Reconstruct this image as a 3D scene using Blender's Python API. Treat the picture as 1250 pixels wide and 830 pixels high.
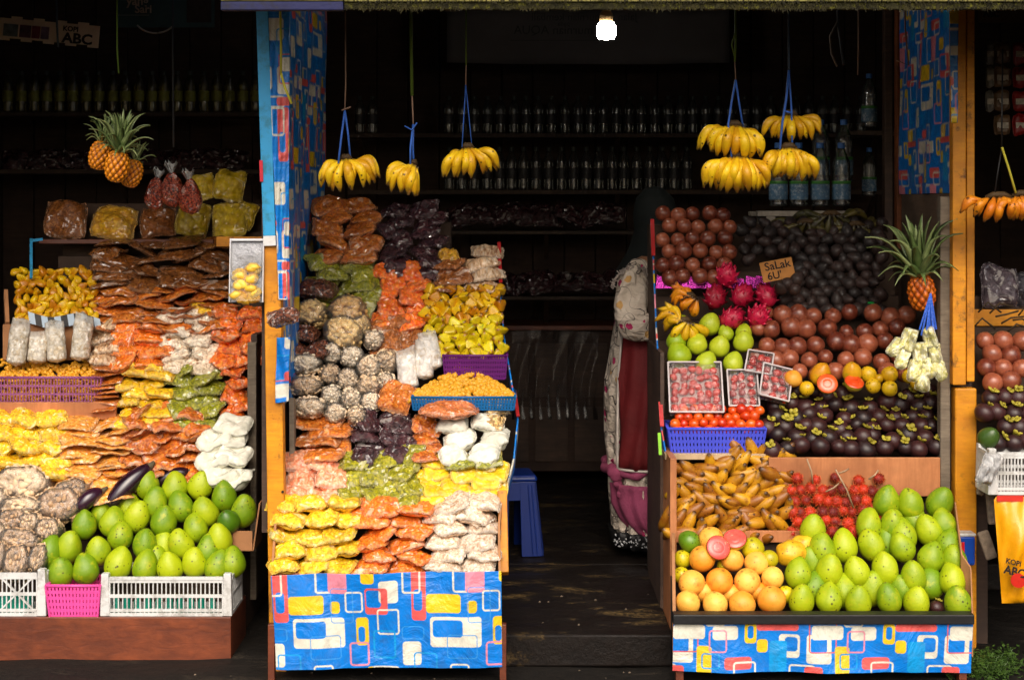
import bpy, bmesh, math, random
import numpy as np
from mathutils import Vector, Matrix, Euler

for o in list(bpy.data.objects):
    bpy.data.objects.remove(o)
SC = bpy.context.scene
COL = SC.collection
R = math.radians
rnd = random.Random(7)

# ------------------------------------------------------------------ camera
CAM_Y, CAM_Z, F, HZ = -5.6, 1.72, 1904.0, 250.0
cam_d = bpy.data.cameras.new('camera')
cam_d.sensor_width = 36.0
cam_d.lens = 36.0 * F / 1250.0
cam_d.shift_y = -(415.0 - HZ) / 1250.0
cam_d.clip_end = 500.0
cam = bpy.data.objects.new('camera', cam_d)
COL.objects.link(cam)
cam.location = (0, CAM_Y, CAM_Z)
cam.rotation_euler = (R(90), 0, 0)
SC.camera = cam

# ------------------------------------------------------------------ sky and sun (soft, from the street side)
SUN_EL, SUN_AZ = 43.0, 0.0          # azimuth: 0 = straight behind the camera, negative = from the left
world = bpy.data.worlds.new('World')
SC.world = world
world.use_nodes = True
wn = world.node_tree
sky = wn.nodes.new('ShaderNodeTexSky')
sky.sky_type = 'NISHITA'
sky.sun_disc = False
sky.sun_elevation = R(SUN_EL)
sky.sun_rotation = R(180 - SUN_AZ)
sky.air_density = 1.0
sky.dust_density = 6.0
sky.ozone_density = 0.3
wn.links.new(sky.outputs[0], wn.nodes['Background'].inputs[0])
wn.nodes['Background'].inputs[1].default_value = 0.11

sun_d = bpy.data.lights.new('sun', 'SUN')
sun_d.energy = 1.35
sun_d.angle = R(52)
sun_d.color = (1.0, 0.965, 0.91)
sun = bpy.data.objects.new('sun', sun_d)
COL.objects.link(sun)
sdir = Vector((math.sin(R(SUN_AZ)) * math.cos(R(SUN_EL)), -math.cos(R(SUN_AZ)) * math.cos(R(SUN_EL)), math.sin(R(SUN_EL))))
sun.rotation_euler = sdir.to_track_quat('Z', 'Y').to_euler()
sun.location = (-2, -8, 8)

vs = SC.view_settings
vs.view_transform = 'Standard'
vs.look = 'None'
vs.gamma = 1.0
vs.exposure = 0.64
vs.use_curve_mapping = False
SC.render.engine = 'CYCLES'
SC.cycles.use_denoising = True
SC.cycles.max_bounces = 7
SC.cycles.diffuse_bounces = 3
SC.cycles.glossy_bounces = 3
SC.cycles.transmission_bounces = 5
SC.cycles.transparent_max_bounces = 10
SC.cycles.caustics_reflective = False
SC.cycles.caustics_refractive = False
SC.cycles.sample_clamp_indirect = 4.0

# ------------------------------------------------------------------ helpers
def sc_(Y):
    return F / (Y - CAM_Y)
def P(px, py, Y):
    s = sc_(Y)
    return Vector(((px - 625.0) / s, Y, CAM_Z - (py - HZ) / s))
def M_(px, Y):                       # pixels to metres at depth Y
    return px / sc_(Y)
def S(r, g, b):
    f = lambda c: ((c / 255.0) / 12.92) if c <= 10.3 else (((c / 255.0) + 0.055) / 1.055) ** 2.4
    return (f(r), f(g), f(b), 1.0)

def tag(o, label, cat, group=None):
    o['label'] = label
    o['category'] = cat
    if group:
        o['group'] = group
    return o
def structure(o):
    o['kind'] = 'structure'
    return o
def stuff(o):
    o['kind'] = 'stuff'
    return o
def empty(name, loc=(0, 0, 0), rot=(0, 0, 0), parent=None):
    o = bpy.data.objects.new(name, None)
    o.empty_display_size = 0.05
    COL.objects.link(o)
    o.location = loc
    o.rotation_euler = rot
    if parent:
        o.parent = parent
    return o
def place(name, mesh, loc=(0, 0, 0), rot=(0, 0, 0), scale=1.0, parent=None):
    o = bpy.data.objects.new(name, mesh)
    COL.objects.link(o)
    o.location = loc
    o.rotation_euler = rot
    o.scale = (scale, scale, scale) if isinstance(scale, (int, float)) else scale
    if parent:
        o.parent = parent
    return o

class MB:
    def __init__(s):
        s.v, s.f = [], []
    def add(s, vs_, fs):
        n = len(s.v)
        s.v += [tuple(v) for v in vs_]
        s.f += [tuple(i + n for i in f) for f in fs]
        return s
    def box(s, x0, x1, y0, y1, z0, z1):
        return s.add([(x0, y0, z0), (x1, y0, z0), (x1, y1, z0), (x0, y1, z0), (x0, y0, z1), (x1, y0, z1), (x1, y1, z1), (x0, y1, z1)],
                     [(0, 3, 2, 1), (4, 5, 6, 7), (0, 1, 5, 4), (1, 2, 6, 5), (2, 3, 7, 6), (3, 0, 4, 7)])
    def hexa(s, b, t):               # 4 bottom corners, 4 top corners
        return s.add(list(b) + list(t), [(0, 3, 2, 1), (4, 5, 6, 7), (0, 1, 5, 4), (1, 2, 6, 5), (2, 3, 7, 6), (3, 0, 4, 7)])
    def bar(s, a, b, w, d=None, up=(0, 0, 1)):
        a, b = Vector(a), Vector(b)
        d = w if d is None else d
        t = (b - a).normalized()
        up = Vector(up)
        if abs(t.dot(up)) > 0.95:
            up = Vector((0, 1, 0))
        x = t.cross(up).normalized() * w / 2
        y = x.cross(t).normalized() * d / 2
        return s.hexa([a - x - y, a + x - y, a + x + y, a - x + y], [b - x - y, b + x - y, b + x + y, b - x + y])
    def tube(s, pts, r, n=6, caps=True):
        pts = [Vector(p) for p in pts]
        rr = r if hasattr(r, '__len__') else [r] * len(pts)
        base = len(s.v)
        ref = Vector((0.31, 0.83, 0.47))
        for i, p in enumerate(pts):
            t = (pts[min(i + 1, len(pts) - 1)] - pts[max(i - 1, 0)])
            t = t.normalized() if t.length > 1e-9 else Vector((0, 0, 1))
            a = t.cross(ref)
            if a.length < 1e-3:
                a = t.cross(Vector((1, 0, 0)))
            a.normalize()
            b = t.cross(a)
            for k in range(n):
                q = 2 * math.pi * k / n
                s.v.append(tuple(p + (a * math.cos(q) + b * math.sin(q)) * rr[i]))
        for i in range(len(pts) - 1):
            for k in range(n):
                k2 = (k + 1) % n
                s.f.append((base + i * n + k, base + i * n + k2, base + (i + 1) * n + k2, base + (i + 1) * n + k))
        if caps:
            s.f.append(tuple(base + k for k in range(n))[::-1])
            s.f.append(tuple(base + (len(pts) - 1) * n + k for k in range(n)))
        return s
    def lathe(s, prof, n=16, c=(0, 0, 0)):   # prof: (r, z)
        base = len(s.v)
        for r, z in prof:
            for k in range(n):
                q = 2 * math.pi * k / n
                s.v.append((c[0] + r * math.cos(q), c[1] + r * math.sin(q), c[2] + z))
        for i in range(len(prof) - 1):
            for k in range(n):
                k2 = (k + 1) % n
                s.f.append((base + i * n + k, base + i * n + k2, base + (i + 1) * n + k2, base + (i + 1) * n + k))
        s.f.append(tuple(base + k for k in range(n))[::-1])
        s.f.append(tuple(base + (len(prof) - 1) * n + k for k in range(n)))
        return s
    def lattice(s, o, u, v, nu, nv, wu, wv, th):
        """bars: nu uprights and nv rails on the parallelogram o + u, o + v; thickness th along the normal"""
        o, u, v = Vector(o), Vector(u), Vector(v)
        nrm = u.cross(v).normalized()
        for i in range(nu):
            a = o + u * (i / max(nu - 1, 1))
            s.bar(a, a + v, wu, th, up=nrm)
        for j in range(nv):
            a = o + v * (j / max(nv - 1, 1)) + nrm * 0.0007
            s.bar(a, a + u, wv, th, up=nrm)
        return s
    def mesh(s, name, mat, smooth=False):
        m = bpy.data.meshes.new(name)
        m.from_pydata(s.v, [], s.f)
        m.materials.append(mat)
        if smooth:
            m.polygons.foreach_set('use_smooth', [True] * len(m.polygons))
        m.update()
        return m
    def build(s, name, mat, parent=None, smooth=False, bevel=0.0, loc=(0, 0, 0), rot=(0, 0, 0)):
        o = place(name, s.mesh(name, mat, smooth), loc, rot, 1.0, parent)
        if bevel:
            b = o.modifiers.new('bevel', 'BEVEL')
            b.width = bevel
            b.segments = 2
            b.limit_method = 'ANGLE'
        return o

class Wob:                            # cheap smooth 3-D noise: a sum of sines
    def __init__(s, seed, n=7, k=1.0):
        g = np.random.default_rng(seed)
        s.d = g.normal(size=(n, 3)) * k * (0.5 + g.random((n, 1)) * 1.4)
        s.p = g.random(n) * 6.28
        s.n = n
    def __call__(s, p):
        p = np.asarray(p, float)
        return np.sin(p @ s.d.T + s.p).sum(-1) / (s.n ** 0.5)

# ------------------------------------------------------------------ materials
def nt(name):
    m = bpy.data.materials.new(name)
    m.use_nodes = True
    t = m.node_tree
    return m, t, t.nodes['Principled BSDF']
def N(t, typ, **kw):
    n = t.nodes.new(typ)
    for k, v in kw.items():
        if k in ('operation', 'blend_type', 'data_type', 'feature', 'distance', 'attribute_name', 'wave_type', 'bands_direction', 'noise_dimensions', 'clamp'):
            setattr(n, k, v)
        else:
            n.inputs[k].default_value = v
    return n
def L(t, a, b):
    t.links.new(a, b)
def ramp(t, fac, stops, interp='LINEAR'):
    r = t.nodes.new('ShaderNodeValToRGB')
    cr = r.color_ramp
    cr.interpolation = interp
    while len(cr.elements) < len(stops):
        cr.elements.new(0.5)
    for e, (p, c) in zip(cr.elements, stops):
        e.position = p
        e.color = c if len(c) == 4 else (*c, 1)
    L(t, fac, r.inputs[0])
    return r.outputs[0]
def mixc(t, fac, a, b, mode='MIX'):
    n = t.nodes.new('ShaderNodeMix')
    n.data_type = 'RGBA'
    n.blend_type = mode
    for sock, v in ((0, fac), (6, a), (7, b)):
        if isinstance(v, (tuple, list, float, int)):
            n.inputs[sock].default_value = v
        else:
            L(t, v, n.inputs[sock])
    return n.outputs[2]
def math_(t, op, a, b=0.0, clamp=False):
    n = t.nodes.new('ShaderNodeMath')
    n.operation = op
    n.use_clamp = clamp
    for i, v in enumerate((a, b)):
        if isinstance(v, (float, int)):
            n.inputs[i].default_value = v
        else:
            L(t, v, n.inputs[i])
    return n.outputs[0]
def coords(t, rand=True, stretch=None):
    tc = t.nodes.new('ShaderNodeTexCoord')
    out = tc.outputs['Object']
    oi = None
    if rand:
        oi = t.nodes.new('ShaderNodeObjectInfo')
        mul = N(t, 'ShaderNodeVectorMath', operation='SCALE')
        mul.inputs[0].default_value = (7.3, 11.7, 5.1)
        L(t, oi.outputs['Random'], mul.inputs['Scale'])
        add = N(t, 'ShaderNodeVectorMath', operation='ADD')
        L(t, out, add.inputs[0])
        L(t, mul.outputs[0], add.inputs[1])
        out = add.outputs[0]
    if stretch:
        mp = t.nodes.new('ShaderNodeMapping')
        mp.inputs['Scale'].default_value = stretch
        L(t, out, mp.inputs[0])
        out = mp.outputs[0]
    return out, oi
def bump(t, h, strength=0.4, dist=0.01, normal=None):
    b = t.nodes.new('ShaderNodeBump')
    b.inputs['Strength'].default_value = strength
    b.inputs['Distance'].default_value = dist
    L(t, h, b.inputs['Height'])
    if normal is not None:
        L(t, normal, b.inputs['Normal'])
    return b.outputs[0]
def noise(t, co, scale, detail=4.0, rough=0.55, dist=0.0):
    n = N(t, 'ShaderNodeTexNoise', Scale=scale, Detail=detail, Roughness=rough, Distortion=dist)
    L(t, co, n.inputs['Vector'])
    return n.outputs['Fac']
def dim(c, k):
    return (c[0] * k, c[1] * k, c[2] * k, 1)

def m_plain(name, c, rough=0.6, var=0.25, scale=9.0, bmp=0.15, spec=0.4, rand=True, metal=0.0, dirt=None, coat=0.0):
    m, t, b = nt(name)
    co, oi = coords(t, rand)
    f = noise(t, co, scale)
    col = ramp(t, f, [(0.3, dim(c, 1 - var)), (0.7, dim(c, 1 + var * 0.6))])
    if dirt:
        f2 = noise(t, co, scale * 2.3, 6, 0.7)
        col = mixc(t, ramp(t, f2, [(0.5, (0, 0, 0)), (0.72, (1, 1, 1))]), col, dirt)
    L(t, col, b.inputs['Base Color'])
    b.inputs['Roughness'].default_value = rough
    b.inputs['Specular IOR Level'].default_value = spec
    b.inputs['Metallic'].default_value = metal
    b.inputs['Coat Weight'].default_value = coat
    if bmp:
        L(t, bump(t, noise(t, co, scale * 6, 5, 0.6), bmp, 0.01), b.inputs['Normal'])
    return m

def m_wood(name, c1, c2, stretch=(2, 2, 30), rough=0.65, coat=0.0, wear=None):
    m, t, b = nt(name)
    co, oi = coords(t, True, stretch)
    f = noise(t, co, 3.0, 8, 0.65, 0.6)
    co2, _ = coords(t, True)
    g = noise(t, co2, 5.0, 5, 0.6)
    col = ramp(t, f, [(0.3, c1), (0.65, c2)])
    col = mixc(t, ramp(t, g, [(0.35, (0, 0, 0)), (0.75, (1, 1, 1))]), col, dim(c1, 0.55))
    if wear:
        w = noise(t, co2, 14.0, 8, 0.7)
        col = mixc(t, ramp(t, w, [(0.56, (0, 0, 0)), (0.68, (1, 1, 1))]), col, wear)
    L(t, col, b.inputs['Base Color'])
    b.inputs['Roughness'].default_value = rough
    b.inputs['Coat Weight'].default_value = coat
    b.inputs['Coat Roughness'].default_value = 0.3
    L(t, bump(t, f, 0.35, 0.004), b.inputs['Normal'])
    return m

def m_pack(name, c1, c2, c3=None, scale=70.0, stretch=(1, 1, 1), rim=S(205, 200, 190), rim_amt=0.4, glare=0.0, bstr=0.4, coat=1.0, crough=0.10, gap=0.28, soft=False, film_amt=0.05):
    """food seen through thin clear plastic: crumbs of food colour under a wrinkled glossy film"""
    c3 = c3 or c2
    m, t, b = nt(name)
    co, oi = coords(t, True, stretch)
    n1 = noise(t, co, scale * 0.75, 4, 0.6, 1.6)
    col = ramp(t, n1, [(0.32, c1), (0.5, c2), (0.66, c3)])
    v = N(t, 'ShaderNodeTexVoronoi', feature='F1', Scale=scale, Randomness=0.85)
    wob = N(t, 'ShaderNodeTexNoise', Scale=scale * 0.5, Detail=2.0)
    L(t, co, wob.inputs['Vector'])
    ad = N(t, 'ShaderNodeVectorMath', operation='SCALE')
    L(t, wob.outputs['Color'], ad.inputs[0])
    ad.inputs['Scale'].default_value = 0.9 / scale
    ad2 = N(t, 'ShaderNodeVectorMath', operation='ADD')
    L(t, co, ad2.inputs[0])
    L(t, ad.outputs[0], ad2.inputs[1])
    L(t, ad2.outputs[0], v.inputs['Vector'])
    dark = ramp(t, v.outputs['Distance'], [(0.46, (0, 0, 0)), (0.68, (1, 1, 1))])
    col = mixc(t, math_(t, 'MULTIPLY', dark, gap), col, dim(c1, 0.3))
    if not soft:
        sep = t.nodes.new('ShaderNodeSeparateColor')
        L(t, v.outputs['Color'], sep.inputs[0])
        col = mixc(t, 1.0, col, ramp(t, sep.outputs[1], [(0.2, (.88, .87, .86)), (0.8, (1.12, 1.11, 1.1))]), 'MULTIPLY')
    vr = N(t, 'ShaderNodeMath', operation='MULTIPLY_ADD')
    L(t, oi.outputs['Random'], vr.inputs[0])
    vr.inputs[1].default_value = 0.4
    vr.inputs[2].default_value = 0.82
    col = mixc(t, 1.0, col, vr.outputs[0], 'MULTIPLY')
    # film: pale seams, plus crease highlights and glare painted into the colour
    at = N(t, 'ShaderNodeAttribute', attribute_name='rim')
    tc, _ = coords(t, True)
    wr = noise(t, tc, 24.0, 5, 0.6, 1.6)
    wn_ = noise(t, tc, 60.0, 4, 0.65, 1.0)
    film = math_(t, 'MULTIPLY', math_(t, 'MULTIPLY', at.outputs['Fac'], rim_amt), ramp(t, wn_, [(0.35, (.1, .1, .1)), (0.62, (1, 1, 1))]))
    ln_ = math_(t, 'ABSOLUTE', math_(t, 'SUBTRACT', wr, 0.5))
    crease_glint = ramp(t, ln_, [(0.0, (1, 1, 1)), (0.028, (0, 0, 0))])
    patch = ramp(t, noise(t, tc, 17.0, 4, 0.55, 1.0), [(0.54, (0, 0, 0)), (0.60, (1, 1, 1))])  # film glare painted as whitish patches
    film = math_(t, 'ADD', film, math_(t, 'MULTIPLY', crease_glint, 0.14 + glare), True)
    film = math_(t, 'ADD', film, math_(t, 'MULTIPLY', patch, film_amt + glare), True)
    rim = tuple(0.55 * rim[q] + 0.5 * c3[q] for q in range(3)) + (1,)
    col = mixc(t, film, col, rim)
    glare_patch = ramp(t, noise(t, tc, 11.0, 4, 0.6, 1.5), [(0.600, (0, 0, 0)), (0.635, (1, 1, 1))])  # broader glare, painted near-white over the food colour
    col = mixc(t, math_(t, 'MULTIPLY', glare_patch, 0.5 if not soft else 0.15), col, tuple(0.6 * S(226, 222, 214)[q] + 0.4 * c3[q] for q in range(3)) + (1,))
    L(t, col, b.inputs['Base Color'])
    b.inputs['Roughness'].default_value = 0.55
    b.inputs['Specular IOR Level'].default_value = 0.3
    inv = math_(t, 'SUBTRACT', 1.0, v.outputs['Distance'])
    L(t, bump(t, inv, bstr, 0.5 / scale), b.inputs['Normal'])
    b.inputs['Coat Weight'].default_value = coat
    b.inputs['Coat Roughness'].default_value = crough
    b.inputs['Coat IOR'].default_value = 1.6
    fw = N(t, 'ShaderNodeTexNoise', Scale=14.0, Detail=2.0)
    L(t, tc, fw.inputs['Vector'])
    f1 = N(t, 'ShaderNodeVectorMath', operation='SCALE')
    L(t, fw.outputs['Color'], f1.inputs[0])
    f1.inputs['Scale'].default_value = 0.05
    f2_ = N(t, 'ShaderNodeVectorMath', operation='ADD')
    L(t, tc, f2_.inputs[0])
    L(t, f1.outputs[0], f2_.inputs[1])
    fv = N(t, 'ShaderNodeTexVoronoi', feature='DISTANCE_TO_EDGE', Scale=17.0)
    L(t, f2_.outputs[0], fv.inputs['Vector'])
    L(t, bump(t, fv.outputs['Distance'], 0.8, 0.06), b.inputs['Coat Normal'])
    al = math_(t, 'MULTIPLY', ramp(t, at.outputs['Fac'], [(0.55, (0, 0, 0)), (1.0, (1, 1, 1))]), 0.55)
    L(t, math_(t, 'SUBTRACT', 1.0, al, True), b.inputs['Alpha'])
    return m

def m_fruit(name, c1, c2, spot=None, rough=0.42, spot_scale=55.0, spot_amt=0.16, blotch=4.0, coat=0.15, bmp=0.15, bscale=70.0, stem=None, patch=None):
    m, t, b = nt(name)
    co, oi = coords(t, True)
    f = noise(t, co, blotch * 4, 4)
    a = N(t, 'ShaderNodeMath', operation='MULTIPLY_ADD')
    L(t, oi.outputs['Random'], a.inputs[0])
    a.inputs[1].default_value = 0.55
    a.inputs[2].default_value = -0.27
    col = ramp(t, math_(t, 'ADD', f, a.outputs[0]), [(0.25, c1), (0.75, c2)])
    if patch:
        g = noise(t, co, blotch * 7, 6, 0.7)
        col = mixc(t, ramp(t, g, [(0.55, (0, 0, 0)), (0.72, (1, 1, 1))]), col, patch)
    if spot:
        v = N(t, 'ShaderNodeTexVoronoi', Scale=spot_scale)
        L(t, co, v.inputs['Vector'])
        msk = noise(t, co, 16.0, 2)
        thr = math_(t, 'MULTIPLY', math_(t, 'SUBTRACT', msk, 0.34), spot_amt * 7.0)
        lt = math_(t, 'LESS_THAN', v.outputs['Distance'], thr)
        col = mixc(t, math_(t, 'MULTIPLY', lt, 0.85), col, spot)
    if stem:
        at = N(t, 'ShaderNodeAttribute', attribute_name='stem')
        col = mixc(t, at.outputs['Fac'], col, stem)
    L(t, col, b.inputs['Base Color'])
    b.inputs['Roughness'].default_value = rough
    b.inputs['Coat Weight'].default_value = coat
    b.inputs['Coat Roughness'].default_value = 0.25
    if bmp:
        L(t, bump(t, noise(t, co, bscale, 3), bmp, 0.004), b.inputs['Normal'])
    return m

def m_clear(name, tint=(1, 1, 1, 1), gloss=0.15, rough=0.12, bscale=20.0, bstr=0.5, body=0.12):
    """thin clear plastic: mostly see-through, some haze, wrinkled reflections"""
    m, t, b = nt(name)
    t.nodes.remove(b)
    out = t.nodes['Material Output']
    tr = t.nodes.new('ShaderNodeBsdfTransparent')
    tr.inputs[0].default_value = tint
    gl = t.nodes.new('ShaderNodeBsdfGlossy')
    gl.inputs['Roughness'].default_value = rough
    df = t.nodes.new('ShaderNodeBsdfDiffuse')
    df.inputs[0].default_value = (0.75, 0.76, 0.76, 1)
    co, _ = coords(t, True)
    nr = bump(t, noise(t, co, bscale, 5, 0.6, 1.2), bstr, 0.02)
    L(t, nr, gl.inputs['Normal'])
    fr = N(t, 'ShaderNodeFresnel', IOR=1.5)
    L(t, nr, fr.inputs['Normal'])
    f2 = math_(t, 'ADD', math_(t, 'MULTIPLY', fr.outputs[0], 1.0), gloss * 0.3, True)
    m1 = t.nodes.new('ShaderNodeMixShader')
    m1.inputs[0].default_value = body
    L(t, tr.outputs[0], m1.inputs[1])
    L(t, df.outputs[0], m1.inputs[2])
    m2 = t.nodes.new('ShaderNodeMixShader')
    L(t, f2, m2.inputs[0])
    L(t, m1.outputs[0], m2.inputs[1])
    L(t, gl.outputs[0], m2.inputs[2])
    L(t, m2.outputs[0], out.inputs['Surface'])
    return m

def m_print(name, rough=0.32):
    """printed oilcloth: the print is a colour attribute of the sheet"""
    m, t, b = nt(name)
    at = N(t, 'ShaderNodeAttribute', attribute_name='print')
    co, _ = coords(t, False)
    d = noise(t, co, 22.0, 6, 0.7)
    col = mixc(t, math_(t, 'MULTIPLY', ramp(t, d, [(0.45, (0, 0, 0)), (0.8, (1, 1, 1))]), 0.45), at.outputs['Color'], S(70, 70, 75))
    L(t, col, b.inputs['Base Color'])
    b.inputs['Roughness'].default_value = rough
    L(t, bump(t, noise(t, co, 6.0, 4, .55, 1.2), 0.6, 0.03), b.inputs['Normal'])
    return m

ORD = ['first', 'second', 'third', 'fourth', 'fifth', 'sixth', 'seventh', 'eighth', 'ninth', 'tenth', 'eleventh', 'twelfth', 'thirteenth', 'fourteenth', 'fifteenth', 'sixteenth', 'seventeenth', 'eighteenth', 'nineteenth', 'twentieth']
def whereabouts(i, rows, j, cols):
    """row i counted from the bottom, place j counted from the left"""
    v = '' if rows == 1 else ('bottom' if i == 0 else ('top' if i == rows - 1 else (ORD[i] + '-from-bottom')))
    if cols == 1:
        h = ''
    elif cols == 2:
        h = ('left', 'right')[j]
    elif cols == 3:
        h = ('left', 'middle', 'right')[j]
    else:
        h = 'leftmost' if j == 0 else ('rightmost' if j == cols - 1 else (ORD[j] + ' from left' if j < max(12, cols / 2) else ORD[cols - 1 - j] + ' from right'))
    if v and h:
        return ', ' + v + ' row, ' + h
    if v:
        return ', ' + v + ' one'
    return ', ' + h + ' one' if h else ''
def row_labels(objs, label, tol=9):
    """objs: (object, px, py). Sort into rows by height, then by side, and label each by its place"""
    left_ = sorted(objs, key=lambda q: -q[2])
    rows = []
    for q in left_:
        if rows and rows[-1][0][2] - q[2] < tol:
            rows[-1].append(q)
        else:
            rows.append([q])
    for i, r in enumerate(rows):
        r.sort(key=lambda q: q[1])
        for j, q in enumerate(r):
            q[0]['label'] = label + whereabouts(i, len(rows), j, len(r))

# ------------------------------------------------------------------ printed oilcloth
BLUE, WHT, YEL, COR, CYA, LBL, PNK = S(8, 122, 216), S(222, 218, 202), S(230, 194, 34), S(226, 92, 88), S(20, 150, 220), S(60, 150, 225), S(232, 140, 160)
PAT = [('f', 565, 95, 657, 200, WHT), ('r', 60, 20, 130, 285, COR, 70, 140, 112, 240), ('l', 15, 20, 105, 160, WHT, 9), ('l', 258, 20, 345, 155, WHT, 9), ('f', 320, 20, 412, 155, PNK),
       ('f', 130, 163, 297, 250, YEL), ('f', 328, 193, 375, 250, YEL), ('l', 400, 145, 487, 245, WHT, 8), ('r', 497, 128, 607, 255, COR, 503, 137, 575, 222),
       ('l', 552, 228, 660, 352, WHT, 8), ('r', 148, 268, 395, 408, WHT, 160, 283, 305, 362), ('r', 450, 268, 510, 400, YEL, 460, 312, 492, 385), ('l', 415, 385, 510, 497, PNK, 8),
       ('l', 530, 330, 640, 465, CYA, 9), ('l', 228, 350, 375, 462, LBL, 4), ('l', 10, 313, 118, 375, LBL, 4), ('l', 330, 130, 440, 295, LBL, 4), ('f', 12, 385, 102, 495, WHT),
       ('l', 65, 435, 180, 560, CYA, 7), ('l', 240, 487, 335, 585, WHT, 8), ('f', 150, 518, 250, 565, COR), ('f', 495, 502, 575, 570, YEL), ('l', 520, 500, 655, 580, WHT, 8), ('f', 480, 40, 545, 108, YEL)]
for it in [('r', 515, 88, 600, 185, WHT, 528, 97, 585, 150), ('l', 522, 45, 618, 150, COR, 4), ('r', 422, 88, 492, 168, WHT, 442, 97, 485, 146), ('f', 347, 105, 384, 150, YEL),
           ('r', 305, 50, 345, 120, YEL, 315, 60, 335, 104), ('f', 345, 50, 487, 76, COR), ('f', 665, 62, 752, 108, WHT), ('f', 612, 128, 662, 222, YEL), ('l', 628, 152, 690, 205, CYA, 5),
           ('f', 705, 165, 800, 205, COR), ('l', 735, 180, 815, 232, WHT, 6), ('l', 458, 190, 545, 232, WHT, 6), ('f', 510, 195, 570, 225, COR), ('f', 62, 58, 170, 106, WHT), ('l', 183, 75, 245, 150, PNK, 5), ('f', 390, 110, 450, 215, CYA)]:
    k = 1.406
    q = [it[0], it[1] * k, (it[2] - 45) * k + 560, it[3] * k, (it[4] - 45) * k + 560, it[5]]
    if it[0] == 'r':
        q += [it[6] * k, (it[7] - 45) * k + 560, it[8] * k, (it[9] - 45) * k + 560]
    if it[0] == 'l':
        q += [it[6] * k]
    PAT.append(tuple(q))
PU, PV = 660.0, 800.0
def rr_(U, V, x0, y0, x1, y1, r=16.0):
    r = min(r, (x1 - x0) / 2.2, (y1 - y0) / 2.2)
    dx = np.abs(U - (x0 + x1) / 2) - (x1 - x0) / 2 + r
    dy = np.abs(V - (y0 + y1) / 2) - (y1 - y0) / 2 + r
    return np.hypot(np.maximum(dx, 0), np.maximum(dy, 0)) + np.minimum(np.maximum(dx, dy), 0) - r
def pattern(U, V):
    C = np.empty(U.shape + (4,))
    C[:] = BLUE
    Um = np.mod(U, PU)
    Vm = np.mod(V, PV)
    for it in PAT:
        for du in (-PU, 0, PU):
            for dv in (-PV, 0):
                a = Um - du
                b = Vm - dv
                d = rr_(a, b, *it[1:5])
                if it[0] == 'l':
                    d = np.abs(d + it[6] / 2) - it[6] / 2
                elif it[0] == 'r':
                    d = np.maximum(d, -rr_(a, b, *it[6:10]))
                w = np.clip(0.5 - d / 2.5, 0, 1)[..., None]
                C = C * (1 - w) + np.array(it[5]) * w
    return C
UNIT = 0.000753
def sheet(name, c00, c10, c01, c11, step, mat, parent=None, off=(60, 75), wob=None, solid=0.0015, uvdir=None):
    """a printed sheet over 4 corners (bottom-left, bottom-right, top-left, top-right)"""
    c00, c10, c01, c11 = [np.array(c, float) for c in (c00, c10, c01, c11)]
    w = np.linalg.norm(c11 - c01)
    h = np.linalg.norm(c01 - c00)
    nu, nv = max(2, int(w / step) + 1), max(2, int(h / step) + 1)
    a, b = np.meshgrid(np.linspace(0, 1, nu), np.linspace(0, 1, nv))
    A, B = a[..., None], b[..., None]
    p = (c00 * (1 - A) + c10 * A) * (1 - B) + (c01 * (1 - A) + c11 * A) * B
    if wob is not None:
        nrm = np.cross(c10 - c00, c01 - c00)
        nrm /= np.linalg.norm(nrm)
        p = p + nrm * wob(a, b, w, h)[..., None]
    C = pattern(off[0] + a * w / UNIT, off[1] + (1 - b) * h / UNIT)
    idx = np.arange(nu * nv).reshape(nv, nu)
    f = np.stack([idx[:-1, :-1], idx[:-1, 1:], idx[1:, 1:], idx[1:, :-1]], -1).reshape(-1, 4)
    m = bpy.data.meshes.new(name)
    m.from_pydata(p.reshape(-1, 3).tolist(), [], f.tolist())
    at = m.color_attributes.new('print', 'FLOAT_COLOR', 'POINT')
    at.data.foreach_set('color', C.reshape(-1).astype(np.float32))
    m.polygons.foreach_set('use_smooth', [True] * len(m.polygons))
    m.materials.append(mat)
    o = place(name, m, parent=parent)
    if solid:
        s_ = o.modifiers.new('solid', 'SOLIDIFY')
        s_.thickness = solid
        s_.offset = -1
    return o

# ------------------------------------------------------------------ shared shapes
def grid_mesh(name, top, bot, rim, mat):
    """two nu x nv point grids that share their border"""
    nv, nu, _ = top.shape
    idx = np.arange(nu * nv).reshape(nv, nu)
    idb = idx.copy()
    inner = idx[1:-1, 1:-1]
    idb[1:-1, 1:-1] = np.arange(inner.size).reshape(inner.shape) + nu * nv
    V = np.concatenate([top.reshape(-1, 3), bot[1:-1, 1:-1].reshape(-1, 3)])
    A = np.concatenate([rim.reshape(-1), rim[1:-1, 1:-1].reshape(-1)])
    f1 = np.stack([idx[:-1, :-1], idx[:-1, 1:], idx[1:, 1:], idx[1:, :-1]], -1).reshape(-1, 4)
    f2 = np.stack([idb[:-1, :-1], idb[1:, :-1], idb[1:, 1:], idb[:-1, 1:]], -1).reshape(-1, 4)
    m = bpy.data.meshes.new(name)
    m.from_pydata(V.tolist(), [], np.concatenate([f1, f2]).tolist())
    at = m.attributes.new('rim', 'FLOAT', 'POINT')
    at.data.foreach_set('value', A.astype(np.float32))
    m.polygons.foreach_set('use_smooth', [True] * len(m.polygons))
    m.materials.append(mat)
    return m

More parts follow.
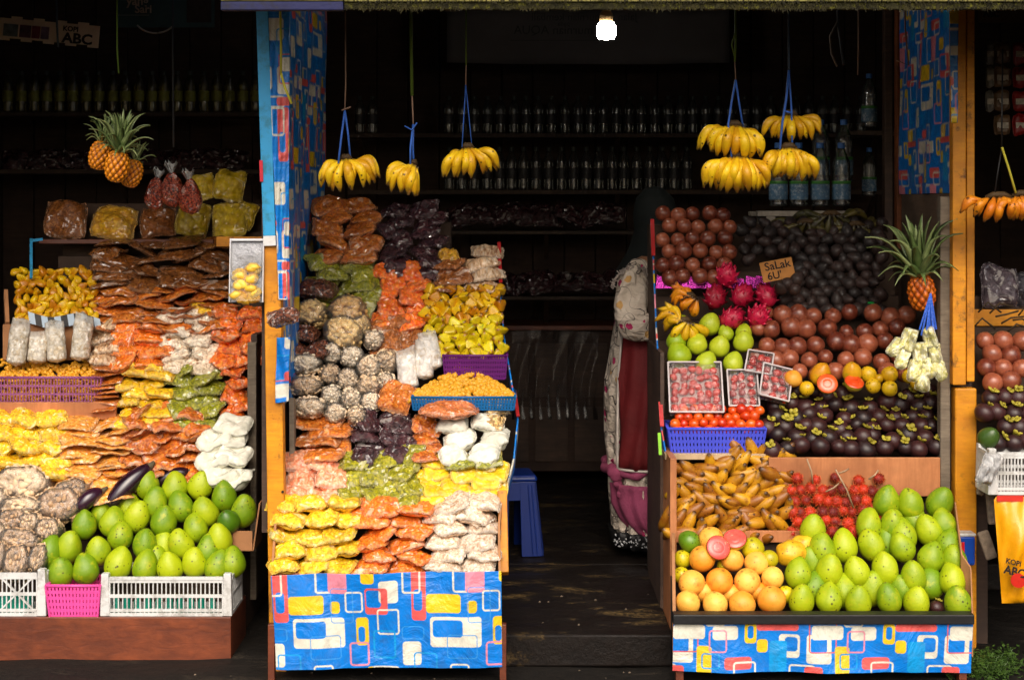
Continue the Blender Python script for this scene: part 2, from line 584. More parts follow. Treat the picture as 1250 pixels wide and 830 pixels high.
def packet_mesh(seed, mat, Lx=0.14, W=0.11, T=0.05, lump=0.22, bend=0.15, square=3.0, n=(30, 22), rimw=0.16, name='packet', gather=0.0, crump=0.5):
    """a sealed pillow bag: long axis X, width Y, thickness Z"""
    g = np.random.default_rng(seed)
    nu, nv = n
    u, v = np.meshgrid(np.sin(np.linspace(-1, 1, nu) * 1.45) / math.sin(1.45), np.sin(np.linspace(-1, 1, nv) * 1.45) / math.sin(1.45))
    w1, w2, w3 = Wob(seed * 3 + 1, 7, 2.6), Wob(seed * 3 + 2, 7, 6.0), Wob(seed * 3 + 3, 6, 1.6)
    q = np.stack([u * 1.2, v, u * 0 + 3], -1)
    x = u * Lx / 2 * (1 - 0.10 * np.abs(v) ** 3) * (1 + 0.07 * w3(q))
    y = v * W / 2 * (1 - (0.10 + gather) * np.abs(u) ** 3) * (1 + 0.09 * w3(q + 9))
    au, av = np.clip(np.abs(u) / (1 - rimw * 0.6), 0, 1), np.clip(np.abs(v) / (1 - rimw * 0.35), 0, 1)
    h = ((1 - au ** square) * (1 - av ** square)) ** 0.55
    zt = h * T / 2 * (1 + lump * w1(q) + lump * 0.45 * w2(q))
    zb = -h * T / 2 * (1 + lump * w1(q + 5) + lump * 0.45 * w2(q + 5))
    ridge = np.abs(Wob(seed * 3 + 7, 5, 5.0)(q)) - 0.5
    fan = np.sin(v * 14 + seed) * np.clip(np.abs(u) - 0.45, 0, 1) + np.sin(u * 17 + seed) * np.clip(np.abs(v) - 0.5, 0, 1) * 0.7
    zt = zt - crump * (T * 0.13 * ridge * (0.25 + h) - T * 0.11 * fan)
    zb = zb + crump * T * 0.11 * fan
    warp = (bend * T * (w3(q * 0.8) + 0.5 * u * u * g.choice([-1, 1]))) + 0.05 * T * w2(q * 1.6) * (1 - h)
    top = np.stack([x, y, zt + warp], -1)
    bot = np.stack([x, y, zb + warp], -1)
    e = np.maximum(np.abs(u), np.abs(v) ** 1.3)
    rim = np.clip((e - (1 - rimw * 1.6)) / (rimw * 1.2), 0, 1)
    return grid_mesh(name, top, bot, rim, mat)

def ball_mesh(seed, mat, rx, ry, rz, n=(20, 14), fun=None, lump=0.03, name='fruit', wk=2.0, stem_at=0.965):
    """closed round body; fun(theta 0..1 bottom to top, phi) scales the radius"""
    nu, nv = n
    th = np.linspace(0, math.pi, nv + 1)[1:-1]
    ph = np.arange(nu) * 2 * math.pi / nu
    PH, TH = np.meshgrid(ph, th)
    d = np.stack([np.sin(TH) * np.cos(PH), np.sin(TH) * np.sin(PH), -np.cos(TH)], -1)
    d = np.concatenate([[[0, 0, -1.0]], d.reshape(-1, 3), [[0, 0, 1.0]]])
    tt = np.concatenate([[0], (TH / math.pi).reshape(-1), [1]])
    pp = np.concatenate([[0], PH.reshape(-1), [0]])
    k = 1 + lump * Wob(seed, 6, wk)(d)
    sx, sz = (fun(tt, pp) if fun else (1.0, 1.0))
    V = d * np.array([rx, ry, rz]) * k[:, None]
    V[:, 0] *= sx
    V[:, 1] *= sx
    V[:, 2] *= sz
    f = []
    for k_ in range(nu):
        k2 = (k_ + 1) % nu
        f.append((0, 1 + k2, 1 + k_))
        for j in range(nv - 2):
            a = 1 + j * nu
            f.append((a + k_, a + k2, a + nu + k2, a + nu + k_))
        a = 1 + (nv - 2) * nu
        f.append((a + k_, a + k2, len(V) - 1))
    m = bpy.data.meshes.new(name)
    m.from_pydata(V.tolist(), [], f)
    m.polygons.foreach_set('use_smooth', [True] * len(m.polygons))
    at = m.attributes.new('stem', 'FLOAT', 'POINT')
    at.data.foreach_set('value', (tt > stem_at).astype(np.float32))
    at = m.attributes.new('rim', 'FLOAT', 'POINT')
    at.data.foreach_set('value', np.zeros(len(V), np.float32))
    m.materials.append(mat)
    return m

def tetra_mesh(seed, mat, r, name='parcel'):
    m = ball_mesh(seed, mat, 1, 1, 1, (16, 12), None, 0.0, name)
    n = np.array([(1, 1, 1), (1, -1, -1), (-1, 1, -1), (-1, -1, 1)]) / 3 ** .5
    co = np.zeros(len(m.vertices) * 3)
    m.vertices.foreach_get('co', co)
    d = co.reshape(-1, 3)
    d = d / np.linalg.norm(d, axis=1)[:, None]
    s_ = (np.clip(d @ n.T, 0, 1) ** 7).sum(1) ** (-1 / 7)
    s_ = np.minimum(s_, 2.1) * (1 + .05 * Wob(seed, 6, 2.5)(d))
    m.vertices.foreach_set('co', (d * s_[:, None] * r).reshape(-1))
    m.update()
    at = m.attributes['stem']
    at.data.foreach_set('value', (s_ > 1.9).astype(np.float32))
    return m

def nutbag_mesh(seed, mat, r=0.045, ln=0.10, flat=1.0, name='nut_bag'):
    """a tight round bag whose gathered end faces -Y; long axis Y"""
    nu, nv = 30, 22
    th = np.linspace(0, math.pi, nv + 1)
    ph = np.arange(nu) * 2 * math.pi / nu
    g = np.random.default_rng(seed)
    w, w2 = Wob(seed, 8, 2.2), Wob(seed + 50, 8, 5.5)
    V, A = [], []
    for i, t_ in enumerate(th):
        c, s_ = math.cos(t_), math.sin(t_)
        sy = -np.sign(c) * abs(c) ** 0.65
        rr = abs(s_) ** 0.62
        for p_ in ph:
            d = np.array([math.cos(p_) * rr, sy, math.sin(p_) * rr])
            k = 1 + 0.06 * w(d) + 0.045 * w2(d)
            fold = 0.05 * math.sin(p_ * 9 + seed) * (1 if c > 0 else 0) * max(0, c) * rr
            V.append((d[0] * r * k, d[1] * ln / 2 * k + (0.22 * ln * max(0, c - 0.9) if c > 0 else 0) + fold * r, d[2] * r * k * flat))
            A.append(max(0.0, (c - 0.62) / 0.38) if c > 0 else 0.0)
    f = []
    for i in range(nv):
        for k in range(nu):
            k2 = (k + 1) % nu
            f.append((i * nu + k, (i + 1) * nu + k, (i + 1) * nu + k2, i * nu + k2))
    m = bpy.data.meshes.new(name)
    m.from_pydata(V, [], f)
    m.polygons.foreach_set('use_smooth', [True] * len(m.polygons))
    at = m.attributes.new('rim', 'FLOAT', 'POINT')
    at.data.foreach_set('value', np.array(A, np.float32))
    m.materials.append(mat)
    return m

def nut_contents(seed, mat, r=0.045, ln=0.10, flat=1.0, nut=0.0098, n=170, name='nut_bag'):
    """the nuts that fill a tight bag: small kernels packed over the bag's shape, with a solid heart"""
    g = np.random.default_rng(seed)
    base, bf = [], []
    for i in range(4):
        for k in range(6):
            th, ph = math.pi * (i + 0.5) / 4, 2 * math.pi * k / 6
            base.append((math.sin(th) * math.cos(ph) * .78, math.sin(th) * math.sin(ph) * .78, math.cos(th) * 1.25))
    base = np.array(base)
    bf = [(i * 6 + k, (i + 1) * 6 + k, (i + 1) * 6 + (k + 1) % 6, i * 6 + (k + 1) % 6) for i in range(3) for k in range(6)] + [tuple(range(6)), tuple(18 + k for k in range(6))[::-1]]
    w = Wob(seed, 8, 2.2)
    V, Fc = [], []
    for i in range(n):
        z = 1 - 2 * (i + .5) / n
        ph = i * 2.39996 + g.normal() * .2
        s_ = math.sqrt(1 - z * z)
        d = np.array([s_ * math.cos(ph), z, s_ * math.sin(ph)])
        q = np.array([np.sign(d[0]) * abs(d[0]) ** .8, np.sign(d[1]) * abs(d[1]) ** .7, np.sign(d[2]) * abs(d[2]) ** .8]) * (1 + .05 * w(d))
        p_ = q * np.array([r - nut * .7, ln / 2 - nut * .7, (r - nut * .5) * flat]) * (1 + g.normal() * .02)
        rot = np.array(Euler((g.random() * 6, g.random() * 6, g.random() * 6)).to_matrix())
        k0 = len(V)
        V += (base * nut * g.uniform(.85, 1.15) @ rot.T + p_).tolist()
        Fc += [tuple(a + k0 for a in f) for f in bf]
    m = MB().add(V, Fc)
    m.lathe([(max(.0005, (r * .84) * math.sin(a)), -(r * .84) * flat * math.cos(a)) for a in np.linspace(.03, math.pi - .03, 9)], 14)
    return m.mesh(name, mat, True)

def tube_bag_mesh(seed, mat, r=0.035, h=0.15, name='tall_bag'):
    """upright soft bag, closed and creased at the top; base at z = 0"""
    nu, nv = 26, 24
    w, w2 = Wob(seed, 7, 2.5), Wob(seed + 9, 7, 6)
    V, A = [], []
    for i in range(nv + 1):
        t_ = i / nv
        k0 = min(1.0, (t_ / 0.08) ** 0.5) if t_ < 0.08 else (1.0 if t_ < 0.72 else 1.0 - 0.15 * (t_ - 0.72) / 0.28)
        fl = 1.0 if t_ < 0.6 else 1.0 - 0.8 * ((t_ - 0.6) / 0.4) ** 1.3
        for k in range(nu):
            p_ = 2 * math.pi * k / nu
            d = np.array([math.cos(p_), math.sin(p_), t_ * 3])
            kk = k0 * (1 + 0.035 * w(d) + 0.018 * w2(d))
            V.append((d[0] * r * kk * (1 + 0.15 * (1 - fl)), d[1] * r * kk * fl, h * t_ * (1 + 0.04 * w(np.array([d[0], 0, 0])) * t_)))
            A.append(max(0.0, (t_ - 0.68) / 0.2))
    f = []
    for i in range(nv):
        for k in range(nu):
            k2 = (k + 1) % nu
            f.append((i * nu + k, i * nu + k2, (i + 1) * nu + k2, (i + 1) * nu + k))
    f.append(tuple(range(nu))[::-1])
    f.append(tuple(nv * nu + k for k in range(nu)))
    m = bpy.data.meshes.new(name)
    m.from_pydata(V, [], f)
    m.polygons.foreach_set('use_smooth', [True] * len(m.polygons))
    at = m.attributes.new('rim', 'FLOAT', 'POINT')
    at.data.foreach_set('value', np.clip(np.array(A), 0, 1).astype(np.float32))
    m.materials.append(mat)
    return m

def banana_mesh(seed, mat, ln=0.13, r=0.017, curve=0.035, name='banana', stub=False):
    """one banana from the stalk at the origin down -Z, bellied towards -Y"""
    nu, nv = 9, 13
    V, A = [], []
    for i in range(nv):
        t_ = i / (nv - 1)
        prof = [0.36, 0.42, 0.62, 0.84, 0.96, 1.0, 1.0, 0.99, 0.95, 0.86, 0.68, 0.38, 0.24][i]
        if stub:
            prof = [0.3, 0.55, 0.8, 0.93, 1, 1, 1, 1, 0.97, 0.9, 0.75, 0.5, 0.26][i]
        cy = -curve * math.sin(math.pi * min(1, t_ * 1.02)) * (1 if not stub else 0.6)
        for k in range(nu):
            p_ = 2 * math.pi * k / nu
            a = 1 + (0.07 if not stub else 0.05) * math.cos(5 * p_)
            V.append((r * prof * a * math.cos(p_), cy + r * prof * a * math.sin(p_), -ln * t_))
            A.append(1.0 if (i in (0, nv - 1)) else (0.5 if i == nv - 2 else 0.0))
    f = []
    for i in range(nv - 1):
        for k in range(nu):
            k2 = (k + 1) % nu
            f.append((i * nu + k, (i + 1) * nu + k, (i + 1) * nu + k2, i * nu + k2))
    f.append(tuple(range(nu)))
    f.append(tuple((nv - 1) * nu + k for k in range(nu))[::-1])
    m = bpy.data.meshes.new(name)
    m.from_pydata(V, [], f)
    m.polygons.foreach_set('use_smooth', [True] * len(m.polygons))
    at = m.attributes.new('stem', 'FLOAT', 'POINT')
    at.data.foreach_set('value', np.array(A, np.float32))
    m.materials.append(mat)
    return m

def bottle_mesh(mat, r=0.033, h=0.22, name='bottle', ribs=True):
    pr = [(r * 0.9, 0), (r, 0.006)]
    n = 9
    for i in range(n):
        z = 0.012 + (h * 0.55) * i / n
        pr += [(r, z), (r * (0.95 if ribs else 1.0), z + h * 0.03)]
    pr += [(r, h * 0.62), (r * 0.92, h * 0.70), (r * 0.62, h * 0.80), (r * 0.40, h * 0.86), (r * 0.38, h * 0.90)]
    return MB().lathe(pr, 14).mesh(name, mat, True)
def cap_mesh(mat, r=0.013, h=0.02, name='cap'):
    return MB().lathe([(r, 0), (r, h * 0.9), (r * 0.9, h)], 12).mesh(name, mat, False)

def text_mesh(name, body, size, mat, loc, rot, parent=None, depth=0.0008, align='CENTER', sx=1.0, bold=0.0):
    cu = bpy.data.curves.new(name, 'FONT')
    cu.body = body
    cu.size = size
    cu.align_x = align
    cu.align_y = 'CENTER'
    cu.extrude = depth
    cu.offset = bold
    cu.resolution_u = 3
    tmp = bpy.data.objects.new(name, cu)
    COL.objects.link(tmp)
    dg = bpy.context.evaluated_depsgraph_get()
    me = bpy.data.meshes.new_from_object(tmp.evaluated_get(dg))
    bpy.data.objects.remove(tmp)
    me.materials.clear()
    me.materials.append(mat)
    return place(name, me, loc, rot, (sx, 1, 1), parent)

def lin(table):
    ys = [a for a, b in table]
    Ys = [b for a, b in table]
    def f(py):
        if py >= ys[0]:
            return Ys[0]
        for i in range(len(ys) - 1):
            if ys[i] >= py >= ys[i + 1]:
                k = (ys[i] - py) / (ys[i] - ys[i + 1])
                return Ys[i] + (Ys[i + 1] - Ys[i]) * k
        return Ys[-1]
    return f
PROF_L = lin([(738, .34), (700, .37), (600, .62), (580, .68), (505, .82), (490, .87), (445, .94), (385, 1.05), (330, 1.2), (290, 1.3), (205, 1.5)])
PROF_C = lin([(700, .05), (612, .20), (606, .26), (552, .38), (548, .42), (500, .52), (490, .58), (370, .86), (310, 1.02), (245, 1.25)])
PROF_R = lin([(750, .05), (600, .40), (590, .45), (555, .5), (500, .62), (465, .68), (380, .86), (330, .98), (255, 1.15)])
PROF_F = lin([(560, .30), (480, .42), (380, .62), (330, .72)])

def stand_body(name, prof, rows, x0, x1, mat, parent, dy=0.07, dz=-0.035, zb=0.0):
    """stepped support under a display, from its front edge to its back, closed down to the ground"""
    pts = []
    for py in rows:
        Y = prof(py)
        pts.append((Y + dy, P(0, py, Y).z + dz))
    yb = pts[-1][0] + 0.12
    st = []
    for i, (y, z) in enumerate(pts):
        y2 = pts[i + 1][0] if i + 1 < len(pts) else yb
        st += [(y, z), (y2, z)]
    poly = [(st[0][0], zb)] + st + [(yb, zb)]
    n = len(poly)
    V = [(x0, y, z) for y, z in poly] + [(x1, y, z) for y, z in poly]
    m = MB()
    for i in range(n - 1):
        m.add([V[i], V[i + n], V[i + 1 + n], V[i + 1]], [(0, 1, 2, 3)])
    m.add(V[:n], [tuple(range(n))])
    m.add(V[n:], [tuple(range(n))[::-1]])
    m.add([V[0], V[n - 1], V[2 * n - 1], V[n]], [(0, 1, 2, 3)])
    return m.build(name, mat, parent)

# ------------------------------------------------------------------ common materials
mt_dark = m_wood('dark timber', S(64, 46, 36), S(92, 68, 52), (2, 2, 20))
mt_wall = m_wood('back wall boards', S(58, 41, 33), S(80, 58, 46), (1, 1, 14), 0.8)
mt_stand = m_plain('stand boards', S(70, 52, 40), 0.8, 0.4, 7)
mt_orange = m_wood('orange painted post', S(214, 132, 4), S(236, 160, 10), (3, 3, 20), 0.6, 0.1, S(96, 58, 16))
mt_ply = m_wood('orange plywood', S(176, 108, 62), S(204, 134, 84), (14, 2, 2), 0.6)
mt_redwood = m_wood('red brown plank', S(96, 42, 22), S(138, 68, 34), (4, 6, 14), 0.5, 0.2)
mt_grey = m_wood('weathered grey board', S(104, 92, 78), S(140, 126, 108), (4, 4, 30), 0.85)
mt_card = m_plain('cardboard', S(168, 118, 78), 0.85, 0.2, 12)
mt_print = m_print('printed oilcloth')
mt_black = m_plain('black rubber edging', S(24, 23, 24), 0.5, 0.3)
mt_white = m_plain('white crate plastic', S(214, 214, 212), 0.4, 0.08, 8, 0.06, dirt=S(150, 146, 138))
mt_cyan = m_plain('sky blue paint', S(40, 150, 205), 0.5, 0.15, 5, 0.1, dirt=S(30, 95, 90))

# ================================================================== the setting
def m_ground(name, c1, c2, c3, patch_scale=2.2, wet=0.5):
    m, t, b = nt(name)
    co, _ = coords(t, False)
    f = noise(t, co, 26.0, 8, 0.7)
    col = ramp(t, f, [(0.3, c1), (0.7, c2)])
    mp = t.nodes.new('ShaderNodeMapping')
    mp.inputs['Scale'].default_value = (1.0, 2.4, 1.0)
    L(t, co, mp.inputs[0])
    g = noise(t, mp.outputs[0], patch_scale, 7, 0.68, 0.4)
    g2 = noise(t, co, 55.0, 4, 0.7)
    msk = math_(t, 'MULTIPLY', ramp(t, g, [(0.55, (0, 0, 0)), (0.66, (1, 1, 1))]), ramp(t, g2, [(0.38, (0, 0, 0)), (0.6, (1, 1, 1))]))
    col = mixc(t, msk, col, c3)
    L(t, col, b.inputs['Base Color'])
    L(t, ramp(t, g, [(0.3, (wet, wet, wet)), (0.7, (0.9, 0.9, 0.9))]), b.inputs['Roughness'])
    b.inputs['Specular IOR Level'].default_value = 0.22
    L(t, bump(t, f, 0.6, 0.012), b.inputs['Normal'])
    return m
mt_street = m_ground('street asphalt', S(18, 16, 14), S(32, 28, 24), S(58, 50, 40))
mt_floor = m_ground('earth floor', S(15, 11, 9), S(27, 20, 16), S(112, 90, 52), 2.6, 0.34)

g = MB()
nx, ny = 60, 60
xs = np.concatenate([np.linspace(-120, -3, 12), np.linspace(-2.8, 2.8, 57), np.linspace(3, 120, 12)])
ys = np.concatenate([np.linspace(-120, -3, 12), np.linspace(-2.8, 4.2, 60), np.linspace(5, 120, 12)])
gw = Wob(3, 8, 3.0)
gv = [(x, y, 0.006 * float(gw((x, y, 0))) if (abs(x) < 2.7 and -2.7 < y < 4.1) else 0.0) for y in ys for x in xs]
gf = [(j * len(xs) + i, j * len(xs) + i + 1, (j + 1) * len(xs) + i + 1, (j + 1) * len(xs) + i) for j in range(len(ys) - 1) for i in range(len(xs) - 1)]
g.add(gv, gf)
structure(g.build('ground', mt_street, None, True))
fl = MB()
fl.box(-0.075, 0.60, 0.21, 1.35, 0.0, 0.12)
fl.box(-3.0, 3.2, 1.352, 4.0, 0.0, 0.121)
structure(fl.build('floor', mt_floor, None, False, 0.008))

bld = empty('market_building', (0, 4.0, 0))
tag(bld, 'dark timber market building with low mossy roof edge above the stalls', 'building')
bld_inv = Matrix.Translation((0, -4.0, 0))
def bpart(o):
    o.parent = bld
    o.matrix_parent_inverse = bld_inv
    return o
for i in range(34):                      # vertical boards of the back wall
    x = -3.1 + i * 0.19
    bpart(MB().box(x, x + 0.184, 3.9 + 0.006 * (i % 3), 3.94 + 0.006 * (i % 3), 0.1, 3.75).build('wall_board', mt_wall, None, False, 0.003))
bpart(MB().box(-3.14, 3.34, 3.965, 3.99, 0.0, 3.8).build('added_backing', mt_wall))  # unseen backing, added to keep sky light out of the board gaps
bpart(MB().box(-3.14, -3.1, -0.3, 3.95, 0, 3.7).build('added_side_wall', mt_wall))  # unseen walls on both sides, added to block light from the sides
bpart(MB().box(3.3, 3.34, -0.3, 3.95, 0, 3.7).build('added_side_wall', mt_wall))
mt_roof = m_plain('rusty roof sheet', S(86, 66, 52), 0.7, 0.4, 4, 0.2)
def roof(x0, x1, z0, name):
    m = MB()
    n = int((x1 - x0) / 0.038)
    for i in range(n + 1):
        x = x0 + (x1 - x0) * i / n
        dz = 0.009 * (1 if i % 2 else -1)
        m.v += [(x, -0.42, z0 + dz), (x, 4.1, z0 + dz + 0.26 * 4.52)]
    for i in range(n):
        m.f.append((2 * i, 2 * i + 2, 2 * i + 3, 2 * i + 1))
    o = m.build(name, mt_roof)
    s_ = o.modifiers.new('solid', 'SOLIDIFY')
    s_.thickness = 0.004
    return bpart(o)
xl = P(272, 0, -0.4).x
roof(xl, 3.35, 2.432, 'roof_sheet')
roof(-3.2, xl + 0.06, 2.56, 'roof_sheet')
mt_edge = m_plain('mossy edge with painted skylight', S(140, 132, 74), 0.9, 0.5, 10, 0.5, dirt=S(80, 78, 18))  # moss tone, paled to paint the sky light along the top edge
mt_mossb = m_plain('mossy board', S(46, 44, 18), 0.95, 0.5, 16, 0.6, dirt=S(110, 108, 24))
mt_blue_b = m_plain('blue painted board', S(24, 28, 72), 0.7, 0.4, 9, 0.2, dirt=S(24, 22, 34))
x420 = P(420, 0, -0.42).x
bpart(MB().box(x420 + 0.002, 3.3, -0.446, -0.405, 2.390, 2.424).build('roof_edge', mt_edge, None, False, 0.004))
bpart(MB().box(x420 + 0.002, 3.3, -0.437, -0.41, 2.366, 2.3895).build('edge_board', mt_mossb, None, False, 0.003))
bpart(MB().box(xl - 0.0, x420, -0.443, -0.408, 2.362, 2.392).build('edge_board', mt_blue_b, None, False, 0.004))
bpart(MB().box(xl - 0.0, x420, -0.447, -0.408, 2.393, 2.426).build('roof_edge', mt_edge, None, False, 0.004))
ms = MB()
mr = random.Random(5)
for i in range(5200):
    x = mr.uniform(x420, 3.2)
    top = mr.random() < 0.25
    z = mr.uniform(2.366, 2.396) if not top else mr.uniform(2.392, 2.424)
    y = -0.447 if (top or z > 2.390) else -0.438
    l = mr.uniform(0.004, 0.017) * (0.5 if top else 1) * (0.35 + 0.5 * math.sin(x * 23) ** 2 + 0.5 * math.sin(x * 7.3 + 1) ** 4)
    w = mr.uniform(0.0012, 0.003)
    a = mr.uniform(-0.5, 0.5)
    ms.add([(x - w, y, z), (x + w, y, z), (x + a * l, y - mr.uniform(0.001, 0.006), z - l)], [(0, 2, 1)])
mt_moss = m_plain('moss', S(40, 36, 10), 0.95, 0.8, 30, 0.0)
bpart(stuff(ms.build('moss', mt_moss)))
for x in (-0.2, 0.9, 2.2):
    bpart(MB().bar((x, -0.38, 2.40), (x, 3.9, 2.40 + 0.26 * 4.28), 0.05, 0.07).build('rafter', mt_dark))

# left post with paint, tarpaulin-clad partition
bpart(MB().bar(P(329, 2, 0.17), P(341, 828, 0.17), 0.062, 0.06).build('post', mt_orange, None, False, 0.004))
a, b_ = P(320, 6, 0.128), P(329, 288, 0.128)
bpart(MB().bar(a, b_, 0.045, 0.014, up=(0, 1, 0)).build('painted_plank', mt_cyan, None, False, 0.002))
bpart(MB().bar(P(329.2, 288, 0.128), P(329.6, 300, 0.128), 0.045, 0.0135, up=(0, 1, 0)).build('painted_plank', mt_white))
bpart(MB().bar(P(318.6, 196, 0.118), P(319.4, 222, 0.118), 0.012, 0.004, up=(0, 1, 0)).build('red_tape', m_plain('red tape', S(196, 26, 50), 0.5)))
PX = -0.872
bpart(MB().box(PX - 0.06, PX - 0.034, 0.21, 1.64, 0.5, 2.62).build('partition_board', mt_dark))
wv = Wob(11, 8, 7.0)
def tarp_wob(a, b, w, h):
    return 0.012 * wv(np.stack([a * w * 1.3, b * h * 0.5, a * 0], -1))
bpart(sheet('tarpaulin', (PX, 0.2, 0.95), (PX, 1.64, 0.95), (PX, 0.2, 2.62), (PX, 1.64, 2.62), 0.006, mt_print, None, (200, 75), tarp_wob))
bpart(sheet('tarpaulin', P(340, 366, .125), P(354, 366, .15), P(326, 6, .12), P(353, 6, .16), 0.003, mt_print, None, (20, 320), lambda a, b, w, h: 0.004 * np.sin(a * 3 + b * 5) + 0.002 * wv(np.stack([a, b * 2, a * 0], -1))))
bpart(sheet('tarpaulin', P(336, 492, .125), P(352, 490, .125), P(338, 412, .125), P(354, 412, .125), 0.003, mt_print, None, (110, 350), lambda a, b, w, h: 0.006 * np.sin(a * 5 + b * 7)))
# nail heads and rust on the post
for (px, py) in ((338, 205), (342, 232), (336, 268), (345, 600), (342, 640), (336, 700)):
    p_ = P(px, py, 0.138)
    bpart(MB().tube([p_, p_ - Vector((0, 0.004, 0))], 0.005, 7).build('nail', mt_black))

# right post pair, lower post, partition
bpart(MB().box(P(1163, 0, .42).x, P(1179.4, 0, .42).x, 0.42, 0.47, P(0, 470, .42).z, 2.6).build('post', mt_orange, None, False, 0.004))
bpart(MB().box(P(1180.2, 0, .432).x, P(1190, 0, .432).x, 0.432, 0.48, P(0, 466, .43).z, 2.6).build('post', mt_orange, None, False, 0.004))
bpart(MB().box(P(1166, 0, .43).x, P(1192.5, 0, .43).x, 0.43, 0.49, 0.0, P(0, 474, .43).z).build('post', mt_orange, None, False, 0.006))
bpart(MB().box(P(1166, 0, .45).x, P(1189, 0, .45).x, 0.482, 0.50, P(0, 500, .45).z, P(0, 440, .45).z).build('splice', mt_dark))
QX = 1.712
bpart(MB().box(QX + 0.003, QX + 0.028, 0.50, 1.27, 0.35, 1.764).build('partition_board', m_wood('grey brown partition', S(92, 74, 60), S(120, 100, 82), (2, 2, 12)), None, False, 0.002))
bpart(MB().box(QX + 0.036, QX + 0.06, 0.50, 1.27, 1.768, 2.62).build('partition_board', mt_dark))
bpart(sheet('tarpaulin', (QX, 1.27, 1.765), (QX, 0.48, 1.765), (QX, 1.27, 2.6), (QX, 0.48, 2.6), 0.006, mt_print, None, (330, 560), tarp_wob))
bpart(sheet('tarpaulin', P(1161, 150, .41), P(1169, 150, .408), P(1159, 6, .41), P(1170, 6, .408), 0.004, mt_print, None, (230, 150), lambda a, b, w, h: 0.004 * np.sin(b * 9)))
bpart(MB().box(P(1095, 0, 1.3).x, P(1108, 0, 1.3).x, 1.3, 1.35, 1.5, 2.8).build('door_post', m_wood('brown post', S(120, 62, 26), S(150, 82, 36), (3, 3, 16)), None, False, 0.003))
bpart(MB().box(P(1080, 0, 1.5).x, P(1090, 0, 1.5).x, 1.5, 1.55, 1.2, 2.85).build('door_post', mt_dark, None, False, 0.003))
bpart(MB().box(P(1148, 0, .46).x, P(1160, 0, .46).x, 0.46, 0.51, 0.0, P(0, 240, .46).z).build('stud', mt_grey, None, False, 0.003))

# shelves along the back wall with rows of bottles
mt_shelf = m_wood('dark shelf', S(60, 44, 34), S(84, 64, 48), (12, 2, 2), 0.7)
def shelf(name, label, x0, x1, py, Y, depth=0.3, th=0.025, group='shelves along the back wall'):
    z = P(0, py, Y).z
    t_ = empty(name, ((P(x0, 0, Y).x + P(x1, 0, Y).x) / 2, Y + depth / 2, z))
    xa, xb = P(x0, 0, Y).x - t_.location.x, P(x1, 0, Y).x - t_.location.x
    MB().box(xa, xb, -depth / 2, depth / 2, -th, 0).build('shelf_board', mt_shelf, t_, False, 0.002)
    for x in (xa + 0.06, 0.0, xb - 0.06):
        MB().bar((x, depth / 2 - 0.01, -0.16), (x, -depth / 2 + 0.06, -th), 0.025).build('bracket', mt_dark, t_)
    tag(t_, label, 'shelf', group)
    return z
mt_pet = m_clear('clear bottle', (0.80, 0.82, 0.80, 1), 0.1, 0.12, 14, 0.15, 0.03)
mt_tea = m_clear('yellow drink bottle', (0.62, 0.56, 0.16, 1), 0.1, 0.12, 14, 0.15, 0.05)
mt_cap = m_plain('dark cap', S(60, 66, 60), 0.5)
mt_capb = m_plain('blue cap', S(60, 110, 180), 0.5)
mt_lbl = m_plain('yellow bottle label', S(150, 150, 60), 0.5, 0.3, 30)
mt_lblb = m_plain('dim bottle label', S(60, 58, 60), 0.5, 0.5, 40)
def bottle_row(label, group, xs, py, Y, h, r, m_b, m_l, m_c, cat='bottle'):
    bm_, cm_ = bottle_mesh(m_b, r, h, 'bottle_body'), cap_mesh(m_c, r * 0.42, h * 0.1)
    lm_ = MB().lathe([(r * 1.015, h * 0.26), (r * 1.02, h * 0.27), (r * 1.02, h * 0.5), (r * 1.015, h * 0.51)], 14).mesh('bottle_label', m_l, True)
    for px in xs:
        c = P(px + rnd.uniform(-0.8, 0.8), py, Y)
        t_ = empty('bottle', c, (0, 0, rnd.uniform(0, 6)))
        place('bottle_body', bm_, parent=t_)
        place('wrapper', lm_, parent=t_)
        place('cap', cm_, (0, 0, h * 0.90), parent=t_)
        tag(t_, label, cat, group)
shelf('wall_shelf', 'long dark shelf carrying yellow drink bottles at the left', -40, 318, 137, 3.3)
bottle_row('yellow drink bottle on the shelf behind the pineapples', 'yellow drink bottles on the left shelf', [10 + 15.9 * i for i in range(20)], 137, 3.36, 0.235, 0.031, mt_tea, mt_lbl, mt_cap)
shelf('wall_shelf', 'dark shelf behind the hanging pineapples, below the yellow bottles', -40, 318, 207, 3.3)
shelf('wall_shelf', 'upper dark shelf of clear bottles below the grey banner', 425, 1085, 163, 3.4)
bottle_row('clear water bottle in the upper row below the banner', 'water bottles on the upper back shelf', [548 + 15.7 * i for i in range(33)] + [440, 455], 163, 3.46, 0.215, 0.031, mt_pet, mt_lblb, mt_cap)
shelf('wall_shelf', 'lower dark shelf of clear bottles at the back', 425, 1085, 232, 3.4)
bottle_row('clear water bottle in the lower back row', 'water bottles on the lower back shelf', [548 + 15.3 * i for i in range(20)], 232, 3.46, 0.25, 0.033, mt_pet, mt_lblb, mt_cap)

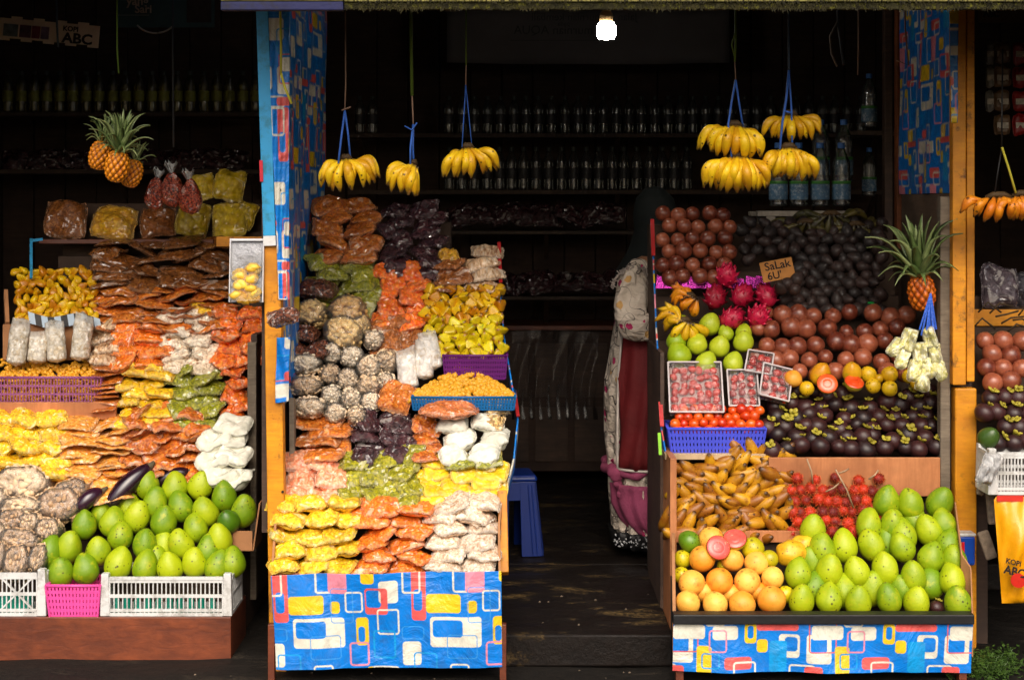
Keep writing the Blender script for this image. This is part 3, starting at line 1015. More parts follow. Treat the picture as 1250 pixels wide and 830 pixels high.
# grey banner above the shelves, its print showing through in reverse
mt_ban = m_plain('grey banner cloth', S(96, 90, 88), 0.8, 0.2, 3)
mt_banp = m_plain('banner print', S(70, 66, 66), 0.8, 0.1)
bY = 3.0
bb = empty('banner', P(718, 44, bY))
w_, h_ = M_(345, bY), M_(66, bY)
bm_ = MB()
for i in range(41):
    for j in range(7):
        u, v = i / 40 - 0.5, j / 6 - 0.5
        bm_.v.append((u * w_, 0.012 * math.sin(u * 14 + v * 3), v * h_ - 0.03 * (1 - 4 * u * u) * 0.3))
for i in range(40):
    for j in range(6):
        bm_.f.append((i * 7 + j, (i + 1) * 7 + j, (i + 1) * 7 + j + 1, i * 7 + j + 1))
o = bm_.build('cloth', mt_ban, bb, True)
o.modifiers.new('solid', 'SOLIDIFY').thickness = 0.002
text_mesh('lettering', 'Jalan Kemurnian kembali', M_(13, bY), mt_banp, (M_(-5, bY), -0.02, M_(22, bY)), (R(90), 0, 0), bb, sx=-1.0)
text_mesh('lettering', 'pada', M_(8, bY), mt_banp, (M_(-30, bY), -0.02, M_(14, bY)), (R(90), 0, 0), bb, sx=-1.0)
text_mesh('lettering', 'Kemurnian AQUA', M_(15, bY), mt_banp, (M_(-34, bY), -0.02, M_(6, bY)), (R(90), 0, 0), bb, sx=-1.0)
MB().box(M_(-95, bY), M_(15, bY), -0.021, -0.018, M_(-6.6, bY), M_(-6, bY)).build('rule', mt_banp, bb)
tag(bb, 'dark grey banner with reversed lettering hung high behind the bulb', 'banner')

# lit bulb
bl = empty('light_bulb', P(740, 16, 0.9))
k = M_(.82, 0.9)
MB().tube([(0, 0, 0.3), (0, 0, 0)], 0.003, 6).build('cord', mt_black, bl)
MB().lathe([(9 * k, -14 * k), (10 * k, -11 * k), (9.5 * k, -1 * k), (5 * k, 4 * k)], 14).build('socket', m_plain('bulb socket', S(150, 120, 80), 0.5), bl, True)
m, t, b = nt('lit bulb')
b.inputs['Emission Color'].default_value = (1, 0.94, 0.82, 1)
b.inputs['Emission Strength'].default_value = 45.0
sp = MB()
for i in range(6):
    z = -16 * k - i * 4.0 * k
    r0 = (12.2 if i in (1, 2, 3, 4) else 10) * k
    sp.tube([(r0 * math.cos(q * math.pi / 8), r0 * math.sin(q * math.pi / 8), z - q * 0.12 * k) for q in range(17)], 2.3 * k, 6)
sp.lathe([(0.5 * k, -41 * k), (9.5 * k, -38 * k), (10.5 * k, -30 * k), (10.5 * k, -20 * k), (9 * k, -14 * k), (5 * k, -13.5 * k)], 16)
sp.build('glass_coil', m, bl, True)
tag(bl, 'glowing spiral light bulb hanging from a dark socket under the roof', 'light bulb')

# back counter with a plastic sheet
ck = MB()
cab = empty('back_counter', P(690, 575, 3.4))
cy = 3.4
ka = M_(1, cy)
MB().box(-95 * ka, 75 * ka, 0, 0.4, 0.0, 172 * ka).build('body', mt_wall, cab, False, 0.004)
for i in range(3):
    for j in range(2):
        MB().box((-85 + 48 * i) * ka, (-45 + 48 * i) * ka, -0.012, -0.001, (12 + 78 * j) * ka, (78 + 78 * j) * ka).build('door_panel', mt_dark, cab, False, 0.003)
MB().box(-100 * ka, 80 * ka, -0.04, 0.42, 172.5 * ka, 178 * ka).build('counter_top', mt_redwood, cab, False, 0.003)
tag(cab, 'dark wooden counter standing far back in the aisle', 'counter')
mt_film = m_clear('hanging clear film', (0.95, 0.95, 0.95, 1), 0.0, 0.2, 6, 0.4, 0.004)
sv, sf = [], []
for j in range(25):
    for i in range(41):
        u, v = i / 40, j / 24
        fold = 0.02 * math.sin(u * 30 + 6 * math.sin(v * 2)) * v + 0.03 * math.exp(-((u - 0.45) / 0.05) ** 2) * (1 - v)
        sv.append(P(625 + 105 * u, 402 + 110 * v + 6 * abs(u - 0.45) * (1 - v), 3.3 - fold))
for j in range(24):
    for i in range(40):
        sf.append((j * 41 + i, j * 41 + i + 1, (j + 1) * 41 + i + 1, (j + 1) * 41 + i))
fo = MB().add(sv, sf).build('plastic_sheet', mt_film, None, True)
tag(fo, 'creased clear plastic sheet hanging over the back counter', 'plastic sheet')

# ================================================================== stalls (stands)
mid = empty('snack_stall', P(470, 830, 0.6))
def under(t_, o):
    o.parent = t_
    o.matrix_parent_inverse = Matrix.Translation(t_.location).inverted()
    return o
xA, xB = P(334, 0, 0).x, P(611, 0, 0).x
xM = P(548, 0, 1.1).x
under(mid, stand_body('stand', PROF_C, [700, 655, 612, 580, 552, 525, 500, 478, 430, 400, 370, 340, 312, 285, 258], xA + 0.02, xM, mt_stand, None, 0.09, -0.05, 0.03))
under(mid, stand_body('stand', PROF_C, [700, 655, 612, 580, 552, 525, 500, 478, 430, 400, 370, 345], xM + 0.001, xB - 0.01, mt_stand, None, 0.0905, -0.0505, 0.03))
under(mid, MB().box(xA, xB, 0.034, 0.05, 0.07, P(0, 702, 0).z).build('front_board', mt_ply))
for px in (331, 614):
    x = P(px, 0, 0).x
    under(mid, MB().box(x - 0.012, x + 0.012, 0.0, 0.03, -0.01, P(0, 762, 0).z).build('leg', mt_redwood, None, False, 0.002))
cwob = Wob(21, 7, 6.0)
under(mid, sheet('tablecloth', P(337, 817, -0.006), P(613, 814, -0.006), P(331, 702, 0.0), P(612, 696, 0.0), 0.0016, mt_print, None, (55, 60), lambda a, b, w, h: 0.010 * cwob(np.stack([a * w * 1.6, b * h * .8, a * 0], -1)) + (1 - b) * 0.008 * np.sin(a * 11) + .003 * np.sin(a * 37 + b * 3)))
# carton rim around the front tray, slanted side lath, orange corner post on the right
for (p0, p1) in (((332, 700, 0.02), (336, 640, 0.10)), ((336, 640, 0.10), (345, 590, 0.30)), ((610, 697, 0.02), (609, 640, 0.10)), ((609, 640, 0.10), (614, 590, 0.30))):
    a, b_ = P(*p0), P(*p1)
    under(mid, MB().hexa([(a.x - .004, a.y, a.z - .14), (a.x + .004, a.y, a.z - .14), (b_.x + .004, b_.y, b_.z - .2), (b_.x - .004, b_.y, b_.z - .2)], [(a.x - .004, a.y, a.z), (a.x + .004, a.y, a.z), (b_.x + .004, b_.y, b_.z), (b_.x - .004, b_.y, b_.z)]).build('carton_side', mt_card))
a, b_ = P(358, 640, 0.33), P(357, 486, 0.42)
under(mid, MB().bar(a, b_, 0.018, 0.05, up=(0, 1, 0)).build('side_lath', mt_grey))
under(mid, MB().bar(P(615, 700, 0.07), P(613, 600, 0.25), 0.035, 0.035).build('corner_post', mt_orange, None, False, 0.003))
# right edge wrapped in oilcloth, from the back top down to the front
edge = [(609, 300, 1.06), (611, 350, 0.93), (616, 410, 0.80), (626, 470, 0.66), (633, 512, 0.56), (628, 560, 0.45), (618, 600, 0.34), (612, 690, 0.1)]
for i in range(len(edge) - 1):
    a, b_ = P(*edge[i]), P(*edge[i + 1])
    dn = Vector((0, 0.03, -0.05))
    o = sheet('oilcloth_edge', b_ + dn, a + dn, b_, a, 0.004, mt_print, None, (100 + 140 * i, 80 + 60 * i), None, 0.006)
    under(mid, o)
mt_red = m_plain('red edge tape', S(170, 20, 24), 0.4)
for (q0, q1) in (((608, 296, 1.06), (610, 345, 0.94)), ((627, 478, 0.63), (631, 508, 0.55)), ((617, 575, 0.38), (614, 605, 0.30))):
    under(mid, MB().bar(Vector(P(*q0)) - Vector((-.004, .006, 0)), Vector(P(*q1)) - Vector((-.004, .006, 0)), 0.014, 0.006).build('red_tape', mt_red))
tag(mid, 'tiered snack stall with blue printed oilcloth front in the middle', 'market stall')

left = empty('snack_stall', P(140, 806, 0.9))
xL = P(-30, 0, .29).x
xR = P(282, 0, .29).x
under(left, stand_body('stand', PROF_L, [735, 690, 650, 615, 580, 545, 505, 478, 445, 415, 385, 355, 330, 300, 270, 235], xL, P(303, 0, .75).x, mt_stand, None, 0.09, -0.05))
zt = P(0, 753, .29).z
under(left, MB().box(xL, xR, 0.29, 0.315, 0.0, zt).build('base_plank', mt_redwood, None, False, 0.003))
under(left, MB().box(xR - 0.02, xR, 0.317, 0.62, 0.0, zt - 0.002).build('base_plank', mt_redwood, None, False, 0.003))
under(left, MB().box(xL, xR - 0.003, 0.318, 0.64, zt - 0.03, zt - 0.004).build('base_deck', mt_stand))
# upright boards at the right end of the stall
a = P(302, 418, .80)
under(left, MB().box(a.x, a.x + 0.036, 0.80, 0.835, 0.1, a.z).build('side_board', mt_grey, None, False, 0.003))
under(left, MB().box(a.x + 0.008, a.x + 0.034, 0.837, 1.10, 0.1, a.z + 0.03).build('side_board', mt_dark, None, False, 0.003))
under(left, MB().box(P(-30, 0, .85).x, P(143, 0, .85).x, 0.83, 0.85, P(0, 512, .83).z, P(0, 491, .83).z).build('shelf_lip', mt_ply, None, False, 0.002))
under(left, MB().box(P(264, 0, 1.0).x, P(321, 0, 1.0).x, 1.0, 1.02, P(0, 301, 1.0).z, P(0, 289, 1.0).z).build('top_plank', mt_orange, None, False, 0.002))
under(left, MB().box(P(50, 0, 1.3).x, P(262, 0, 1.3).x, 1.27, 1.55, P(0, 292, 1.3).z - 0.02, P(0, 292, 1.3).z - 0.001).build('top_shelf', mt_redwood, None, False, 0.002))
under(left, MB().bar(P(38, 340, 1.1), P(38, 292, 1.2), 0.012).build('blue_pipe', mt_cyan))
under(left, MB().bar(P(38, 294, 1.2), P(52, 292, 1.22), 0.012).build('blue_pipe', mt_cyan))
tag(left, 'tiered snack and mango stall on a red brown plank at the left', 'market stall')

rgt = empty('fruit_stall', P(1000, 830, 0.6))
xA, xB = P(823, 0, 0).x, P(1186, 0, 0).x
under(rgt, stand_body('stand', PROF_R, [750, 700, 650, 605, 575, 553, 525, 500, 478, 455, 430, 405, 380, 350, 320, 290, 262], xA + 0.02, P(1146, 0, .4).x, mt_stand, None, 0.09, -0.045, 0.03))
under(rgt, MB().box(xA, xB, 0.036, 0.05, 0.05, P(0, 752, 0).z).build('front_board', mt_ply))
under(rgt, MB().box(xA - 0.006, xB + 0.004, -0.024, 0.034, P(0, 760, 0).z, P(0, 748, 0).z).build('black_rim', mt_black, None, False, 0.004))
for px in (830, 1176):
    x = P(px, 0, 0).x
    under(rgt, MB().box(x - 0.014, x + 0.014, 0.004, 0.04, -0.01, P(0, 800, 0).z).build('leg', mt_redwood, None, False, 0.002))
under(rgt, sheet('tablecloth', P(821, 819, -0.01), P(1186, 822, -0.01), P(822, 757, -0.006), P(1188, 760, -0.006), 0.0016, mt_print, None, (88, 560), lambda a, b, w, h: 0.009 * (1 - b * .7) * cwob(np.stack([a * w * 1.6, b * h, a * 0 + 3], -1)) + (1 - b) * 0.010 * np.sin(a * 13) + .003 * np.sin(a * 41 + b * 3)))
# tray side boards: left laths, right carton side
def side_panel(name, pts, mat, th=0.012, drop=0.16):
    for i in range(len(pts) - 1):
        a, b_ = P(*pts[i]), P(*pts[i + 1])
        under(rgt, MB().hexa([(a.x - th / 2, a.y, a.z - drop), (a.x + th / 2, a.y, a.z - drop), (b_.x + th / 2, b_.y, b_.z - drop), (b_.x - th / 2, b_.y, b_.z - drop)],
                             [(a.x - th / 2, a.y, a.z), (a.x + th / 2, a.y, a.z), (b_.x + th / 2, b_.y, b_.z), (b_.x - th / 2, b_.y, b_.z)]).build(name, mat, None, False, 0.002))
side_panel('carton_side', [(823, 745, 0.03), (822, 672, 0.14), (822, 650, 0.30)], mt_card)
side_panel('carton_side', [(1187, 748, 0.03), (1185, 692, 0.10), (1174, 676, 0.14), (1166, 612, 0.34)], mt_card, 0.006)
under(rgt, MB().box(P(818, 0, .33).x, P(826, 0, .33).x, 0.33, 0.60, 0.1, P(0, 556, .40).z).build('side_board', mt_ply, None, False, 0.002))
under(rgt, MB().box(P(812, 0, .47).x, P(938, 0, .47).x, 0.47, 0.72, P(0, 561, .47).z, P(0, 554, .47).z).build('step_board', m_wood('pale board', S(190, 160, 120), S(214, 188, 150), (10, 2, 2)), None, False, 0.002))
a = P(938, 605, .45)
under(rgt, MB().box(a.x, P(1147, 0, .45).x, 0.44, 0.456, a.z, P(0, 558, .45).z).build('step_board', mt_ply, None, False, 0.002))
under(rgt, MB().box(P(822, 0, .3).x, P(990, 0, .3).x, 0.34, 0.36, P(0, 662, .34).z, P(0, 648, .34).z).build('lath', mt_ply, None, False, 0.002))
redge = [(797, 268, 1.12), (799, 330, 0.98), (802, 400, 0.83), (806, 460, 0.70), (808, 520, 0.58), (815, 560, 0.50)]
for i in range(len(redge) - 1):
    a, b_ = P(*redge[i]), P(*redge[i + 1])
    dn = Vector((0.004, 0.04, -0.05))
    under(rgt, sheet('oilcloth_edge', b_ + dn, a + dn, b_, a, 0.004, mt_print, None, (60 + 140 * i, 40 + 60 * i), None, 0.006))
for (q0, q1) in (((797, 268, 1.10), (798.5, 312, 1.0)), ((807, 490, .62), (809, 520, .56))):
    under(rgt, MB().bar(Vector(P(*q0)) - Vector((.004, .01, 0)), Vector(P(*q1)) - Vector((.004, .01, 0)), 0.016, 0.006).build('red_tape', mt_red))
under(rgt, MB().bar(P(804.5, 528, .5), P(806, 555, .49), 0.012, 0.012).build('green_tape', m_plain('lime tape', S(140, 210, 50), 0.5)))
under(rgt, MB().box(P(800, 0, .98).x - 0.015, P(800, 0, .98).x, 0.6, 1.16, 0.05, P(0, 420, .98).z).build('side_board', mt_dark))
tag(rgt, 'tiered fruit stall with blue printed oilcloth front and black rim', 'market stall')

far = empty('fruit_stall', P(1260, 600, 0.7))
under(far, stand_body('stand', PROF_F, [560, 530, 500, 470, 440, 410, 380, 350], 1.803, 2.6, mt_stand, None, 0.09, -0.045, 0.6))
under(far, MB().box(1.81, 2.6, 0.70, 0.725, P(0, 398, .70).z, P(0, 378, .70).z).build('back_board', mt_orange, None, False, 0.002))
under(far, MB().box(1.81, 1.86, 0.5, 0.55, 0.0, 0.7).build('leg', mt_dark))
tag(far, 'fruit stall cut off at the right edge beyond the orange post', 'market stall')

# ================================================================== snack packets
def kinds(mat, n, Lx, W, T, **kw):
    return [packet_mesh(rnd.randrange(1, 9999), mat, Lx, W, T, **kw) for _ in range(n)]
def pile(name, label, group, meshes, prof, x0, x1, y0, y1, rows, cols, tilt=(22, 42), yaw=14, roll=7, jit=(3, 2), dY=0.0, cat='snack bag', alt=0.5, sc=(0.92, 1.1)):
    if name == 'cracker_pack':
        cat = 'cracker pack'
    for i in range(rows):
        py = y1 - (i + 0.5) * (y1 - y0) / rows
        cw = (x1 - x0) / cols
        for j in range(cols):
            px = x0 + (j + 0.5 + (alt * 0.5 if i % 2 else -alt * 0.5) * 0.6) * cw + rnd.uniform(-jit[0], jit[0])
            px = min(max(px, x0 + cw * 0.42), x1 - cw * 0.42)
            q = py + rnd.uniform(-jit[1], jit[1])
            Y = prof(q) + dY + rnd.uniform(-0.012, 0.012)
            o = place(name, rnd.choice(meshes), P(px, q, Y), (R(rnd.uniform(*tilt)), R(rnd.gauss(0, roll)), R(rnd.gauss(0, yaw))), rnd.uniform(*sc))
            tag(o, label + whereabouts(i, rows, j, cols), cat, group)
def one(name, label, cat, mesh, px, py, Y, rot=(0, 0, 0), sc=1.0, group=None):
    return tag(place(name, mesh, P(px, py, Y), tuple(R(a) for a in rot), sc), label, cat, group)

pk_yel = m_pack('yellow crisps', S(210, 140, 2), S(240, 192, 8), S(247, 218, 50), 82)
pk_org = m_pack('orange crisps', S(214, 78, 2), S(242, 122, 10), S(247, 160, 60), 90)
pk_wht = m_pack('pale crackers', S(190, 136, 92), S(230, 206, 178), S(242, 230, 214), 90, rim_amt=0.7)
pk_pnk = m_pack('pink crackers', S(222, 110, 64), S(240, 156, 112), S(246, 204, 176), 75, rim_amt=0.6)
pk_grn = m_pack('green crisps', S(86, 92, 2), S(150, 148, 8), S(190, 178, 26), 90, rim_amt=0.45)
pk_grd = m_pack('leaf green crisps', S(80, 86, 4), S(138, 142, 10), S(176, 170, 34), 90, rim_amt=0.4)
pk_ysq = m_pack('yellow sheets', S(222, 168, 4), S(240, 198, 10), S(248, 214, 40), 26, rim_amt=0.6, bstr=0.3)
pk_obr = m_pack('orange brown crackers', S(150, 66, 8), S(208, 108, 20), S(226, 150, 60), 63, rim_amt=0.45)
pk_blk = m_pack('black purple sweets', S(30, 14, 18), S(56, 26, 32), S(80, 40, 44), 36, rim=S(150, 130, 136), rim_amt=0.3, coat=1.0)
pk_rst = m_pack('rust crackers', S(166, 78, 26), S(196, 104, 44), S(214, 136, 76), 110, rim_amt=0.3)
pk_wbg = m_pack('white balls', S(206, 204, 186), S(224, 222, 206), S(230, 228, 214), 30, rim=S(214, 214, 200), rim_amt=0.3, bstr=0.12, gap=.12, soft=True, film_amt=.2)
pk_nut = m_pack('peanuts', S(190, 148, 106), S(228, 198, 160), S(246, 230, 206), 62, rim=S(214, 212, 208), rim_amt=0.45, glare=0.0, gap=.75, bstr=1.0, film_amt=.05)
pk_nty = m_pack('yellow peanuts', S(196, 142, 70), S(230, 186, 112), S(242, 214, 156), 62, rim=S(220, 216, 208), rim_amt=0.45, glare=0.0, gap=.75, bstr=1.0, film_amt=.05)
pk_ntd = m_pack('red brown nuts', S(60, 24, 12), S(98, 46, 24), S(150, 84, 50), 95, rim=S(150, 130, 120), rim_amt=0.2, gap=.9, bstr=1.0, film_amt=.08)
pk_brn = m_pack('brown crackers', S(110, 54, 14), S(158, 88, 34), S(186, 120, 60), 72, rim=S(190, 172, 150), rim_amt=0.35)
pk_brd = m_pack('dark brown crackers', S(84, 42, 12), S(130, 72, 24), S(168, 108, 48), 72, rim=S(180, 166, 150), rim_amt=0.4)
pk_red = m_pack('red orange crisps', S(204, 62, 2), S(238, 104, 8), S(246, 150, 40), 66)
pk_rib = m_pack('brown white rolls', S(140, 84, 46), S(214, 178, 136), S(234, 214, 190), 40, (1.6, 0.3, 1))
pk_chp = m_pack('golden chips', S(170, 108, 12), S(206, 150, 26), S(222, 178, 50), 51, rim_amt=0.4)
pk_flt = m_pack('flat orange crackers', S(206, 112, 14), S(236, 154, 44), S(244, 194, 108), 72, rim_amt=0.5)
pk_dkr = m_pack('red brown crisps', S(150, 62, 4), S(206, 100, 12), S(232, 150, 56), 63, rim_amt=0.6)
pk_seed = m_pack('red seeds', S(110, 26, 10), S(156, 50, 22), S(200, 110, 80), 120, rim=S(200, 196, 190), rim_amt=0.3, gap=.9, bstr=1.0)

# ---- middle stall, front tray
pile('snack_bag', 'puffy bag of yellow crisps in the front tray, left pile', 'yellow bags in the front tray', kinds(pk_yel, 4, .126, .115, .047), PROF_C, 330, 442, 607, 699, 5, 3, (4, 26))
pile('snack_bag', 'bag of orange crisps in the middle of the front tray', 'orange bags in the front tray', kinds(pk_org, 4, .142, .115, .041), PROF_C, 432, 528, 612, 699, 6, 2, (4, 26), 16)
pile('snack_bag', 'bag of pale crackers in the front tray, right pile', 'pale bags in the front tray', kinds(pk_wht, 4, .135, .12, .042), PROF_C, 522, 611, 605, 699, 6, 2, (4, 30), 14)
one('snack_bag', 'large pale cracker bag leaning on top of the front right pile', 'snack bag', kinds(pk_wht, 1, .17, .13, .06)[0], 584, 628, 0.18, (48, 6, 60))
# ---- second row
pile('snack_bag', 'bag of pale pink crackers above the front yellow bags', 'pink bags in the second row', kinds(pk_pnk, 4, .125, .12, .055), PROF_C, 346, 422, 550, 618, 3, 2, (20, 50), 14)
pile('snack_bag', 'bag of olive green crisps between the pink and yellow bags', 'olive green bags in the second row', kinds(pk_grn, 4, .118, .13, .035), PROF_C, 416, 514, 552, 616, 4, 3, (18, 50), 18)
pile('cracker_pack', 'flat square yellow bag beside the olive green bags', 'flat yellow bags in the second row', kinds(pk_ysq, 4, .115, .12, .022, square=6.0, lump=0.2), PROF_C, 510, 616, 556, 614, 5, 3, (18, 46), 8)
# ---- third row
pile('cracker_pack', 'flat bag of orange brown crackers left of the black bags', 'orange brown bags in the third row', kinds(pk_obr, 3, .19, .13, .026, bend=0.5), PROF_C, 358, 432, 508, 562, 5, 1, (12, 34), 12)
pile('snack_bag', 'shiny black purple bag above the olive green bags', 'black purple bags in the third row', kinds(pk_blk, 4, .12, .10, .04), PROF_C, 426, 510, 503, 562, 5, 2, (15, 45), 22)
pile('snack_bag', 'small brown orange packet beside the black purple bags', 'small brown orange packets in the third row', kinds(pk_dkr, 3, .10, .10, .026), PROF_C, 496, 548, 510, 562, 5, 1, (15, 45), 20)
pile('snack_bag', 'bag of white balls under the blue tray', 'white bags in the third row', kinds(pk_wbg, 4, .125, .10, .062, lump=0.12, crump=.25), PROF_C, 534, 624, 508, 566, 3, 2, (20, 40), 14, dY=-0.04)
pile('snack_bag', 'small bag of yellow green crisps just under the white bags', 'yellow green bags under the white bags', kinds(pk_grd, 2, .12, .09, .035), PROF_C, 548, 620, 548, 578, 1, 2, (25, 45), 10, dY=-0.03)
one('snack_bag', 'long bag of grainy rust coloured crackers under the blue tray', 'snack bag', kinds(pk_rst, 1, .24, .12, .05)[0], 548, 499, 0.43, (22, 0, 4))
pile('snack_bag', 'bag of pale brown nuggets at the blue tray corner', 'pale brown nugget bags under the blue tray', kinds(pk_nty, 2, .11, .09, .05), PROF_C, 584, 624, 488, 526, 2, 1, (20, 40), 10, dY=-0.04)
one('snack_bag', 'bulging bag of orange crackers below the white tube bags', 'snack bag', kinds(pk_obr, 1, .16, .15, .08)[0], 483, 486, 0.55, (45, 10, -12))
# ---- fourth row: nuts
NB = [(382, 384, 18, 'p'), (426, 383, 22, 'p'), (420, 409, 23, 'p'), (407, 430, 13, 'n'), (430, 436, 13.5, 'n'), (457, 415, 12, 'n'), (402, 457, 12, 'n'), (424, 463, 12.5, 'n'), (452, 449, 14.5, 'n'),
      (450, 471, 14, 'n'), (405, 483, 12.5, 'n'), (429, 487, 13, 'n'), (453, 492, 12, 'n'), (410, 505, 12, 'n'), (472, 441, 14, 'n'), (472, 466, 11, 'n'), (435, 507, 11, 'n'), (438, 398, 14, 'p')]
mt_pea = m_fruit('beige peanuts', S(222, 188, 146), S(250, 234, 208), None, .5, blotch=22, coat=.0, bmp=.2)
mt_pea2 = m_fruit('golden peanuts', S(220, 172, 100), S(248, 216, 150), None, .5, blotch=22, coat=.0, bmp=.2)
mt_pea3 = m_fruit('brown peanuts', S(176, 138, 100), S(232, 202, 164), None, .5, blotch=22, coat=.0, bmp=.2)
mt_nfilm = m_clear('tight clear film', (1, 1, 1, 1), .0, .07, 16, .8, .07)
film_m = {}
def film_for(r, ln, flat):
    if (r, ln, flat) not in film_m:
        film_m[(r, ln, flat)] = nutbag_mesh(int(r * 9999) + 3, mt_nfilm, r * 1.06, ln * 1.07, flat, 'film')
    return film_m[(r, ln, flat)]
nb_n = [nut_contents(s, mt_pea) for s in (1, 2, 3, 4)]
nb_p = [nut_contents(s, mt_pea2, flat=0.85) for s in (5, 6)]
for (px, py, r, k_) in NB:
    Y = PROF_C(py) - 0.02
    o = place('nut_bag', rnd.choice(nb_n if k_ == 'n' else nb_p), P(px, py, Y), (R(rnd.uniform(-22, 4)), R(rnd.uniform(0, 360)) if r < 16 else R(rnd.uniform(-15, 15)), R(rnd.uniform(-14, 14))), 1.02 * M_(r, Y) / 0.045)
    place('film', film_for(.045, .10, 1.0 if k_ == 'n' else .85), parent=o)
    if k_ == 'n':
        tag(o, 'tight round bag of peanuts beside the white tubes', 'nut bag', 'round peanut bags on the middle stall')
    else:
        tag(o, 'large bulging bag of yellowish peanuts above the round peanut bags', 'nut bag', 'large yellowish peanut bags')
big = [nut_contents(s, mt_pea, 0.062, 0.12, 0.62, .0105, 230) for s in (11, 12, 13)]
for i, (px, py) in enumerate(((373, 444), (373, 471), (378, 498))):
    o = place('nut_bag', big[i], P(px, py, PROF_C(py) - 0.02), (R(-8), R(rnd.uniform(-5, 5)), R(rnd.uniform(-10, 10))), 1.03)
    place('film', film_for(.062, .12, .62), parent=o)
    tag(o, 'wide bag of peanuts stacked against the orange post', 'nut bag', 'wide peanut bags against the post')
dk = kinds(pk_ntd, 3, .17, .12, .075)
for (px, py, s_, ro) in ((388, 350, 1.05, 5), (346, 388, .7, -4), (370, 404, .85, 8), (360, 424, .8, 14), (385, 428, .75, -10)):
    o = place('nut_bag', rnd.choice(dk), P(px, py, PROF_C(py) - 0.05 if px > 350 else 0.0 - 0.04), (R(28), R(ro), R(rnd.uniform(-15, 15))), s_)
    tag(o, 'bag of dark red brown nuts beside the printed tarpaulin', 'nut bag', 'dark nut bags beside the tarpaulin')
pile('snack_bag', 'dull brown cracker bag right of the peanut bags', 'dull brown bags right of the peanuts', kinds(pk_brn, 3, .14, .11, .05), PROF_C, 455, 520, 388, 432, 3, 2, (25, 55), 20)
tb = [tube_bag_mesh(s, m_pack('white fluff', S(206, 204, 200), S(224, 222, 218), S(190, 170, 140), 40, rim=S(206, 206, 206), rim_amt=0.5, glare=0.1, bstr=0.3), 0.040, 0.165) for s in (1, 2, 3)]
for i, (px, py, tl) in enumerate(((499, 476, -6), (517, 464, 3), (531, 452, -9))):
    one('tube_bag', 'tall white tube bag, %s of three beside the yellow parcels' % ('left one', 'middle one', 'right one')[i], 'tube bag', tb[i], px, py, 0.60 + 0.03 * i, (-14, tl, 10 * i))
# ---- fifth and sixth row
pile('snack_bag', 'leaf green bag high on the middle stall', 'leaf green bags high on the middle stall', kinds(pk_grd, 4, .15, .12, .04), PROF_C, 374, 468, 312, 382, 5, 2, (25, 50), 16)
pile('snack_bag', 'red orange bag beside the leaf green bags up high', 'red orange bags high on the middle stall', kinds(pk_red, 4, .12, .10, .05), PROF_C, 456, 526, 326, 400, 5, 2, (25, 48), 16)
pile('snack_bag', 'flat brown bag above the yellow parcels, left stack', 'flat brown bags above the yellow parcels', kinds(pk_brn, 3, .14, .11, .035), PROF_C, 528, 574, 318, 358, 3, 1, (15, 40), 12)
pile('snack_bag', 'bag of brown and white rolls above the parcels', 'brown and white roll bags', kinds(pk_rib, 3, .15, .10, .04), PROF_C, 568, 614, 300, 356, 4, 1, (12, 30), 8)
one('snack_bag', 'small mustard yellow bag behind the flat brown bags', 'snack bag', kinds(pk_chp, 1, .09, .08, .06)[0], 547, 314, 1.02, (35, 0, 0))
pile('snack_bag', 'dim orange brown bag at the top by the tarpaulin', 'dim orange bags at the top of the middle stall', kinds(pk_obr, 4, .15, .12, .05), PROF_C, 382, 466, 244, 320, 5, 2, (15, 40), 14)
pile('snack_bag', 'shiny black bag in the shade beside dim orange bags', 'shiny black bags at the top of the middle stall', kinds(pk_blk, 4, .13, .11, .04), PROF_C, 462, 546, 252, 336, 7, 2, (15, 45), 20)

# ---- left stall
pk_nut2 = m_pack('brown peanuts', S(112, 82, 56), S(172, 138, 102), S(204, 178, 146), 58, rim=S(190, 186, 180), rim_amt=0.3, gap=1.0, bstr=1.0, film_amt=.06, coat=.8)
pn = [nut_contents(s, mt_pea3, 0.06, 0.12, 0.62, .0105, 220) for s in (21, 22, 23)]
for (px, py, rw, rh) in ((30, 591, 33, 20), (29, 621, 27, 13), (19, 636, 18, 13), (76, 617, 26, 20), (62, 648, 15, 14), (27, 660, 24, 13), (23, 687, 16, 20), (49, 683, 11, 17), (4, 684, 10, 20), (-2, 652, 16, 14), (43, 640, 14, 12), (88, 600, 20, 13), (2, 612, 14, 14)):
    Y = PROF_L(py) - 0.01
    o = place('nut_bag', rnd.choice(pn[:3]), P(px, py, Y), (R(-20), R(rnd.uniform(-12, 12)), R(rnd.uniform(-16, 16))), (M_(rw, Y) / .06, M_(20, Y) / .06, M_(rh, Y) / .037))
    place('film', film_for(.06, .12, .62), parent=o)
    tag(o, 'bag of grey brown peanuts left of the mangoes', 'nut bag', 'peanut bags left of the mangoes')
pile('snack_bag', 'bag of yellow crisps above the left peanut bags', 'yellow bags above the peanut bags', kinds(pk_yel, 4, .15, .11, .055), PROF_L, -10, 84, 502, 588, 5, 3, (12, 36), 16)
for (a, b_, w_) in ((76, 124, 'left stack'), (118, 166, 'right stack')):
    pile('cracker_pack', 'flat orange cracker pack above the aubergines, ' + w_, 'flat orange cracker packs on the left stall', kinds(pk_flt, 4, .17, .14, .018, square=3.0, lump=0.25, bend=0.6), PROF_L, a, b_, 508, 606, 11, 1, (8, 24), 14, 6)
pile('snack_bag', 'crumpled red brown crisp bag left of white cushions', 'red brown bags on the left stall', kinds(pk_dkr, 4, .15, .12, .028, lump=0.35, bend=0.5), PROF_L, 150, 256, 500, 586, 7, 3, (10, 40), 25, 10)
wc = kinds(pk_wbg, 3, .15, .12, .075, lump=0.10, rimw=0.08, crump=.2)
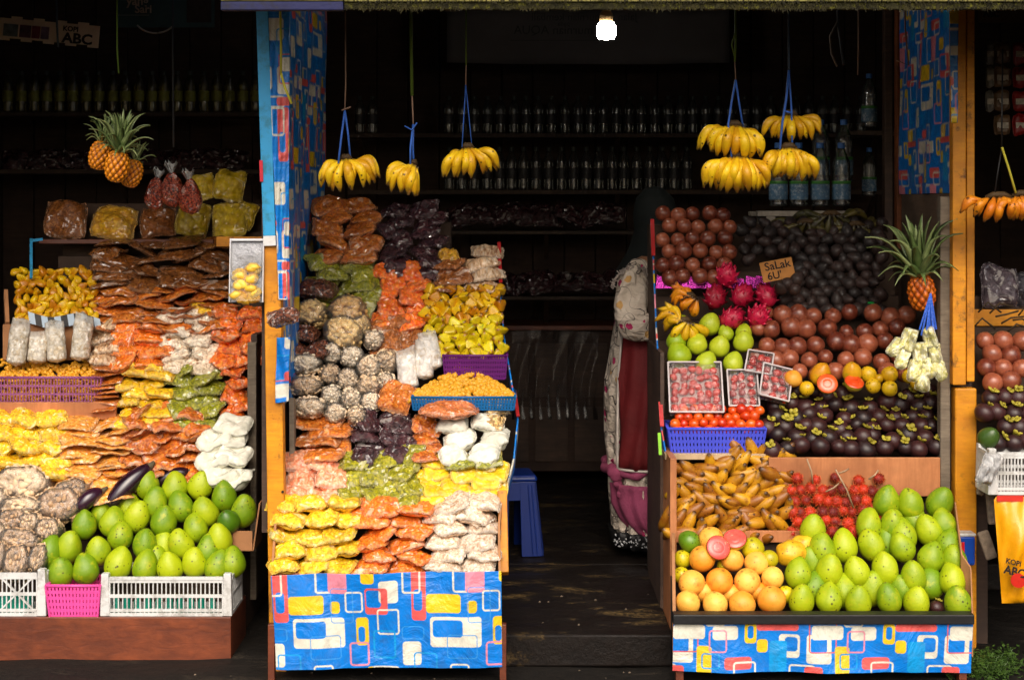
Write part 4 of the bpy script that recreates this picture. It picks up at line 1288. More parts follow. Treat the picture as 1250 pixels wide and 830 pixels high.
for (px, py, s_, ro) in ((285, 521, 1, 4), (262, 538, .95, -8), (286, 556, .95, 10), (261, 562, .95, -6), (270, 580, .95, 4), (292, 584, .85, -18), (284, 538, .8, 0)):
    one('snack_bag', 'smooth white cushion bag against the grey upright board', 'snack bag', rnd.choice(wc), px, py, PROF_L(py) - 0.03, (30, ro, rnd.uniform(-10, 10)), s_, 'white cushion bags by the grey board')
pile('cracker_pack', 'thin brown cracker pack right of the purple basket', 'thin brown packs right of the purple basket', kinds(pk_obr, 3, .115, .12, .014, lump=0.2), PROF_L, 114, 150, 446, 500, 8, 1, (5, 18), 8, 5)
pile('snack_bag', 'yellow crisp bag stacked left of the green bags', 'yellow bag stacks left of the green bags', kinds(pk_yel, 4, .125, .10, .04), PROF_L, 144, 210, 440, 520, 7, 2, (10, 30), 12)
pile('snack_bag', 'folded green crisp bag on the left stall', 'green bags on the left stall', kinds(pk_grd, 4, .13, .11, .035), PROF_L, 204, 272, 444, 518, 6, 2, (15, 45), 20, 10)
pile('snack_bag', 'orange crisp bag against the grey upright board', 'orange bags against the grey board', kinds(pk_red, 3, .11, .10, .045), PROF_L, 268, 308, 434, 516, 6, 1, (15, 40), 14)
pile('snack_bag', 'ribbed bag of brown rolls behind the nut basket', 'ribbed brown bags behind the nut basket', kinds(pk_rib, 3, .13, .09, .05), PROF_L, 110, 146, 394, 448, 4, 1, (10, 30), 8)
pile('snack_bag', 'bag of shredded orange crisps above the yellow bags', 'shredded orange bags on the left stall', kinds(pk_org, 4, .14, .12, .045, lump=0.3), PROF_L, 132, 208, 388, 450, 4, 2, (20, 48), 20)
pile('snack_bag', 'white speckled cracker bag beside shredded orange bags', 'white speckled bags on the left stall', kinds(m_pack('white speckled', S(150, 104, 66), S(232, 214, 188), S(242, 232, 214), 60, rim_amt=0.3, film_amt=.1), 4, .125, .10, .055, lump=0.18), PROF_L, 194, 270, 380, 452, 5, 2, (18, 40), 12)
pile('snack_bag', 'glossy red orange crisp bag beside the white speckled bags', 'red orange bags at the right end of the left stall', kinds(pk_red, 4, .12, .10, .055), PROF_L, 262, 326, 376, 446, 5, 2, (18, 42), 14)
one('snack_bag', 'small bright yellow bag tucked behind the white speckled bags', 'snack bag', kinds(pk_yel, 1, .14, .09, .05)[0], 252, 378, 1.07, (30, 4, 8))
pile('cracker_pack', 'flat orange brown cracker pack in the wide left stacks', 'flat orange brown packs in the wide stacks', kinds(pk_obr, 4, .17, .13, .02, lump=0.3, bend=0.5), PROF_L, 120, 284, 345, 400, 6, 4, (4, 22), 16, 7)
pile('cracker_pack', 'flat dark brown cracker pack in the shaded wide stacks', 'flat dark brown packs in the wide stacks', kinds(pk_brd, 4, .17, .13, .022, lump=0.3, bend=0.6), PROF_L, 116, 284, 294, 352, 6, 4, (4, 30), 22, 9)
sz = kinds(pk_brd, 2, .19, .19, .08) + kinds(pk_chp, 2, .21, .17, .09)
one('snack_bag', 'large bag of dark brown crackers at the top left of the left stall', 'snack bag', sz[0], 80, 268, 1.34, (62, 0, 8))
one('snack_bag', 'large bag of golden chips in creased clear plastic beside the dark bag', 'snack bag', sz[2], 140, 272, 1.34, (62, 4, -4))
one('snack_bag', 'brown cracker bag between the golden chips and the tall yellow bags', 'snack bag', kinds(pk_brn, 1, .16, .16, .07)[0], 193, 272, 1.36, (60, 0, 10))
for i, (px, py, ro, s_) in enumerate(((237, 268, 6, 1.0), (280, 268, -5, 1.05), (280, 226, 8, .95), (246, 228, -10, .8), (296, 262, 20, .8))):
    one('snack_bag', 'upright bag of flat yellow crackers behind the seed bags', 'snack bag', kinds(m_pack('dull yellow crackers', S(184, 146, 6), S(216, 182, 16), S(228, 198, 50), 24, rim_amt=0.3), 1, .15, .165, .055)[0], px, py, 1.37 + 0.03 * (i > 1), (74, ro, 0), s_, 'upright yellow bags at the top of the left stall')

# ================================================================== heaps of nuts and pointed parcels
mt_nutp = m_fruit('roasted nuts', S(172, 108, 12), S(216, 158, 34), None, 0.5, blotch=8, bmp=0.2)
mt_nutb = m_fruit('brown roasted nuts', S(186, 110, 14), S(226, 164, 40), None, 0.5, blotch=8, bmp=0.2)
def nut_heap(name, label, mat, spots, parent=None):
    V, Fc = [], []
    base = []
    for i in range(6):
        for k in range(6):
            th, ph = math.pi * (i + 0.5) / 6, 2 * math.pi * k / 6
            base.append((math.sin(th) * math.cos(ph), math.sin(th) * math.sin(ph), math.cos(th) * 1.35))
    base = np.array(base)
    bf = [(i * 6 + k, (i + 1) * 6 + k, (i + 1) * 6 + (k + 1) % 6, i * 6 + (k + 1) % 6) for i in range(5) for k in range(6)] + [tuple(range(6))[::-1][::-1], tuple(30 + k for k in range(6))[::-1]]
    for (p_, r) in spots:
        rot = np.array(Euler((rnd.uniform(0, 6), rnd.uniform(0, 6), rnd.uniform(0, 6))).to_matrix())
        n = len(V)
        V += (base * r @ rot.T + np.array(p_)).tolist()
        Fc += [tuple(a + n for a in f) for f in bf]
    m = bpy.data.meshes.new(name)
    m.from_pydata(V, [], Fc)
    m.polygons.foreach_set('use_smooth', [True] * len(m.polygons))
    m.materials.append(mat)
    o = place(name, m)
    stuff(o)
    tag(o, label, 'nuts')
    return o
sp = []
for i in range(950):                       # heap in the blue tray
    px = rnd.uniform(500, 627)
    top = 446 + (abs(px - 566) / 62.0) ** 1.15 * 36
    py = rnd.uniform(min(top, 484), 489)
    k_ = (489 - py) / 43.0
    sp.append((P(px, py, 0.50 + 0.20 * k_ + rnd.uniform(-.008, .012)), rnd.uniform(.0085, .0118)))
sp = [(a, r * 1.14) for a, r in sp[:760]]
nut_heap('nut_heap', 'heap of golden roasted nuts in the blue tray', mt_nutp, sp)
sp = []
for i in range(700):
    px = rnd.uniform(2, 121)
    py = rnd.uniform(439 + 6 * math.sin(px * .06) ** 2, 490)
    sp.append((P(px, py, 0.90 + (0.10 * (460 - py) / 20.0 if py < 460 else 0) + rnd.uniform(-.006, .02)), rnd.uniform(.0082, .011)))
nut_heap('nut_heap', 'heap of brown roasted nuts in the purple basket at the far left', mt_nutb, sp)

mt_pt = m_fruit('yellow parcel', S(190, 120, 4), S(230, 190, 16), S(96, 50, 10), 0.45, 60, .08, 6, 0.3, 0.3, 40, patch=S(200, 110, 10), stem=S(60, 30, 14))
mt_pg = m_fruit('green yellow parcel', S(190, 160, 4), S(224, 206, 16), S(70, 80, 10), 0.45, 60, .04, 6, 0.3, 0.3, 40, patch=S(96, 140, 10), stem=S(120, 40, 10))
def point_fun(k):
    return lambda t_, p_: ((1 - 0.62 * np.clip(t_ - 0.35, 0, 1)) * (1 + 0.22 * np.cos(3 * p_)), 1 + 0.28 * np.clip(t_ - 0.5, 0, 1))
pm1 = [ball_mesh(40 + i, mt_pt, .023, .023, .033, (12, 9), point_fun(1), 0.05, 'parcel') for i in range(3)]
pm2 = [tetra_mesh(50 + i, mt_pg, .0165) for i in range(3)]
pm3 = [tetra_mesh(60 + i, mt_pt, .0155) for i in range(3)]
def scatter(name, label, cat, group, meshes, prof, x0, x1, y0, y1, dx, dy, jit=2.0, dY=0.0, rot=(40, 40, 180), sc=(0.88, 1.12), shape=None, base=(0, 0, 0), ordinal=True):
    n = 0
    made = []
    rows = max(1, int(round((y1 - y0) / dy)))
    for i in range(rows):
        py = y1 - (i + .5) * (y1 - y0) / rows
        px = x0 + dx * (0.5 if i % 2 else 0.95)
        while px < x1 - dx * 0.3:
            x, y = px + rnd.uniform(-jit, jit), py + rnd.uniform(-jit, jit)
            px += dx
            if shape and not shape(x, y):
                continue
            Y = prof(y) + dY + rnd.uniform(-.01, .01)
            o = place(name, rnd.choice(meshes), P(x, y, Y), tuple(R(b + rnd.uniform(-r, r)) for b, r in zip(base, rot)), rnd.uniform(*sc))
            tag(o, label, cat, group)
            made.append((i, o))
            n += 1
    if ordinal:
        for i in range(rows):
            r_ = [o for (q, o) in made if q == i]
            for j, o in enumerate(r_):
                o['label'] = label + whereabouts(i, rows, j, len(r_))
    return n
scatter('parcel', 'small pointed yellow parcel heaped behind the striped strip', 'parcel', 'pointed yellow parcels on the left stall', pm1, PROF_L, 16, 124, 328, 392, 10.0, 7.8, 2.0, -0.02, (75, 75, 180), (.68, .88), ordinal=False)
scatter('parcel', 'small pointed orange yellow parcel in the upper heap of the middle stall', 'parcel', 'orange yellow parcels on the middle stall', pm3, PROF_C, 514, 614, 350, 394, 12.0, 9.5, 2.2, -0.03, (180, 180, 180), ordinal=False)
scatter('parcel', 'small pointed green yellow parcel in the heap over the purple basket', 'parcel', 'green yellow parcels over the purple basket', pm2, PROF_C, 516, 618, 388, 438, 12.8, 10, 2.2, -0.04, (180, 180, 180), ordinal=False)
# backing trays
def tray(name, label, cat, px0, px1, pyt, pyb, Y, depth, mat, nu=20, nv=4, flare=0.0, wall=0.004, solid_front=False, lip=0.012, tilt=0.0):
    """open basket: lattice sides, solid floor and a rolled lip"""
    c = P((px0 + px1) / 2, pyb, Y)
    w, h = M_(px1 - px0, Y), M_(pyb - pyt, Y)
    t_ = empty(name, c)
    wb = w * (1 - flare)
    A = [(-wb / 2, 0, 0), (wb / 2, 0, 0), (wb / 2, depth, 0), (-wb / 2, depth, 0)]
    f = flare * w / 2
    B = [(-w / 2, -f, h), (w / 2, -f, h), (w / 2, depth + f, h), (-w / 2, depth + f, h)]
    for i, nm in ((0, 'front_side'), (1, 'end_side'), (2, 'back_side'), (3, 'end_side')):
        a0, a1, b0, b1 = Vector(A[i]), Vector(A[(i + 1) % 4]), Vector(B[i]), Vector(B[(i + 1) % 4])
        m = MB()
        n_ = nu if i in (0, 2) else max(4, int(nu * depth / w))
        nrm = (a1 - a0).cross(b0 - a0).normalized()
        for k in range(n_ + 1):
            q = k / n_
            p0, p1 = a0 + (a1 - a0) * q, b0 + (b1 - b0) * q
            m.bar(p0, p1, (a1 - a0).length / n_ * (0.34 if not solid_front else 0.7), wall, up=nrm)
        for k in range(nv + 1):
            q = k / nv
            p0, p1 = a0 + (b0 - a0) * q, a1 + (b1 - a1) * q
            off = -nrm * 0.0009
            m.bar(p0 + off, p1 + off, h / nv * (0.22 if not solid_front else 0.5), wall, up=nrm)
        m.build(nm, mat, t_)
    m = MB()
    for i in range(4):
        m.tube([B[i], B[(i + 1) % 4]], lip / 2, 8)
    m.build('rim', mat, t_, True)
    MB().box(-wb / 2 + .002, wb / 2 - .002, .002, depth - .002, -0.003, 0.003).build('floor', mat, t_)
    tag(t_, label, cat)
    return t_
mt_purp = m_plain('dull purple plastic', S(150, 84, 132), 0.4, 0.15)
mt_purd = m_plain('deep purple plastic', S(92, 20, 104), 0.4, 0.15)
mt_bltr = m_plain('teal blue plastic', S(14, 92, 150), 0.4, 0.15)
mt_viol = m_plain('violet blue plastic', S(74, 84, 214), 0.35, 0.1)
mt_pinkp = m_plain('bright pink plastic', S(238, 84, 164), 0.35, 0.08)
tray('basket', 'dull purple lattice basket of nuts at the far left', 'basket', -6, 123, 461, 491, 0.86, .12, mt_purp, 34, 3, 0.0, .003, False, .012)
tray('basket', 'deep purple basket under the green yellow parcels', 'basket', 541, 619, 434, 462, 0.64, .12, mt_purd, 26, 5, 0.06, .003, True, .010)
tray('tray', 'shallow teal blue tray holding the golden nuts', 'tray', 503, 629, 485, 500, 0.46, .22, mt_bltr, 34, 4, 0.03, .003, True, .011)
tray('basket', 'violet blue basket heaped with small red fruit', 'basket', 816, 934, 523, 554, 0.50, .18, mt_viol, 26, 4, 0.07, .003, True, .012)
tray('basket', 'bright pink plastic basket between the two white crates', 'basket', 57, 123, 714, 752, 0.30, .14, mt_pinkp, 15, 5, 0.12, .004, True, .010)
# striped strip and standing clear bags at the left
st = empty('striped_strip', P(80, 392, 0.99))
k = M_(1, 0.99)
for i in range(11):
    x = -44 + i * 8
    wv_ = lambda q: 3.2 * math.sin(q * 0.09) + q * -0.05
    MB().hexa([(x * k, 0, (-7 + wv_(x)) * k), ((x + 8) * k, 0, (-7 + wv_(x + 8)) * k), ((x + 8) * k, .004, (-7 + wv_(x + 8)) * k), (x * k, .004, (-7 + wv_(x)) * k)],
              [((x - 3) * k, .01, (7 + wv_(x)) * k), ((x + 5) * k, .01, (7 + wv_(x + 8)) * k), ((x + 5) * k, .014, (7 + wv_(x + 8)) * k), ((x - 3) * k, .014, (7 + wv_(x)) * k)]).build('stripe', mt_black if i % 2 else m_plain('pale blue stripe', S(176, 196, 214), 0.5, 0.1), st)
tag(st, 'black and pale blue striped strip along the pointed parcels', 'cloth strip')
tl_m = m_pack('pale puffed grains', S(176, 150, 104), S(214, 206, 190), S(226, 222, 214), 60, rim=S(206, 206, 204), rim_amt=0.6, glare=0.15)
for i, (px, py, h_, tlt) in enumerate(((19, 447, 58, 4), (44, 444, 40, 5), (70, 443, 50, -4), (97, 441, 58, 8))):
    nm_ = ('leftmost, fullest white', 'short second', 'narrow third', 'tall rightmost')[i]
    one('tube_bag', 'clear bag of puffed grains over the purple basket, %s one' % nm_, 'tube bag', tube_bag_mesh(70 + i, tl_m, .040, M_(h_, .9)), px, py, 0.90, (-10, tlt, 8 * i))
# board under the left parcels
left2 = MB().box(P(6, 0, 1.05).x, P(122, 0, 1.05).x, 1.02, 1.035, P(0, 440, 1.02).z, P(0, 396, 1.02).z)
under(left, left2.build('tray_front', mt_card, None, False, 0.002))
under(left, MB().bar(P(9, 398, 1.03), P(7, 358, 1.16), 0.016, 0.05).build('tray_side', mt_card))

# white crates
def crate(label, px0, px1, pyt, pyb, Y, depth, nu=30, diag=False, right_only=True):
    c = P((px0 + px1) / 2, pyb, Y)
    w, h = M_(px1 - px0, Y), M_(pyb - pyt, Y)
    t_ = empty('crate', c)
    cp = 0.036
    for sx in (-1, 1):
        for y in (0, depth - 0.03):
            x = sx * (w / 2 - cp / 2)
            MB().hexa([(x - cp / 2, y, 0), (x + cp / 2, y, 0), (x + cp / 2, y + .03, 0), (x - cp / 2, y + .03, 0)], [(x - cp / 2 + .004, y, h * 1.10), (x + cp / 2 - .004, y, h * 1.10), (x + cp / 2 - .004, y + .03, h * 1.10), (x - cp / 2 + .004, y + .03, h * 1.10)]).build('corner_post', mt_white, t_, False, .003)
    for (y, nm) in ((.006, 'front_panel'), (depth - .006, 'back_panel')):
        m = MB()
        x0, x1 = -w / 2 + cp, w / 2 - cp
        for i in range(nu + 1):
            x = x0 + (x1 - x0) * i / nu
            m.box(x - w * 0.0042, x + w * 0.0042, y - .003, y + .003, .004, h)
        for z, tz in ((.006, .012), (.022, .010), (h * .52, .012), (h * .9, .010), (h - .004, .014)):
            m.box(x0, x1, y - .0045, y + .0045, z - tz / 2, z + tz / 2)
        if diag:
            for a_, b2 in (((x1 - .15, .01), (x1, h)), ((x1 - .15, h), (x1, .01)), ((x1 - .30, .01), (x1 - .15, h)), ((x1 - .30, h), (x1 - .15, .01))):
                m.bar((a_[0], y, a_[1]), (b2[0], y, b2[1]), .006, .008, up=(0, 1, 0))
        m.build(nm, mt_white, t_)
    for sx in (-1, 1):
        m = MB()
        x = sx * (w / 2 - .006)
        n2 = max(5, int(nu * depth / w))
        for i in range(n2 + 1):
            y = .03 + (depth - .06) * i / n2
            m.box(x - .003, x + .003, y - .004, y + .004, .004, h)
        for z, tz in ((.006, .012), (h * .52, .012), (h - .004, .014)):
            m.box(x - .0045, x + .0045, .03, depth - .03, z - tz / 2, z + tz / 2)
        m.build('end_panel', mt_white, t_)
    MB().box(-w / 2 + .01, w / 2 - .01, .012, depth - .012, .001, .008).build('floor', mt_white, t_)
    tag(t_, label, 'crate')
    return t_
crate('long white plastic crate under the green mangoes', 122, 283, 705, 752, .295, .25, 26)
crate('white plastic crate with crossed ribs cut off by the left edge', -104, 56, 700, 752, .295, .25, 26, True)
crate('white plastic crate on the orange sack beyond the post', 1206, 1330, 553, 604, .16, .16, 24)
mt_teal = m_plain('teal plastic', S(16, 158, 136), 0.4, 0.2, 12)
for i in range(10):
    o = MB().lathe([(.012, 0), (.0135, .004), (.0135, .05), (.006, .062), (.006, .07)], 10).build('teal_bottle', mt_teal, None, True, loc=P(142 + i * 13, 752, .36) + Vector((0, 0, 0.012)))
    tag(o, 'small teal bottle seen through the slats of the long crate', 'bottle', 'teal bottles in the long crate')
o = MB().box(-.06, .06, 0, .05, 0, .06).build('teal_box', mt_teal, None, False, .004, loc=P(18, 752, .34) + Vector((0, 0, 0.012)))
tag(o, 'teal box inside the left white crate', 'box')
cb = empty('carton', P(296, 672, .50))
k = M_(1, .5)
MB().box(-12 * k, 12 * k, 0, .006, 0, 24 * k).build('front_flap', mt_card, cb, False, .001)
MB().hexa([(12 * k, -.0, 0), (12 * k + .006, 0, 0), (12 * k + .006, .2, 0), (12 * k, .2, 0)], [(20 * k, 0, 58 * k), (20 * k + .006, 0, 58 * k), (13 * k + .006, .2, 50 * k), (13 * k, .2, 50 * k)]).build('side_flap', mt_card, cb, False, .001)
MB().box(-12 * k, 12 * k, .008, .2, -.004, .002).build('bottom', mt_card, cb)
tag(cb, 'open brown carton at the right end of the mango heap', 'carton')

# ================================================================== fruit
mt_mango = m_fruit('green mango skin', S(108, 142, 4), S(172, 186, 8), S(60, 58, 8), 0.5, 58, .11, 3.0, 0.05, 0.35, 70, patch=S(178, 178, 20), stem=S(84, 56, 26))
mt_mangod = m_fruit('dark green mango skin', S(64, 104, 10), S(96, 136, 18), S(40, 44, 8), 0.4, 62, .10, 3.0, 0.2, 0.12, 60, stem=S(84, 56, 26))
mt_mangoy = m_fruit('ripe yellow green skin', S(170, 160, 10), S(206, 190, 20), S(90, 60, 8), 0.4, 62, .14, 3.0, 0.2, 0.12, 60, stem=S(84, 56, 26))
egg = lambda t_, p_: (1 - 0.46 * np.clip(t_ - 0.40, 0, 1) ** 1.05 + 0.04 * np.cos(p_), 1 + 0.16 * np.clip(t_ - 0.5, 0, 1))
rnd_f = lambda t_, p_: (1 - 0.10 * np.clip(t_ - 0.5, 0, 1), 1.0 - 0.07 * (np.abs(t_ - 0.5) > 0.46))
mg = [ball_mesh(100 + i, mt_mango, .051 + .0015 * (i % 3), .050, .058 + .003 * (i % 4), (24, 18), egg, .045, 'mango', 1.7, .955) for i in range(7)]
mgd = [ball_mesh(110, mt_mangod, .050, .049, .056, (24, 18), egg, .03, 'mango', 1.6, .95)]
def put(name, label, cat, group, mesh, px, py, Y, tilt=18, sc=1.0, base=(0, 0)):
    o = place(name, mesh, P(px, py, Y), (R(base[0] + rnd.uniform(-tilt, tilt)), R(base[1] + rnd.uniform(-tilt, tilt)), R(rnd.uniform(0, 360))), sc * rnd.uniform(.96, 1.05))
    return tag(o, label, cat, group)
LM = [(180, 592), (213, 595), (244, 593), (274, 606), (298, 623), (190, 613), (220, 618), (251, 625), (103, 641), (138, 637), (168, 631), (158, 619), (200, 637), (239, 644), (268, 658), (85, 667), (120, 672), (148, 654), (177, 664), (221, 664),
      (255, 670), (61, 674), (199, 667), (73, 699), (104, 695), (145, 689), (177, 691), (208, 692), (192, 686), (238, 687), (267, 691), (283, 686), (125, 627)]
lm_o = []
for (px, py) in LM:
    Y = .37 + (700 - py) / 110.0 * .26
    if (px, py) in ((199, 667), (192, 686), (125, 627), (158, 619)):
        Y += .05
    lm_o.append((put('mango', 'green mango over the long white crate', 'mango', 'green mangoes on the left stall', rnd.choice(mg), px, py, Y, 16, 1.0), px, py))
row_labels(lm_o, 'green mango heaped over the white crate', 14)
put('mango', 'darker smooth green mango at the right of the left mango heap', 'mango', None, mgd[0], 279, 636, .5, 60, .95)
RM = [(1082, 613), (1111, 616), (1148, 614), (993, 647), (1061, 640), (1089, 641), (1103, 652), (1133, 647), (1153, 640), (1115, 638), (1030, 666), (1004, 671), (1063, 666), (1101, 668), (1082, 660), (1137, 681), (1157, 663), (1165, 683),
      (974, 699), (1012, 696), (1046, 698), (1081, 695), (1115, 704), (1136, 712), (1162, 708), (991, 687), (978, 732), (1012, 731), (1047, 734), (1085, 730), (1119, 734), (1169, 735), (995, 716), (1030, 720), (1065, 718), (1100, 720)]
hid = {(1115, 638), (1082, 660), (991, 687), (995, 716), (1030, 720), (1065, 718), (1100, 720), (1136, 712)}
rm_o = []
for (px, py) in RM:
    Y = .08 + (735 - py) / 122.0 * .30 + (.045 if (px, py) in hid else 0)
    rm_o.append((put('mango', 'green mango', 'mango', 'green mangoes on the fruit stall', rnd.choice(mg), px, py, Y, 20, 1.0), px, py))
row_labels(rm_o, 'green mango in the fruit stall tray', 16)
og = [ball_mesh(120 + i, m_fruit('orange fruit skin', S(226, 146, 36), S(244, 194, 84), S(176, 84, 14), 0.5, 60, .09, 3, .05, .3, 60, patch=S(216, 100, 20), stem=S(110, 70, 20)), .049, .049, .047, (24, 16), rnd_f, .025, 'fruit', 1.6) for i in range(4)]
oy = [ball_mesh(130, mt_mangoy, .046, .046, .046, (24, 16), rnd_f, .025, 'fruit', 1.6)]
of_o = []
for (px, py, k_, s_) in ((868, 658, 'o', .95), (857, 682, 'o', 1.06), (894, 683, 'o', .92), (919, 669, 'y', .9), (923, 687, 'o', .9), (844, 711, 'o', 1), (878, 709, 'o', 1), (912, 709, 'o', .98), (943, 705, 'o', .9), (840, 735, 'o', .9), (873, 737, 'o', .98), (906, 737, 'o', .98), (942, 732, 'o', 1.05), (939, 682, 'y', .7), (860, 722, 'o', .8), (926, 722, 'o', .8), (892, 724, 'o', .8)):
    Y = .08 + (735 - py) / 122.0 * .30 + (.04 if py in (722, 724) else 0)
    of_o.append((put('round_fruit', 'round orange fruit', 'fruit', 'round orange fruits in the front tray', rnd.choice(og) if k_ == 'o' else oy[0], px, py, Y, 40, s_), px, py))
row_labels(of_o, 'round orange fruit with rusty blush', 10)
for (px, py, s_) in ((833, 682, .75), (832, 702, .72), (959, 725, .7), (990, 672, .75), (884, 690, .6)):
    put('round_fruit', 'small yellow green fruit tucked among the orange fruits', 'fruit', 'small yellow green fruits in the front tray', oy[0], px, py, .12 + (735 - py) / 122.0 * .30, 40, s_)
put('mango', 'green mango at the left end behind the orange fruits', 'mango', None, mgd[0], 841, 660, .27, 70, .85)
pf = [ball_mesh(140 + i, m_fruit('blotched papaya', S(206, 150, 14), S(232, 184, 40), S(120, 70, 10), 0.45, 60, .18, 3, .15, .3, 40, patch=S(190, 110, 14)), .062, .05, .048, (24, 16), None, .08, 'papaya', 2.2) for i in range(2)]
one('papaya', 'knobbly yellow orange papaya between orange fruits and mangoes', 'papaya', pf[0], 966, 675, .23, (10, 5, 10))
one('papaya', 'yellow papaya half hidden behind the knobbly one', 'papaya', pf[1], 981, 664, .28, (10, -10, 40), .8)
def half_fruit(label, px, py, Y, r, rot, skin, flesh, core):
    t_ = empty('cut_fruit', P(px, py, Y), tuple(R(a) for a in rot))
    m = MB()
    m.lathe([(r * math.sin(a), r * .95 * -math.cos(a)) for a in np.linspace(.05, math.pi / 2, 9)], 24)
    m.f.pop()
    m.build('skin', skin, t_, True)
    MB().lathe([(r * .985, -.001), (r * .93, .0022), (r * .5, .0026), (.002, 0.003)], 24).build('flesh', flesh, t_, True)
    MB().lathe([(r * .5, .0015), (r * .42, .0033), (r * .2, .0037), (.001, .0038)], 18).build('seed_core', core, t_, True)
    tag(t_, label, 'cut fruit')
sk = m_fruit('guava skin', S(190, 170, 40), S(214, 190, 60), None)
fs = m_fruit('pink flesh', S(222, 74, 66), S(238, 106, 90), S(236, 150, 120), 0.3, 90, .14, 8, .5)
fc = m_fruit('pink core', S(226, 90, 84), S(236, 120, 108), S(240, 190, 150), 0.35, 160, .2, 8, .5)
half_fruit('left cut pink fruit half on top of the orange fruits', 877, 668, .18, .046, (62, 20, 0), sk, fs, fs)
half_fruit('right cut pink fruit half on top of the orange fruits', 897, 657, .22, .045, (40, -8, 0), sk, fs, fs)

# brown yellow stubby bananas
mt_bb = m_fruit('brown ripe banana', S(138, 80, 8), S(206, 150, 20), S(56, 28, 6), 0.5, 45, .10, 5, .15, .25, 50, stem=S(74, 44, 12), patch=S(120, 66, 8))
sb = [banana_mesh(i, mt_bb, .155, .0225, .03, 'banana', True) for i in range(2)] + [banana_mesh(3, mt_bb, .135, .0225, .02, 'banana', True)]
def bshape(x, y):
    return y > 538 + abs(x - 895) * 0.30 or (x > 895 and y > 545)
n_b = 0
for i in range(9):
    py = 650 - i * 13.0
    for j in range(12):
        px = 822 + j * 13.5 + (7 if i % 2 else 0) + rnd.uniform(-4, 4)
        y = py + rnd.uniform(-4, 4)
        if px > 966 or not bshape(px, y) or (y < 562 and px < 885) or (px > 945 and y > 640):
            continue
        Y = .37 + (650 - y) / 115.0 * .16
        if rnd.random() < .3:
            rot = (R(rnd.uniform(50, 100)), 0, R(rnd.uniform(-35, 35)))
        else:
            rot = (R(rnd.uniform(10, 40)), R((1 if math.sin(px * .045 + i * .9) > -.3 else -1) * rnd.uniform(25, 85)), R(rnd.uniform(-20, 20)))
        M = Euler(rot).to_matrix() @ Vector((0, 0, .055))
        o = place('banana', rnd.choice(sb), P(px, y, Y) + M, rot, rnd.uniform(.9, 1.12))
        tag(o, 'stubby brown yellow banana in the heap below the violet basket', 'banana', 'stubby bananas on the fruit stall')
one('banana', 'long striped yellow banana lying at the right of the stubby heap', 'banana', sb[0], 928, 572, .40, (40, -62, 10), 1.25)

# rambutans
mt_ram = m_fruit('rambutan', S(104, 10, 8), S(200, 50, 16), None, .6, blotch=9, coat=0, bmp=0, stem=S(226, 140, 50))
def spiky(seed, mat, r, n, ln):
    g = np.random.default_rng(seed)
    m = MB()
    m.lathe([(max(.0005, r * math.sin(a)), -r * 1.08 * math.cos(a)) for a in np.linspace(0.02, math.pi - .02, 9)], 12)
    n0 = len(m.v)
    for i in range(n):
        z = 1 - 2 * (i + .5) / n
        ph = i * 2.39996 + g.normal() * .15
        d = Vector((math.sqrt(1 - z * z) * math.cos(ph), math.sqrt(1 - z * z) * math.sin(ph), z))
        a = d.orthogonal().normalized()
        b_ = d.cross(a)
        p_ = d * r * .97
        tip = d * (r + ln * g.uniform(.7, 1.1)) + (a * g.normal() + b_ * g.normal()) * ln * .35
        w = r * .085
        m.add([p_ + a * w, p_ - a * w * .5 + b_ * w * .87, p_ - a * w * .5 - b_ * w * .87, tip], [(0, 1, 3), (1, 2, 3), (2, 0, 3)])
    me = m.mesh('rambutan', mat, False)
    at = me.attributes.new('stem', 'FLOAT', 'POINT')
    at.data.foreach_set('value', np.array([0.0] * n0 + [0, 0, 0, .55] * n, np.float32))
    return me
rb = [spiky(i, mt_ram, .0205, 120, .0085) for i in range(3)]
for i in range(6):
    for j in range(9):
        px, py = 966 + j * 12.5 + (6 if i % 2 else 0) + rnd.uniform(-3, 3), 650 - i * 13 + rnd.uniform(-3, 3)
        if px > 1078 or (i == 5 and j % 2) or (py > 636 and px > 1058):
            continue
        put('rambutan', 'hairy red rambutan heaped in front of the orange plywood', 'rambutan', 'rambutans on the fruit stall', rnd.choice(rb), px, py, .36 + (650 - py) / 75 * .07, 180, rnd.uniform(.9, 1.15))
tw = MB()
for (a, b_) in (((1020, 573), (1042, 620)), ((1022, 578), (1036, 572)), ((1008, 600), (1024, 590)), ((985, 560), (992, 590)), ((1060, 585), (1072, 574))):
    tw.tube([P(*a, .34), P((a[0] + b_[0]) / 2 + 2, (a[1] + b_[1]) / 2, .335), P(*b_, .35)], .0035, 5)
tag(tw.build('twigs', m_plain('twig', S(170, 140, 110), .8), None, True), 'pale twigs and ties on top of the rambutans', 'twigs')

